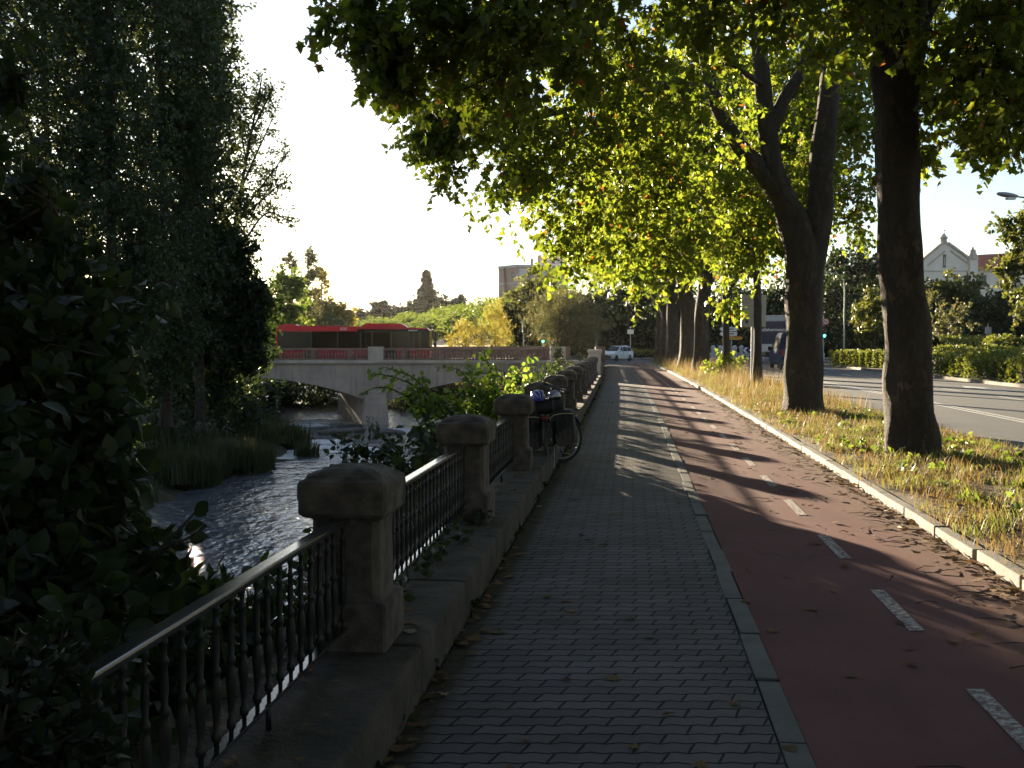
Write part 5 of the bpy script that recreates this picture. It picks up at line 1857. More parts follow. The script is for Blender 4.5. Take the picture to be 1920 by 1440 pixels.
row = [  # base px, Y, radius px, proto, turn, scale, crown dx, label, limb points
    (1420, 35.9, 8, protoA, .3, .80, -.5, 'slim plane tree with a thin trunk right behind the grey sign post', [(1420, 738), (1421, 640), (1420, 560), (1417, 500), (1412, 430), (1405, 330)]),
    (1361, 45.0, 6.5, protoB, 1.4, .78, -.7, 'slim plane tree with a pale-edged thin trunk, left of the grey sign', [(1362, 705), (1361, 640), (1360, 560), (1358, 500), (1354, 420)]),
    (1316, 50.5, 15, protoA, 2.2, .95, -.2, 'leaning stout plane tree, right-hand one of the close pair by the bike lane kerb', [(1313, 708), (1314, 660), (1316, 600), (1322, 540), (1326, 490), (1322, 400)]),
    (1288, 57.0, 16, protoB, 3.3, 1.0, -.3, 'stout forked plane tree, left-hand one of the close pair by the bike lane kerb', [(1289, 697), (1289, 650), (1290, 590), (1284, 540), (1274, 480), (1265, 400)]),
    (1262, 68.0, 12, protoA, 4.1, 1.05, -1.0, 'stout grey plane tree far down the bike lane, right of the farthest pair', [(1262, 690), (1262, 640), (1261, 590), (1259, 540), (1256, 470)]),
    (1246, 73.5, 9, protoB, 5.2, 1.05, -1.0, 'dark plane tree far down the bike lane with a bulge on its side', [(1246, 688), (1246, 640), (1248, 590), (1248, 540), (1246, 470)]),
    (1236, 79.5, 8, protoA, 5.9, 1.1, -1.0, 'farthest plane tree of the verge row, beside the street corner', [(1236, 685), (1236, 640), (1238, 590), (1240, 540), (1240, 470)]),
]
for px, Y, rp, pr, turn, sc, dx, lab, lp in row:
    b = P(bx(px, Y) - cx(Y), Y, .1)
    t = thing('plane_tree', lab, 'tree', b, 0, PG)
    mb = MB()
    n = len(lp)
    main = [(*at(x, y, Y), rp * Y / F * (1.35 if i == 0 else 1 - .06 * i)) for i, (x, y) in enumerate(lp)]
    g = G(int(px))
    nd = limb_mesh(mb, main, 12, 5, .07, g)
    top = Vector(main[-2][:3])
    for k in range(4):
        a = g.uniform(0, 6.28)
        q = Vector((math.cos(a), math.sin(a), 0))
        st = Vector(main[-2 if k % 2 else -3][:3])
        limb_mesh(mb, [(*st, rp * Y / F * .6), (*(st + q * .8 + Vector((0, 0, 1.3))), rp * Y / F * .5), (*(st + q * 2.0 + Vector((0, 0, 2.8))), .08), (*(st + q * 3.2 + Vector((0, 0, 3.6))), .03)], 7, 4, .05, g)
    mb.build('trunk', BARK, t, smooth=True)
    c = bpy.data.objects.new('crown', pr)
    COL.objects.link(c)
    c.parent = t
    c.location = (dx, 0, 1.9 if Y < 48 else 1.0)
    c.rotation_euler = (0, 0, turn)
    c.scale = (sc, sc, sc)
# sprouts on the slim trunks
def sprig(blobs, name, label, cat, root, mat, leaf=PLANE_LEAF, size=.17, sp=None, seed=5, up=.35, group=None):
    g = G(seed)
    t = thing(name, label, cat, root, 0, group)
    pos, ax, hubs, tw = sprays(blobs, g, **(sp or dict(sub=5, twigs=5, per=7, L=.5, spread=.2, droop=.2)))
    mb = MB()
    rt_ = np.array([tuple(root)])
    branch_out(mb, rt_, np.array([.03]), hubs, .016, g)
    for h, s, e in tw:
        for q, a, b in zip(h[::2], s[::2], e[::2]):
            mb.tube([q, a, b], [.007, .005, .003], 3, cap=False)
    mb.build('stems', BARK2, t)
    finish('foliage', leaf_mesh('foliage', pos, ax, size, leaf, g, up), mat, t)
    return t
p = at(1362, 700, 44.9)
sprig([blob(1350, 690, 44.8, .30), blob(1372, 685, 44.8, .30), blob(1360, 675, 44.8, .25), blob(1358, 700, 44.8, .3)], 'sapling', 'leafy green sprout at the foot of the slim pale-edged trunk', 'plant', (p.x, p.y - .3, .1), L_PLANE, seed=41)
p = at(1362, 600, 44.9)

# ------------------------------------------------------------------ trees across the river (left)
def column_tree(name, label, px, Y, pyb, zt, rmax, seed, mat, size, dens=1.0, group=None, z0=.08, leaf=DIAMOND, barkr=.22, lean=0.0, sp=None, low=0.0):
    """tall upright crown on a long stem with rising branches"""
    g = G(seed)
    b = at(px, pyb, Y)
    hgt = zt - b.z
    main = [(b.x, Y, b.z, barkr * 1.4), (b.x + lean * .1, Y, b.z + hgt * .1, barkr), (b.x + lean * .4, Y, b.z + hgt * .4, barkr * .75), (b.x + lean * .75, Y, b.z + hgt * .75, barkr * .4), (b.x + lean, Y, zt, .04)]
    bl = []
    n = int(hgt * 2.6 * dens)
    for i in range(n):
        f = z0 + (1 - z0) * (i + g.random()) / n
        r = rmax * min(1, (f - z0) * 4 + .25) * (1 - max(0, f - .45) ** 1.6 * 1.2) * g.uniform(.55, 1)
        a = g.uniform(0, 6.28)
        rr = r * g.uniform(.3, .85)
        s = max(.5, rmax * .36)
        bl.append((b.x + lean * f + math.cos(a) * rr, Y + math.sin(a) * rr, b.z + hgt * f, s, s, s * 1.5, .8))
    return make_tree(name, label, [main], bl, leaf, mat, BARK2, g, group, size, sp or dict(sub=9, twigs=8, per=10, L=.8, spread=.38, droop=-.05, up=.4), trunk_n=9, hub_r=.04, twigs=False)
PO = 'tall poplars on the far river bank'
column_tree('poplar_tree', 'tall dark poplar on the far bank, outermost of the clump, sky showing near its base', -40, 36, 760, 22, 3.4, 101, L_POP, .19, 1.2, PO, .10)
column_tree('poplar_tree', 'tall dark poplar with a bare leaning stem where bright sky glints low in its crown', 95, 45, 790, 26, 3.4, 102, L_POP, .21, 1.2, PO, .20)
column_tree('poplar_tree', 'very tall dense dark poplar filling the middle of the clump on the far bank', 215, 40, 800, 25, 3.2, 103, L_POP, .20, 1.4, PO, .10)
column_tree('poplar_tree', 'tall dense poplar between the middle of the clump and its open right edge', 312, 47, 800, 27, 3.5, 104, L_POP, .22, 1.4, PO, .10)
column_tree('poplar_tree', 'tall poplar forming the right-hand edge of the dark clump against the sky', 376, 53, 790, 24.0, 2.4, 105, L_POP, .23, 1.4, PO, .14)
# airy young tree reaching out against the sky
g = G(7)
Yt = 58.0
limbs = [lpx(Yt, [(405, 800, 5), (412, 640, 4.2), (424, 500, 3.6), (440, 420, 3.2), (458, 320, 3), (475, 230, 2.2), (490, 150, 1.2)]),
         lpx(Yt, [(432, 460, 3), (455, 400, 2.4, -.4), (490, 350, 1.8, -.8), (535, 290, 1, -1)]), lpx(Yt, [(428, 500, 3), (460, 450, 2.4, .4), (500, 400, 1.8, .8), (545, 415, 1, 1)]),
         lpx(Yt, [(450, 360, 2.6), (480, 290, 1.9, .6), (510, 225, 1, 1)]), lpx(Yt, [(440, 420, 2.6), (480, 385, 1.9), (525, 345, 1)]), lpx(Yt, [(462, 300, 2.2), (450, 240, 1.5), (446, 190, 1)]),
         lpx(Yt, [(470, 250, 2.2), (495, 200, 1.5), (512, 165, 1)])]
bl = []
for lb in limbs:
    q = smooth_line(lb, 4)
    for a in q[len(q) // 3:]:
        bl.append((a[0], a[1], a[2], .42, .42, .42, .45))
bl += [blob(505, 350, Yt, .5, .6), blob(530, 345, Yt, .4, .5), blob(480, 190, Yt, .5, .6), blob(520, 300, Yt, .4, .4), blob(455, 300, Yt, .6, .8), blob(435, 380, Yt, .7, 1.2), blob(440, 250, Yt, .5, .7)]
make_tree('young_poplar', 'airy slender young tree with sparse leaves against the bright sky beside the dark poplars', limbs, bl, DIAMOND, L_POP, BARK2, g, None, .19, dict(sub=6, twigs=4, per=8, L=.75, spread=.25, droop=-.1, up=.4), trunk_n=8, hub_r=.018)

def bushy(name, label, px, pyb, Y, bl, mat, seed, size=.2, leaf=DIAMOND, sp=None, trunk_r=.2, group=None, cat='tree', top=None, bark=BARK2):
    b = at(px, pyb, Y)
    tp = at(px, top if top else pyb - (pyb - min(x[1] for x in bl)) * .6, Y)
    main = [(b.x, Y, b.z, trunk_r * 1.3), (b.x * .7 + tp.x * .3, Y, b.z * .7 + tp.z * .3, trunk_r), (b.x * .3 + tp.x * .7, Y, b.z * .3 + tp.z * .7, trunk_r * .7), (tp.x, Y, tp.z, trunk_r * .3)]
    return make_tree(name, label, [main], [blob(x, y, Y + (d[0] if d else 0), r, w) for x, y, r, w, *d in bl], leaf, mat, bark, G(seed), group, size * 1.2, sp or dict(sub=9, twigs=9, per=10, L=.7, spread=.35, droop=.2), trunk_n=9, hub_r=.04, twigs=False, cat=cat)
bushy('willow_tree', 'dark round-crowned bank tree overhanging the river at the end of the bridge', 356, 806, 55, [(436, 482, .75, 1.1), (420, 455, .75, 1.0), (474, 550, .6, .8), (400, 500, 1.5, 1.4), (440, 530, 1.5, 1.4), (370, 560, 1.7, 1.5), (434, 508, .9, 1.1), (440, 600, 1.6, 1.5), (466, 575, .8, 1.0), (400, 640, 1.5, 1.4), (350, 650, 1.6, 1.3), (458, 640, .9, 1), (478, 620, .6, .7),
      (330, 580, 1.6, 1.2), (300, 640, 1.6, 1.2), (420, 690, 1.1, .9), (360, 480, 1.2, 1.0), (455, 470, .7, .6), (340, 710, 1.1, .8), (380, 455, .8, .7), (440, 660, 1.4, 1.4), (466, 605, .9, 1.2), (460, 560, 1.4, 1.4), (390, 600, 1.7, 1.4), (470, 668, .7, 1.0), (400, 720, 1.2, 1.2)], L_DARK, 61, .21, top=520, sp=dict(sub=12, twigs=10, per=10, L=.6, spread=.35, droop=.3))
bushy('willow_tree', 'dark low tree leaning over the far bank in front of the poplar trunks', 245, 800, 44, [(200, 600, 1.6, 1.3), (270, 620, 1.4, 1.2), (150, 640, 1.5, 1.2), (230, 680, 1.3, 1.0), (100, 600, 1.5, 1.2), (60, 680, 1.5, 1.2), (300, 560, 1.2, 1.0), (180, 530, 1.3, .9), (20, 620, 1.4, 1.1), (290, 700, .9, .7)], L_DARK, 62, .18, top=600)
bushy('acacia_tree', 'lit yellow-green tree rising behind the bus roof at the left end of the bridge', 545, 690, 100, [(530, 530, 1.1, 1.2), (545, 565, 1.4, 1.2), (520, 570, 1.4, 1.0), (552, 540, .7, .8), (540, 600, 1.5, 1.0), (510, 610, 1.5, 1), (525, 650, 1.6, 1)], L_GREEN, 63, .34, top=560)

bushy('broad_tree', 'dense blue-green trees massed beyond the far end of the bridge, left of the bus', 480, 780, 106, [(440, 580, 2.4, 1.3), (480, 570, 2.2, 1.3), (510, 600, 2.0, 1.2), (450, 630, 2.4, 1.3), (500, 650, 2.2, 1.3), (420, 660, 2.4, 1.3), (470, 690, 2.2, 1.2), (400, 600, 2.4, 1.3), (520, 640, 1.6, 1), (430, 720, 2.2, 1.2)], L_DARK, 64, .34, DIAMOND, dict(sub=9, twigs=10, per=9, L=1.0, spread=.5, droop=.15), .25, top=600)
for lab, bl in (('dark thicket closing the gaps between the poplar trunks on the far bank', [(30, 700, 66, 2.6, 1.5), (100, 720, 68, 2.6, 1.5), (170, 700, 68, 2.6, 1.5), (240, 720, 70, 2.6, 1.5), (130, 660, 70, 2.6, 1.4), (210, 650, 70, 2.6, 1.4), (60, 640, 68, 2.6, 1.4)]),
                ('dark thicket behind the round-crowned bank tree, before the left end of the bridge', [(300, 720, 70, 2.4, 1.5), (360, 735, 71, 2.2, 1.4), (410, 745, 70, 1.8, 1.3), (290, 660, 70, 2.6, 1.5), (350, 670, 70, 2.4, 1.4), (330, 760, 66, 1.6, 1.2), (430, 765, 66, 1.3, 1.1)])):
    bl2 = [blob(*b) for b in bl]
    m_ = np.mean([b[:3] for b in bl2], 0)
    sprig(bl2, 'thicket', lab, 'bush', (m_[0], m_[1], -3.2), L_DARK, DIAMOND, .34, dict(sub=10, twigs=9, per=9, L=.8, spread=.5, droop=.15), int(m_[1] * 10), group='dark thickets on the far bank')
# bank shrubs and reeds
def bush(name, label, blist, mat, seed, size, leaf=OVAL_LEAF, sp=None, root=None, group=None, cat='bush', z=None):
    bl = [blob(*b) for b in blist]
    m = np.mean([b[:3] for b in bl], 0)
    lowz = min(b[2] - b[5] for b in bl) if z is None else z
    return sprig(bl, name, label, cat, root or (m[0], m[1], lowz - .1), mat, leaf, size, sp or dict(sub=8, twigs=6, per=8, L=.5, spread=.3, droop=.15), seed, group=group)
BB_ = 'dark bushes along the far bank'
bush('bank_bush', 'dark bush on the far bank left of the reeds, below the poplars', [(90, 780, 40, 1.6, 1.5), (160, 800, 40, 1.3, 1.2), (40, 820, 38, 1.5, 1.3), (220, 830, 40, 1.0, 1.0), (120, 860, 38, 1.2, 1), (200, 890, 37, .9, .8)], L_DARK, 71, .19, DIAMOND, group=BB_, sp=dict(sub=10, twigs=8, per=9, L=.6, spread=.35, droop=.15))
bush('bank_bush', 'dark undergrowth bush under the round-crowned bank tree by the water', [(420, 740, 56, 1.5, 1.3), (470, 745, 57, 1.2, 1.1), (400, 780, 54, 1.2, 1.0), (300, 770, 50, 1.3, 1.2), (450, 790, 56, .8, .8), (330, 820, 49, .9, .8)], L_DARK, 72, .21, DIAMOND, group=BB_, sp=dict(sub=10, twigs=8, per=9, L=.6, spread=.35, droop=.15))
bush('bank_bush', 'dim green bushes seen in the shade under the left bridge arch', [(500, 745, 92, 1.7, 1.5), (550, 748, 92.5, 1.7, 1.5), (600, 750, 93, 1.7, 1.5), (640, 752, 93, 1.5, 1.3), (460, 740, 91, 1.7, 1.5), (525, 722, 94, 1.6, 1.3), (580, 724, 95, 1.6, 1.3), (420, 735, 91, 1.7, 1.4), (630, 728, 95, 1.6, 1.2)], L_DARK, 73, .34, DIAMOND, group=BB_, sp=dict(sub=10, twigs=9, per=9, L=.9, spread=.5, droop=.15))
bush('bank_bush', 'dim brownish bushes seen under the right bridge arch beyond the bright water', [(745, 748, 92, 1.5, 1.4), (790, 750, 92, 1.5, 1.4), (840, 750, 92, 1.6, 1.4), (890, 745, 93, 1.7, 1.4), (950, 745, 94, 1.7, 1.4), (770, 725, 95, 1.6, 1.2), (830, 722, 96, 1.6, 1.2), (890, 720, 96, 1.6, 1.2)], L_GREY, 74, .34, DIAMOND, group=BB_, sp=dict(sub=10, twigs=9, per=9, L=.9, spread=.5, droop=.15))
bush('shrub', 'grey-green shrub growing at the foot of the bridge pier', [(690, 808, 72, .9, 1.2), (712, 822, 71, .8, 1.0), (675, 825, 71, .7, .8), (720, 840, 70, .6, .7)], L_DARK, 75, .12, DIAMOND)

def blades(name, label, spots, mat, seed, hgt, wid, cat='reeds', kind='stuff', bend=.35):
    """upright arching blades; spots = (x,y,z,radius,count,height factor)"""
    g = G(seed)
    V, Fs = [], []
    off = 0
    for x, y, z, r, n, hf in spots:
        a = g.uniform(0, 6.283, n); rr = r * np.sqrt(g.random(n))
        p = np.stack([x + rr * np.cos(a), y + rr * np.sin(a), np.full(n, z)], 1)
        h = hgt * hf * g.uniform(.5, 1.15, n)
        da = g.uniform(0, 6.283, n)
        dr = np.stack([np.cos(da), np.sin(da), np.zeros(n)], 1) * (h * bend * g.uniform(.2, 1.2, n))[:, None]
        sd = np.stack([-np.sin(da), np.cos(da), np.zeros(n)], 1) * (wid * g.uniform(.6, 1.3, n))[:, None]
        up = np.zeros((n, 3)); up[:, 2] = h
        v = np.stack([p - sd, p + sd, p + dr * .35 + up * .6 - sd * .7, p + dr * .35 + up * .6 + sd * .7, p + dr + up * .97], 1)
        V.append(v.reshape(-1, 3))
        f = np.array([(0, 1, 3), (0, 3, 2), (2, 3, 4)])[None] + (np.arange(n) * 5)[:, None, None] + off
        Fs.append(f.reshape(-1, 3)); off += n * 5
    me = tri_mesh(name, np.concatenate(V), np.concatenate(Fs))
    o = finish(name, me, mat)
    tagit(o, label, cat, kind=kind)
    return o
def spot(px, py, r, n, hf=1.0, z=WATER_Z):
    p = onground(px, py, z)
    return (p.x, p.y, z - .1, r, n, hf)
blades('reeds', 'dark tuft of reeds leaning over the water on the far bank, the big left one', [spot(360, 905, 1.2, 1300, 1.1, -4.1), spot(325, 900, 1.2, 900, .9, -3.9), spot(395, 898, .8, 700, .8)], L_REED, 81, 1.35, .017)
blades('reeds', 'paler grassy reed tuft at the bend of the far bank', [spot(465, 880, 1.2, 700, 1.0, -4.1), spot(430, 870, 1.3, 600, 1.0, -3.8), spot(490, 870, .7, 300, .8)], L_REED, 82, 1.4, .018)
blades('reeds', 'small green reed tuft standing in the river near the rapids', [spot(545, 842, 1.1, 600, 1.0), spot(525, 838, .9, 400, .9), spot(575, 855, .7, 250, .6)], L_REED, 83, 1.6, .026)
sp_ = []
g = G(84)
for i in range(90):
    Y = g.uniform(28, 72)
    x = xl(Y) - abs(g.normal(.6, 3.0))
    zz = -3.9 + min(3.4, (xl(Y) - x) * .22)
    sp_.append((x, Y, zz, .7, 70, g.uniform(.5, 1.1)))
blades('bank_grass', 'rough dark grass covering the slope of the far bank', sp_, L_REED, 84, 1.0, .022, 'grass')

# ------------------------------------------------------------------ leafy branches by the railing
def leafy(branches, name, label, root, mat, size, seed, leaf=OVAL_LEAF, gap=.045, extra=None, sp=None, group=None, cat='shrub', pairs=1.0):
    """branches drawn as curves with leaves set alternately along them. points (px,py,Y)"""
    g = G(seed)
    t = thing(name, label, cat, root, 0, group)
    mb = MB()
    pos, ax = [], []
    for br in branches:
        r0 = br[0]
        q = smooth_line([(*at(*p), 0) for p in br[1:]], 8)
        q = [Vector(a[:3]) for a in q]
        n = len(q)
        mb.tube(q, [r0 * (1 - .8 * i / (n - 1)) for i in range(n)], 6)
        L = 0
        nxt = 0.0
        sd = 1
        for i in range(1, n):
            seg = q[i] - q[i - 1]
            L += seg.length
            while nxt < L:
                f = (seg.length - (L - nxt)) / max(seg.length, 1e-6)
                p = q[i - 1] + seg * f
                frac = (i + f) / n
                if frac > .18:
                    d = seg.normalized()
                    s = d.cross(Vector((0, .25, 1))).normalized() * sd + Vector(g.normal(0, .35, 3))
                    pos.append(p + s * .01)
                    ax.append(s * .9 + d * .55 + Vector((0, 0, -.25)))
                    sd = -sd
                nxt += gap * g.uniform(.6, 1.4)
    if extra:
        p2, a2, hubs, tw = sprays([blob(*b) for b in extra], g, **(sp or dict(sub=7, twigs=5, per=7, L=.35, spread=.18, droop=.2)))
        pos = np.concatenate([np.array([tuple(p) for p in pos]).reshape(-1, 3), p2]); ax = np.concatenate([np.array([tuple(a) for a in ax]).reshape(-1, 3), a2])
        nd = [Vector(at(*p)) for br in branches for p in br[1:]] or [Vector(root)]
        for h in hubs:
            hv = Vector(h)
            twig_geo(mb, min(nd, key=lambda a: (a - hv).length), h, .010, .004, g)
        for h, s, e in tw:
            for q, a, b in zip(h[::2], s[::2], e[::2]):
                mb.tube([q, a, b], [.006, .004, .002], 3, cap=False)
    else:
        pos = np.array([tuple(p) for p in pos]); ax = np.array([tuple(a) for a in ax])
    mb.build('stems', BARK2, t, smooth=True)
    finish('foliage', leaf_mesh('foliage', pos, ax, size, leaf, g, .5), mat, t)
    return t
g = G(160)
wood = []
for px in range(1070, 1760, 9):
    top = 585 if px < 1540 or px > 1690 else 520
    for k in range(5):
        wood.append(blob(px + g.normal(0, 6), top + 8 + (682 - top) * (k + g.random()) / 5, 138 + g.normal(0, 3), 2.2, .8))
pos, ax, hubs, tw = sprays(wood, g, 7, 9, 8, 1.0, .6, .15)
tagit(finish('woodland', leaf_mesh('woodland', pos, ax, .55, DIAMOND, g, .3), L_DARK), 'dark mass of woodland closing the view behind the road and street corner', 'woodland', kind='stuff')
rt = at(890, 930, 15.5)
leafy([(.02, (905, 900, 15.5), (870, 800, 15.2), (810, 745, 15), (760, 715, 14.8), (715, 702, 14.6), (690, 702, 14.5)),
       (.015, (870, 820, 15.2), (820, 760, 15), (780, 712, 14.8), (740, 694, 14.7), (718, 688, 14.6)),
       (.02, (900, 880, 15.5), (850, 805, 15.2), (790, 760, 15), (735, 730, 14.7), (700, 728, 14.5), (674, 742, 14.4)),
       (.018, (930, 860, 15.5), (932, 790, 15.4), (928, 730, 15.3), (918, 690, 15.2), (908, 662, 15.1), (920, 656, 15.1)),
       (.014, (930, 780, 15.4), (955, 725, 15.4), (980, 690, 15.3), (1003, 664, 15.2)),
       (.014, (915, 800, 15.4), (892, 740, 15.2), (872, 705, 15), (850, 690, 14.9), (818, 688, 14.8)),
       (.014, (940, 850, 15.6), (970, 800, 15.6), (995, 765, 15.6), (1008, 740, 15.5)),
       (.012, (925, 820, 15.4), (900, 770, 15.3), (885, 735, 15.2), (885, 700, 15.2)),
       (.012, (930, 830, 15.5), (945, 780, 15.5), (962, 750, 15.5), (985, 738, 15.5)),
       (.012, (860, 860, 15.2), (790, 800, 15), (770, 745, 14.9), (792, 705, 14.9))],
      'hazel_shrub', 'backlit leafy shrub sticking out over the river railing, glowing yellow-green near the bicycle', rt, L_HAZEL, .095, 91, gap=.030,
      extra=[(930, 745, 15.4, .38, 1.2), (960, 770, 15.6, .36, 1.2), (900, 770, 15.3, .38, 1.1), (850, 770, 15.2, .42, 1.1), (985, 745, 15.6, .25, .7), (930, 700, 15.2, .22, .6), (845, 825, 15.3, .32, .8), (800, 725, 15, .2, .4), (1000, 790, 15.8, .2, .5), (890, 815, 15.4, .4, 1)])
rt = at(800, 960, 13)
leafy([(.018, (800, 930, 13), (760, 870, 13), (700, 850, 13), (650, 850, 13), (610, 850, 13)), (.018, (800, 920, 13), (800, 860, 13.2), (815, 830, 13.3), (822, 800, 13.4)), (.014, (770, 880, 13), (720, 820, 13), (690, 800, 13)),
       (.014, (830, 900, 13.3), (840, 850, 13.4), (820, 800, 13.5))],
      'hazel_shrub', 'dark shaded shrub low behind the railing with bright water between its leaves', rt, L_DARK, .10, 92, gap=.04,
      extra=[(700, 865, 13, .26, .6), (760, 875, 13, .3, .8), (640, 862, 13, .2, .4), (820, 850, 13.3, .3, .7), (845, 815, 13.5, .22, .5), (800, 915, 12.6, .34, 1.0), (720, 900, 12.4, .32, .8)])

# large dark bush crowding in close on the left
BL = [(20, 470, 5.5, .30, .8), (70, 560, 5.2, .26, .7), (10, 620, 5.0, .36, 1.2), (90, 670, 4.8, .3, 1.0), (170, 600, 5.2, .18, .4), (230, 650, 5.2, .12, .2), (40, 740, 4.6, .36, 1.3), (130, 780, 4.8, .28, 1.0), (20, 860, 4.2, .36, 1.4), (110, 880, 4.4, .3, 1.2), (180, 900, 4.9, .18, .6),
      (30, 1000, 4.0, .34, 1.4), (120, 1010, 4.2, .26, 1.0), (20, 1130, 3.7, .32, 1.4), (100, 1110, 4.0, .26, 1.0), (20, 1250, 3.4, .3, 1.3), (60, 380, 5.6, .16, .3), (10, 330, 5.4, .2, .4), (5, 120, 5.6, .14, .3), (190, 980, 4.9, .16, .4), (10, 1370, 3.1, .3, 1.2), (-60, 700, 4.6, .5, 1.5), (-60, 950, 4.0, .5, 1.5), (-60, 500, 5.2, .5, 1.2), (150, 1180, 4.2, .22, .8), (90, 1230, 3.9, .25, 1)]
rt = at(60, 1300, 4.2)
leafy([(.014, (80, 1250, 4.2), (120, 1000, 4.6), (180, 780, 5), (220, 620, 5.2), (240, 520, 5.3)), (.012, (150, 900, 4.6), (210, 760, 5), (270, 650, 5.2), (325, 560, 5.3)), (.02, (60, 1200, 4), (60, 900, 4.5), (80, 600, 5.2), (95, 380, 5.5), (40, 200, 5.6)),
       (.016, (100, 1150, 4.0), (230, 1060, 4.2), (330, 1020, 4.3), (385, 990, 4.3)), (.014, (250, 1080, 4.2), (330, 1000, 4.4), (375, 950, 4.5)), (.014, (60, 700, 5), (150, 600, 5.2), (230, 540, 5.3), (330, 525, 5.3))],
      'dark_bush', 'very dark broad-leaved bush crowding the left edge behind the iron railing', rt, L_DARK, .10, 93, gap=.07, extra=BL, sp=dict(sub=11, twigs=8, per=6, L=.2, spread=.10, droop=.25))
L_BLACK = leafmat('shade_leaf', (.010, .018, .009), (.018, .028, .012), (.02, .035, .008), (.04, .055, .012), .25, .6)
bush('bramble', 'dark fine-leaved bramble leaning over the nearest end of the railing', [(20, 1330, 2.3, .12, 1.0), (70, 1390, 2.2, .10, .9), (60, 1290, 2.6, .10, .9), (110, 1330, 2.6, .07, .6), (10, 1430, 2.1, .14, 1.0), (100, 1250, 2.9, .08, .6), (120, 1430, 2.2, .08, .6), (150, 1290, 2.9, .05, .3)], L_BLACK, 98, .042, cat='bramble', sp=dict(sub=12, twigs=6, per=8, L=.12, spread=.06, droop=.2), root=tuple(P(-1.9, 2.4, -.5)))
UL = [(330, 1090, 5.5, .25, .7), (420, 1140, 6.0, .2, .5), (390, 1200, 5.4, .30, 1.0), (480, 1190, 6.2, .22, .7), (300, 1180, 4.8, .35, 1.0), (240, 1120, 4.6, .35, 1), (430, 1280, 5.0, .36, 1.0), (340, 1290, 4.6, .36, 1.0), (520, 1210, 6.0, .3, .7), (560, 1130, 7.0, .25, .5), (240, 1250, 4.2, .35, 1.0), (180, 1350, 3.8, .35, 1.0), (300, 1390, 4.2, .35, 1.0), (420, 1380, 4.6, .35, 1.0), (600, 1080, 7.5, .25, .4), (640, 1130, 8, .3, .6), (90, 1420, 3.4, .35, 1)]
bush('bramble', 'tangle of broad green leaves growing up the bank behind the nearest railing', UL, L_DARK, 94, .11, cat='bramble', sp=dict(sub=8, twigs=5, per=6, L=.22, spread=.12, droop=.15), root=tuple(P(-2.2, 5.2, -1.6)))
for k, (lab, UL) in enumerate((
    ('dark brambles on the bank just beyond the second railing', [(780, 960, 9.5, .3, .8), (800, 905, 11, .3, .8), (720, 1000, 8.5, .28, .6), (690, 960, 9.5, .22, .4)]),
    ('dark brambles on the bank behind the bicycle', [(840, 880, 12.5, .35, 1.0), (880, 850, 14.0, .35, 1), (930, 820, 16.5, .4, 1), (960, 800, 18, .4, 1)]),
    ('dark brambles on the bank beyond the bicycle, toward the bridge', [(1000, 740, 21, .45, 1), (1008, 730, 24, .45, 1), (1020, 720, 28, .5, 1), (1030, 715, 33, .5, 1)]))):
    rp_ = at(UL[0][0] - 20, UL[0][1] + 40, UL[0][2])
    bush('bramble', lab, UL, L_DARK, 195 + k, .11, cat='bramble', root=tuple(rp_), group='brambles along the river wall')
# little conifer in front of the bridge end
g = G(96)
Yc = 62.0
cb = at(1047, 715, Yc)
bl = [blob(1047 + dx, py, Yc, r, .8) for dx, py, r in ((0, 662, .16), (-2, 672, .25), (3, 680, .32), (-3, 690, .4), (3, 698, .45), (0, 708, .5))]
make_tree('juniper', 'small dark upright conifer in front of the end of the bridge parapet', [[(cb.x, Yc, cb.z - .6, .07), (cb.x, Yc, cb.z + 1, .05), (cb.x, Yc, cb.z + 1.6, .02)]], bl, NARROW, L_CED, BARK2, g, None, .14, dict(sub=9, twigs=7, per=8, L=.35, spread=.12, droop=-.3, up=.4), trunk_n=6, hub_r=.012, twigs=False, cat='conifer')

# ------------------------------------------------------------------ trees beyond the bridge
FG = 'trees beyond the bridge'
SPF = dict(sub=11, twigs=11, per=9, L=1.0, spread=.5, droop=.15)
bushy('shrub_tree', 'rounded golden yellow-green tree standing by itself beyond the bridge parapet', 928, 672, 92, [(928, 575, .5, .6), (925, 592, .9, 1.0), (935, 600, .8, 1.0), (920, 612, 1.0, 1.2), (938, 620, 1.0, 1.2), (926, 635, 1.2, 1.3), (942, 640, .9, 1.0), (912, 640, .9, 1.0), (930, 655, 1.1, 1.1)], L_YEL, 111, .17, NARROW, dict(sub=9, twigs=7, per=9, L=.6, spread=.25, droop=-.2, up=.5), .1, FG)
bushy('shrub_tree', 'smaller pale yellow-green bushy tree left of the golden one beyond the bridge', 872, 672, 96, [(870, 612, .7, .8), (880, 625, .9, 1.0), (862, 632, .9, 1.0), (874, 645, 1.1, 1.1), (890, 650, .8, .8), (855, 655, .8, .8), (848, 640, .5, .4)], L_YEL, 112, .19, NARROW, dict(sub=9, twigs=7, per=8, L=.6, spread=.25, droop=-.2, up=.5), .1, FG)
bushy('olive_tree', 'broad grey-green tree leaning over the corner where bridge and pavement meet', 1050, 680, 88, [(1050, 560, .9, .8), (1066, 572, 1.3, 1.2), (1020, 575, 1.2, 1.1), (1090, 585, 1.5, 1.3), (1045, 600, 1.5, 1.4), (1075, 615, 1.4, 1.3), (1105, 625, 1.3, 1.1), (1010, 605, .7, .6), (1030, 625, 1.0, .9), (1090, 645, 1.0, 1.0), (1110, 600, 1.2, 1.1)], L_GREY, 113, .24, NARROW, SPF, .2, FG, top=570)
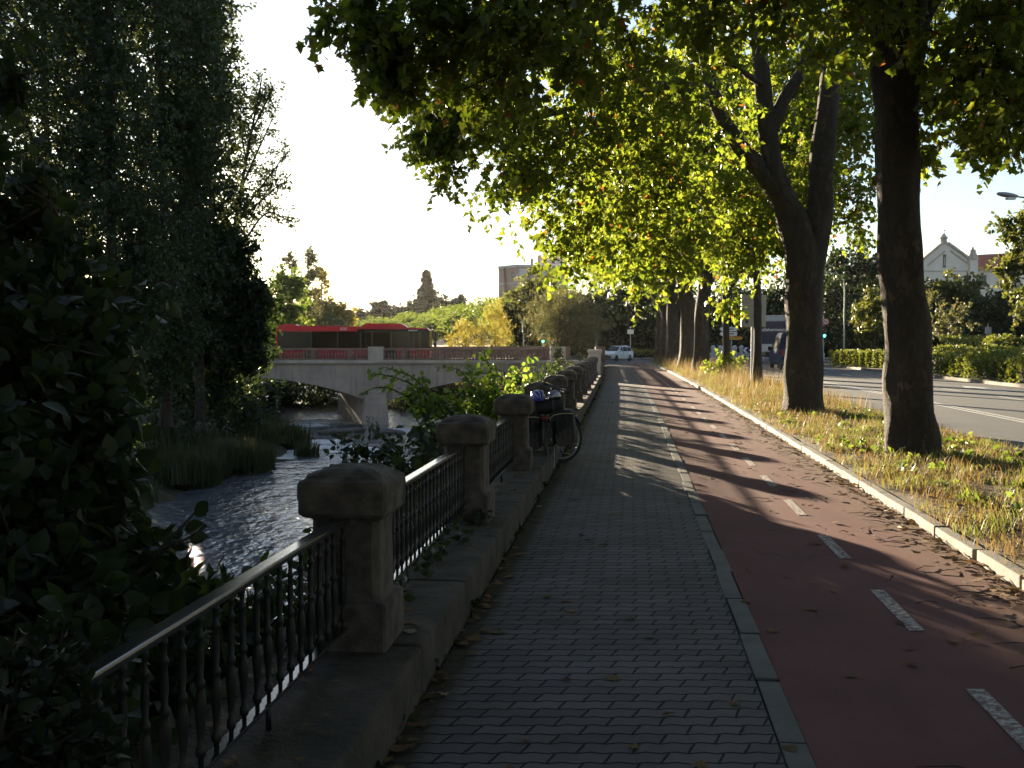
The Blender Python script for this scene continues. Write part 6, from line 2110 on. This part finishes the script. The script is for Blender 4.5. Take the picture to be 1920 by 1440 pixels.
for i, (px, pyb, Y, bl, lab) in enumerate([
    (1000, 690, 104, [(985, 560, 1.6, 1), (1010, 545, 1.6, 1), (970, 590, 1.5, 1), (1000, 600, 1.8, 1.2), (980, 625, 1.6, 1), (1015, 625, 1.6, 1), (1030, 570, 1.6, 1), (1040, 600, 1.6, 1)], 'dark green broad tree behind the traffic light and the grey-green tree'),
    (1150, 690, 112, [(1130, 580, 2.2, 1.3), (1165, 570, 2.4, 1.4), (1195, 590, 2.2, 1.3), (1150, 620, 2.2, 1.3), (1185, 635, 1.8, 1.1), (1120, 630, 1.8, 1.1), (1215, 620, 2.0, 1.2)], 'very dark tree filling the gap above the white car at the end of the pavement'),
    (1240, 690, 118, [(1230, 570, 2.6, 1.4), (1270, 580, 2.6, 1.4), (1300, 600, 2.4, 1.3), (1240, 625, 2.2, 1.2), (1290, 640, 2.0, 1.1), (1330, 590, 2.6, 1.3)], 'very dark tree behind the farthest plane trunks of the verge row'),
    (1380, 690, 116, [(1360, 580, 2.6, 1.4), (1400, 570, 2.8, 1.4), (1440, 580, 2.6, 1.4), (1370, 630, 2.2, 1.2), (1420, 630, 2.2, 1.2), (1350, 640, 1.8, 1.0), (1460, 620, 2.2, 1.2)], 'very dark tree behind the signpost with the arrow boards'),
    (1500, 690, 112, [(1480, 560, 2.6, 1.4), (1520, 540, 2.8, 1.4), (1550, 580, 2.6, 1.4), (1500, 610, 2.4, 1.3), (1540, 635, 2.0, 1.2), (1470, 620, 2.0, 1.1)], 'very dark tree behind the box lorry and the forked trunk'),
    (1590, 690, 118, [(1560, 520, 2.6, 1.3), (1600, 490, 2.6, 1.3), (1640, 490, 2.6, 1.3), (1580, 560, 2.8, 1.4), (1630, 550, 2.8, 1.4), (1600, 610, 2.6, 1.4), (1650, 600, 2.6, 1.3), (1575, 640, 2.0, 1.1), (1660, 530, 2.2, 1.1)], 'tall dark round-topped tree between the two nearest plane trunks'),
    (1720, 690, 116, [(1690, 570, 2.4, 1.3), (1730, 590, 2.4, 1.3), (1760, 600, 2.4, 1.3), (1700, 630, 2.4, 1.3), (1750, 640, 2.2, 1.2), (1735, 560, 1.8, 1.0)], 'dark tree below the left half of the church gable'),
    (1800, 690, 98, [(1785, 560, 1.6, 1.2), (1760, 575, 1.5, 1.1), (1810, 570, 1.6, 1.1), (1780, 605, 2.0, 1.3), (1825, 605, 1.9, 1.2), (1745, 615, 1.6, 1.1), (1800, 640, 1.9, 1.2), (1765, 640, 1.8, 1.1), (1775, 538, .9, .7), (1815, 545, .9, .6)], 'bushy green tree hiding the lower part of the church'),
    (1880, 690, 92, [(1860, 585, 1.6, 1.1), (1890, 570, 1.7, 1.2), (1920, 590, 1.7, 1.2), (1870, 620, 1.9, 1.2), (1910, 630, 1.9, 1.2), (1840, 625, 1.5, 1.0), (1850, 650, 1.5, 1.0), (1900, 655, 1.5, 1.0), (1945, 620, 1.8, 1.0)], 'dark green bushy tree below the church wing window'),
]):
    bushy('broad_tree', lab, px, pyb, Y, bl, L_DARK if i not in (0, 7) else L_MID, 120 + i, .40 if Y > 100 else .32, OVAL_LEAF if Y < 100 else DIAMOND, SPF, .25, 'dark trees beyond the road')
bushy('maple_tree', 'sunlit yellow-green small tree beside the nearest trunk, in front of the dark trees', 1645, 690, 70, [(1640, 560, .7, .8), (1625, 580, .6, .8), (1655, 590, .8, .9), (1610, 595, .4, .5), (1635, 610, .7, .9), (1655, 625, .8, 1.0), (1620, 628, .45, .6), (1640, 645, .6, .7), (1665, 560, .6, .6)], L_MID, 131, .21, OVAL_LEAF, dict(sub=8, twigs=6, per=8, L=.5, spread=.25, droop=.3), .09)
bushy('maple_tree', 'brown-tinged small tree to the right of the nearest trunk, before the dark trees', 1780, 690, 76, [(1750, 590, .9, .7), (1790, 580, .9, .7), (1770, 620, 1.0, .8), (1800, 605, .8, .7), (1745, 560, .5, .4), (1745, 625, .8, .6)], L_GREY, 132, .2, OVAL_LEAF, dict(sub=8, twigs=6, per=7, L=.6, spread=.25, droop=.1), .09)
bushy('broad_tree', 'sunlit leafy tree at the right-hand edge in front of the church wing', 1930, 690, 58, [(1905, 420, .9, 1.0), (1920, 460, 1.1, 1.1), (1900, 500, .8, .9), (1925, 530, 1.0, 1.0), (1895, 450, .55, .5), (1940, 400, 1.0, 1.0), (1935, 580, 1.0, .9), (1960, 480, 1.4, 1.2), (1960, 560, 1.3, 1), (1885, 425, .3, .3)], L_MID, 133, .22, OVAL_LEAF, dict(sub=8, twigs=6, per=8, L=.6, spread=.3, droop=.2), .2)

# clipped plane row along the river beyond the bridge: one crown shape, copied and turned
pol, _h = crown_proto('crown', 51, lobes_round(G(52), 16, 3.0, 2.2, 4.9, 1.25, -.6), .34, DIAMOND, L_GREEN, dict(sub=9, twigs=9, per=8, L=.9, spread=.45, droop=.1))
pol2, _h = crown_proto('crown', 53, lobes_round(G(54), 16, 3.2, 2.0, 4.8, 1.25, -.6), .34, DIAMOND, L_GREEN, dict(sub=9, twigs=9, per=8, L=.9, spread=.45, droop=.1))
tm = MB()
limb_mesh(tm, [(0, 0, -.3, .26), (0, 0, 1.2, .2), (.1, 0, 2.6, .17), (0, .1, 4.6, .08)], 8, 4, .06, G(55))
for a in (0, 2.1, 4.2):
    limb_mesh(tm, [(0, 0, 2.2, .12), (math.cos(a) * .8, math.sin(a) * .8, 3.2, .09), (math.cos(a) * 1.9, math.sin(a) * 1.9, 4.4, .04)], 6, 4, .05, G(56))
tme = tm.mesh('trunk'); tme.materials.append(BARK2)
nP = 15
for i in range(nP):
    f = i / (nP - 1)
    Y = 108 * (262 / 108) ** f
    px = 1002 - 372 * f
    t = thing('pollard_plane', 'pollarded plane tree ' + ('at the near end of the river avenue, beside the brick apartment block' if i == 0 else
              'at the far end of the river avenue, above the bus' if i == nP - 1 else
              ORD[i] + ' from the near end of the river avenue beyond the bridge' if i < 12 else ('third' if i == 12 else 'second') + ' from the far end of the river avenue beyond the bus'), 'tree', (bx(px, Y), Y, 0), G(i).uniform(0, 6), 'pollarded plane trees in a row beyond the bridge')
    for nm, me in (('trunk', tme), ('crown', pol if i % 2 else pol2)):
        o = bpy.data.objects.new(nm, me); COL.objects.link(o); o.parent = t
    s = 1.05 - .02 * f
    t.scale = (s, s, s * .82)
# second line on the other side of the avenue
for i in range(10):
    f = i / 9
    Y = 116 * (215 / 116) ** f
    px = 1052 - 265 * f
    t = thing('pollard_plane', ['tall', 'dense', 'pale', 'broad', 'rounded', 'narrow', 'bushy', 'domed', 'small', 'low'][i] + ' plane tree of the avenue\'s rear line, ' + ORD[i] + ' from the apartment block', 'tree', (bx(px, Y), Y, .4), G(i + 40).uniform(0, 6), 'plane trees in the rear line of the avenue')
    for nm, me in (('trunk', tme), ('crown', pol2 if i % 2 else pol)):
        o = bpy.data.objects.new(nm, me); COL.objects.link(o); o.parent = t
    s = 1.1 - .05 * f
    t.scale = (s, s, s * .86)

def cedar(name, label, px, pyb, Y, pyt, wpx, seed, tiers=11):
    g = G(seed)
    b = at(px, pyb, Y); zt = at(px, pyt, Y).z
    wm = wpx * Y / F / 2
    bl = []
    limbs = [[(b.x, Y, b.z, .5), (b.x + .1, Y, b.z + (zt - b.z) * .5, .32), (b.x, Y, zt, .06)]]
    for i in range(tiers):
        f = (i + .5) / tiers
        z = b.z + (zt - b.z) * (.12 + .86 * f)
        rad = wm * (1 - f) ** .95 * g.uniform(.7, 1.15)
        n = max(3, int(7 * (1 - f) + 2))
        for k in range(n):
            a = 6.283 * k / n + g.uniform(0, 1)
            for q in (.35, .7, 1.0):
                bl.append((b.x + math.cos(a) * rad * q, Y + math.sin(a) * rad * q, z - q * q * .15 * rad, .24 * rad + .12, .24 * rad + .12, .3, .7))
    make_tree(name, label, limbs, bl, NARROW, L_CED, BARK2, g, None, .7, dict(sub=8, twigs=9, per=8, L=.6, spread=.3, droop=.1), trunk_n=7, hub_r=.06, twigs=False, cat='conifer')
cedar('cedar_tree', 'tall dark pointed conifer on the skyline above the front of the bus', 800, 640, 250, 506, 76, 141)
bushy('broad_tree', 'dark spreading tree at the foot of the pointed conifer on the skyline', 815, 640, 255, [(800, 572, 2.6, 1), (780, 578, 2.2, 1), (825, 575, 2.6, 1), (850, 570, 1.8, .8), (845, 585, 2.6, 1), (870, 582, 2.2, .9), (760, 590, 1.6, .8), (862, 562, .9, .5), (800, 595, 3, 1)], L_CED, 142, .6, DIAMOND, SPF, .3)
bushy('broad_tree', 'dark domed tree on the skyline above the middle of the bus', 710, 650, 260, [(700, 585, 2.6, 1), (720, 582, 2.4, 1), (735, 590, 2.4, 1), (685, 594, 2.2, 1), (712, 576, 1.5, .7), (750, 596, 2.0, .9), (665, 598, 2, .9), (710, 602, 3, 1)], L_CED, 143, .6, DIAMOND, SPF, .3)
PG2 = 'poplars behind the left end of the bus'
def far_poplar(px, Y, pyt, wm, seed, lab, mat):
    column_tree('poplar_tree', lab, px, Y, 650, at(px, pyt, Y).z, wm, seed, mat, .34, .5, PG2, .15, DIAMOND, .2, 0, dict(sub=6, twigs=7, per=8, L=.6, spread=.25, droop=-.1, up=.5))
far_poplar(548, 150, 482, 1.8, 151, 'pointed hazy poplar behind the lit yellow-green tree, left of its taller neighbour', L_GREY)
far_poplar(578, 155, 470, 1.9, 152, 'tallest pointed poplar on the skyline behind the left end of the bus', L_GREY)
far_poplar(604, 160, 508, 2.2, 153, 'lower broad golden poplar with gaps of sky, right of the tallest one', L_YEL)
bushy('willow_tree', 'soft blue-green willow just above the roof at the rear of the bus', 575, 660, 135, [(560, 590, 2.0, 1.2), (590, 585, 2.0, 1.2), (575, 610, 2.2, 1.2), (610, 605, 1.8, 1.1), (545, 615, 1.8, 1.0), (630, 615, 1.4, .9)], L_GREY, 154, .36, NARROW, SPF, .2)
bushy('broad_tree', 'low golden tree at the right foot of the far poplars above the bus', 625, 650, 145, [(622, 575, 1.3, .9), (640, 590, 1.5, .9), (615, 590, 1.4, .8), (632, 600, 1.8, 1)], L_YEL, 155, .38, DIAMOND, SPF, .15)

# ------------------------------------------------------------------ clipped hedges by the road
def hedge(name, label, pts, w_, h_, seed, mat=L_HEDGE, wob=.12, z0=.1, size=.07, dens=420, group='clipped hedges beyond the road'):
    """box hedge along a line: twiggy core with leaves over its faces"""
    g = G(seed)
    t = thing(name, label, 'hedge', (*pts[0], z0), 0, group)
    pos, ax = [], []
    core = MB()
    for (x0, y0), (x1, y1) in zip(pts, pts[1:]):
        d = Vector((x1 - x0, y1 - y0, 0)); L = d.length; d.normalize()
        n_ = Vector((-d.y, d.x, 0))
        rot = Matrix.Rotation(math.atan2(d.y, d.x), 3, 'Z')
        core.box(((x0 + x1) / 2, (y0 + y1) / 2, z0 + h_ * .48), (L, w_ * .62, h_ * .72), rot)
        N = int(dens * L)
        u = g.uniform(0, L, N); k = g.random(N)
        for i in range(N):
            f = g.random()
            hh = h_ * (1 + wob * math.sin(u[i] * 2.1 + seed) * .5 + wob * math.sin(u[i] * 5.3 + 1) * .4)
            if k[i] < .45:
                off, z = -w_ / 2 + abs(g.normal(0, .05)), hh * g.random() ** .8
                a = -n_
            elif k[i] < .6:
                off, z = w_ / 2 - abs(g.normal(0, .05)), hh * g.random() ** .8
                a = n_
            else:
                off, z = g.uniform(-.5, .5) * w_, hh - abs(g.normal(0, .05)) + (.06 if g.random() < .1 else 0)
                a = Vector((0, 0, 1))
            notch = .10 * math.sin(u[i] * 3.7 + seed * 2) ** 3
            off += math.copysign(notch, off) if abs(off) > .3 * w_ else 0
            p = Vector((x0, y0, z0)) + d * u[i] + n_ * off + Vector((0, 0, max(.04, z)))
            pos.append(tuple(p)); ax.append(tuple(a * .6 + Vector(g.normal(0, .5, 3)) + Vector((0, 0, .4))))
    core.build('branches', M('hedge_core' + str(seed), (.02, .022, .012), (.03, .032, .018), 8, 1), t)
    finish('foliage', leaf_mesh('foliage', np.array(pos), np.array(ax), size * 1.9, DIAMOND, g, .3), mat, t)
def rp(d, Y): return (cx(Y) + d, Y)
hedge('clipped_hedge', 'short clipped hedge left of the nearest trunk, beyond the road', [(bx(1568, 68), 68), (bx(1690, 60), 60)], .9, .95, 161)
hedge('clipped_hedge', 'front clipped hedge of separate bushes along the road kerb, right of the nearest trunk', [(bx(1742, 50), 50), (bx(1800, 46), 46), (bx(1950, 38.5), 38.5)], .9, .95, 162, wob=.35)
hedge('clipped_hedge', 'long flat-topped hedge in the second line behind the front hedge', [(bx(1768, 55), 55), (bx(1940, 48), 48)], .9, 1.25, 163)
hedge('clipped_hedge', 'taller curved hedge rising at the back of the garden beds', [(bx(1780, 66), 66), (bx(1850, 60), 60), (bx(1880, 56), 56), (bx(1960, 55), 55)], 1.0, 1.75, 164)
hedge('clipped_hedge', 'low dark hedge across the street behind the white car', [(bx(1186, 100), 100), (bx(1250, 99), 99)], .8, .75, 165, dens=160, size=.12, group='low hedges across the street')
hedge('clipped_hedge', 'low hedge strip across the street behind the farthest verge trunks', [(bx(1262, 103), 103), (bx(1330, 103), 103)], .8, .7, 166, dens=140, size=.12, group='low hedges across the street')

# ------------------------------------------------------------------ verge grass, weeds, leaf litter
DRY = leafmat('dry_grass', (.15, .105, .042), (.23, .165, .075), (.28, .19, .06), (.38, .26, .10), .35, .6)
GRS = leafmat('green_grass', (.07, .10, .025), (.12, .13, .04), (.22, .28, .04), (.34, .34, .08), .4, .5)
def verge_spots(seed, n, cnt, hf, near=4.5, far=82, rad=.22, d0=2.78, d1=5.45, bias=1.6):
    g = G(seed)
    out = []
    for i in range(n):
        Y = near + (far - near) * g.random() ** bias
        d = g.uniform(d0, d1)
        tall = 1.0 + .9 * min(1, max(0, (Y - 24) / 14))
        z = .075 + .05 * math.sin((d - 2.7) / 2.85 * math.pi)
        out.append((cx(Y) + d, Y, z, rad, cnt, hf * tall * g.uniform(.5, 1.2)))
    return out
blades('grass', 'dry straw-coloured grass covering the verge between bike lane and road', verge_spots(171, 2300, 24, 1.0), DRY, 171, .15, .0042, 'grass', bend=.8)
blades('grass', 'green grass tufts mixed into the dry verge', verge_spots(172, 1500, 22, 1.0, rad=.18), GRS, 172, .15, .0045, 'grass', bend=.8)
# seed heads on tall stalks further along
blades('grass', 'tall dry seed stalks standing in the verge around the far trunks', verge_spots(173, 700, 10, 1.0, 22, 82, .4, bias=1.2), DRY, 173, .42, .004, 'grass', bend=.35)
def weed_patch(name, label, n, seed, d0, d1, Y0, Y1, size, z, mat, bias=1.3, up=.4, leaf=OVAL_LEAF, per=9, kind='stuff'):
    g = G(seed)
    pos, ax = [], []
    for i in range(n):
        Y = Y0 + (Y1 - Y0) * g.random() ** bias
        d = g.uniform(d0, d1)
        c = P(d, Y, z)
        k = int(g.uniform(.5, 1.4) * per)
        s = g.uniform(.5, 1.3)
        for j in range(k):
            a = g.uniform(0, 6.28)
            q = Vector((math.cos(a), math.sin(a), 0))
            pos.append(tuple(c + q * size * .5 * g.random() + Vector((0, 0, g.uniform(0, size * 1.1 * s)))))
            ax.append(tuple(q + Vector((0, 0, up + g.normal(0, .3)))))
    o = finish(name, leaf_mesh(name, np.array(pos), np.array(ax), size, leaf, g, .3), mat)
    tagit(o, label, 'weeds', kind=kind)
weed_patch('weeds', 'bright green broad-leaved weeds growing in the verge near the big trunk', 120, 181, 3.0, 5.4, 4.5, 16, .10, .09, L_GREEN, 1.0)
weed_patch('weeds', 'low green weeds scattered along the rest of the verge', 260, 182, 2.9, 5.4, 14, 60, .09, .10, L_GREEN)
weed_patch('weeds', 'small weeds sprouting on the stone ledge under the railings', 26, 183, -1.45, -1.15, 5.4, 8.2, .07, .25, L_DARK, 1.0)
weed_patch('weeds', 'small weeds in the seam between brick pavement and kerb wall', 70, 184, -1.02, -.96, 3.5, 40, .05, .0, L_DARK, 1.3, .8)
LITTER = leafmat('dead_leaf', (.10, .055, .026), (.20, .12, .055), (.16, .08, .025), (.26, .15, .05), .2, .75, (.40, .36, .28))
def litter(name, label, n, fn, size, seed, flat=.35):
    g = G(seed)
    pos, ax = [], []
    for i in range(n):
        d, Y, z = fn(g)
        a = g.uniform(0, 6.28)
        pos.append(tuple(P(d, Y, z))); ax.append((math.cos(a), math.sin(a), g.normal(0, flat)))
    N = len(pos)
    me = leaf_mesh(name, np.array(pos), np.array(ax), size, PLANE_LEAF, g, 1.4)
    # leaves lie almost flat: squash each one on to the ground
    v = np.empty(len(me.vertices) * 3, dtype=np.float32); me.vertices.foreach_get('co', v)
    v = v.reshape(N, -1, 3); z0 = np.array(pos)[:, 2][:, None]
    v[:, :, 2] = z0 + np.abs(v[:, :, 2] - z0) * .35
    me.vertices.foreach_set('co', v.ravel()); me.update()
    tagit(finish(name, me, LITTER), label, 'leaf litter', kind='stuff')
litter('fallen_leaves', 'dead leaves drifted against the raised kerb of the bike lane', 1100, lambda g: (2.56 - abs(g.normal(0, .14)), 4 + 40 * g.random() ** 1.5, .006 + .02 * g.random()), .085, 191)
litter('fallen_leaves', 'dead leaves scattered over pavement and bike lane', 260, lambda g: (g.uniform(-.95, 2.5), 2.6 + 26 * g.random() ** 1.4, .008), .085, 192)
litter('fallen_leaves', 'dead leaves along the foot of the kerb wall', 380, lambda g: (-1.0 + abs(g.normal(0, .06)), 2.8 + 40 * g.random() ** 1.5, .008 + .012 * g.random()), .07, 193)
litter('fallen_leaves', 'dead leaves caught in the verge grass', 1800, lambda g: (g.uniform(2.75, 5.4), 4.5 + 40 * g.random() ** 1.5, .13 + .05 * g.random()), .10, 194)

# ------------------------------------------------------------------ row and bank wood continued out of view, trees added to block skylight
for i, (d, Y, pr, turn, sc, lab) in enumerate([(3.8, 4.6, protoB, 2.0, 1.0, 'unseen plane tree added to the verge row beside the viewer to shade the ground'), (3.8, -3.0, protoA, .5, 1.1, 'unseen plane tree added to the verge row just behind the viewer for shade'),
                                               (3.8, -11.5, protoB, 4.0, 1.1, 'unseen plane tree added to the verge row well behind the viewer for shade')]):
    b = P(d, Y, .1)
    t = thing('plane_tree', lab, 'tree', b, 0, PG)  # unseen continuation of the row, added to darken the near ground
    mb = MB()
    limb_mesh(mb, [(b.x + 1.2, Y, .1, .5), (b.x + 1.2, Y, 1.5, .38), (b.x + 1.2, Y, 4.0, .33), (b.x + 1.0, Y + .2, 7.5, .2), (b.x + .9, Y, 10, .08)], 12, 5, .07, G(300 + i))
    mb.build('trunk', BARK, t, smooth=True)
    c = bpy.data.objects.new('crown', pr)
    COL.objects.link(c); c.parent = t
    c.location = (-.6, -.5, 1.6); c.rotation_euler = (0, 0, turn); c.scale = (sc, sc, sc)
for i, (x, Y, lab) in enumerate([(-7.5, 3.0, 'unseen leafy bank tree added as shade over the river, left of the viewer'), (-8.5, -5.5, 'unseen leafy bank tree added as shade over the river, behind left of the viewer'), (-3.6, -9.0, 'unseen leafy bank tree added as shade behind the viewer next to the river railing')]):
    t = thing('unseen_bank_tree', lab, 'tree', (x, Y, -2.5), 0, 'unseen bank trees added around the viewer to block skylight')  # bank trees out of view, added to keep skylight off the path
    mb = MB()
    limb_mesh(mb, [(x, Y, -2.5, .3), (x, Y, 1, .24), (x + .2, Y, 4, .18), (x, Y, 7, .06)], 9, 5, .07, G(310 + i))
    mb.build('trunk', BARK2, t, smooth=True)
    c = bpy.data.objects.new('crown', protoA if i % 2 else protoB)
    COL.objects.link(c); c.parent = t
    c.location = (0, 0, 0); c.rotation_euler = (0, 0, i * 1.7); c.scale = (.8, .8, .95)
for i, (x, Y, lab) in enumerate([(17.5, 8.0, 'unseen broad tree added across the road, right of the viewer, to block skylight'), (19, -3.5, 'unseen broad tree added across the road, behind right of the viewer, to block skylight'), (13, -17, 'unseen broad tree added as shade behind the viewer on the far side of the road'), (1.5, -20, 'unseen broad tree added as shade behind the viewer on the pavement line'), (-9, -16, 'unseen broad tree added as shade over the river behind the viewer')]):
    t = thing('broad_tree', lab, 'tree', (x, Y, .05), 0, 'unseen broad trees added around the viewer to block skylight')  # unseen crowns added as occluders around the near pavement and lane
    mb = MB()
    limb_mesh(mb, [(x, Y, .05 if x > 0 else -4, .36), (x, Y, 1.5, .3), (x + .2, Y, 5, .24), (x, Y, 9, .08)], 10, 5, .07, G(330 + i))
    mb.build('trunk', BARK2, t, smooth=True)
    c = bpy.data.objects.new('crown', protoB if i % 2 else protoA)
    COL.objects.link(c); c.parent = t
    c.location = (0, 0, -1.2); c.rotation_euler = (0, 0, i * 1.3); c.scale = (1.2, 1.2, 1.3)

litter('fallen_leaves', 'dead leaves and crumbs lying on the stone ledge under the railings', 320, lambda g: (g.uniform(-1.68, -1.05), 2.6 + 22 * g.random() ** 1.3, .252 + .01 * g.random()), .06, 196)

def twigs(seed, n):
    g = G(seed)
    mb = MB()
    for i in range(n):
        Y = 3.5 + 24 * g.random() ** 1.5
        d = 2.5 - abs(g.normal(0, .45))
        a, L = g.uniform(0, 3.14), g.uniform(.06, .26)
        p = P(d, Y, .008)
        q = Vector((math.cos(a), math.sin(a), 0)) * L
        mb.tube([p, p + q * .5 + Vector((g.normal(0, .015), g.normal(0, .015), .012)), p + q], [.004, .0035, .002], 5)
    o = mb.build('twigs', BARK2)
    tagit(o, 'small dry twigs and bits of bark lying on the bike lane near the kerb', 'twigs', kind='stuff')
twigs(197, 130)
# ------------------------------------------------------------------ evening haze
def haze(density, aniso):
    m = bpy.data.materials.new('evening_haze')
    m.use_nodes = True
    nt = m.node_tree
    for n in list(nt.nodes):
        if n.type == 'BSDF_PRINCIPLED':
            nt.nodes.remove(n)
    v = nt.nodes.new('ShaderNodeVolumePrincipled')
    v.inputs['Color'].default_value = (.95, .93, .90, 1)
    v.inputs['Density'].default_value = density
    v.inputs['Anisotropy'].default_value = aniso
    o = [n for n in nt.nodes if n.type == 'OUTPUT_MATERIAL'][0]
    nt.links.new(v.outputs[0], o.inputs['Volume'])
    ob = MB().box((0, 700, 22), (2800, 1900, 64)).build('haze', m)
    tagit(ob, 'thin golden evening haze hanging over river and trees', 'haze', kind='stuff')
haze(.00005, .5)
scene.cycles.volume_bounces = 0
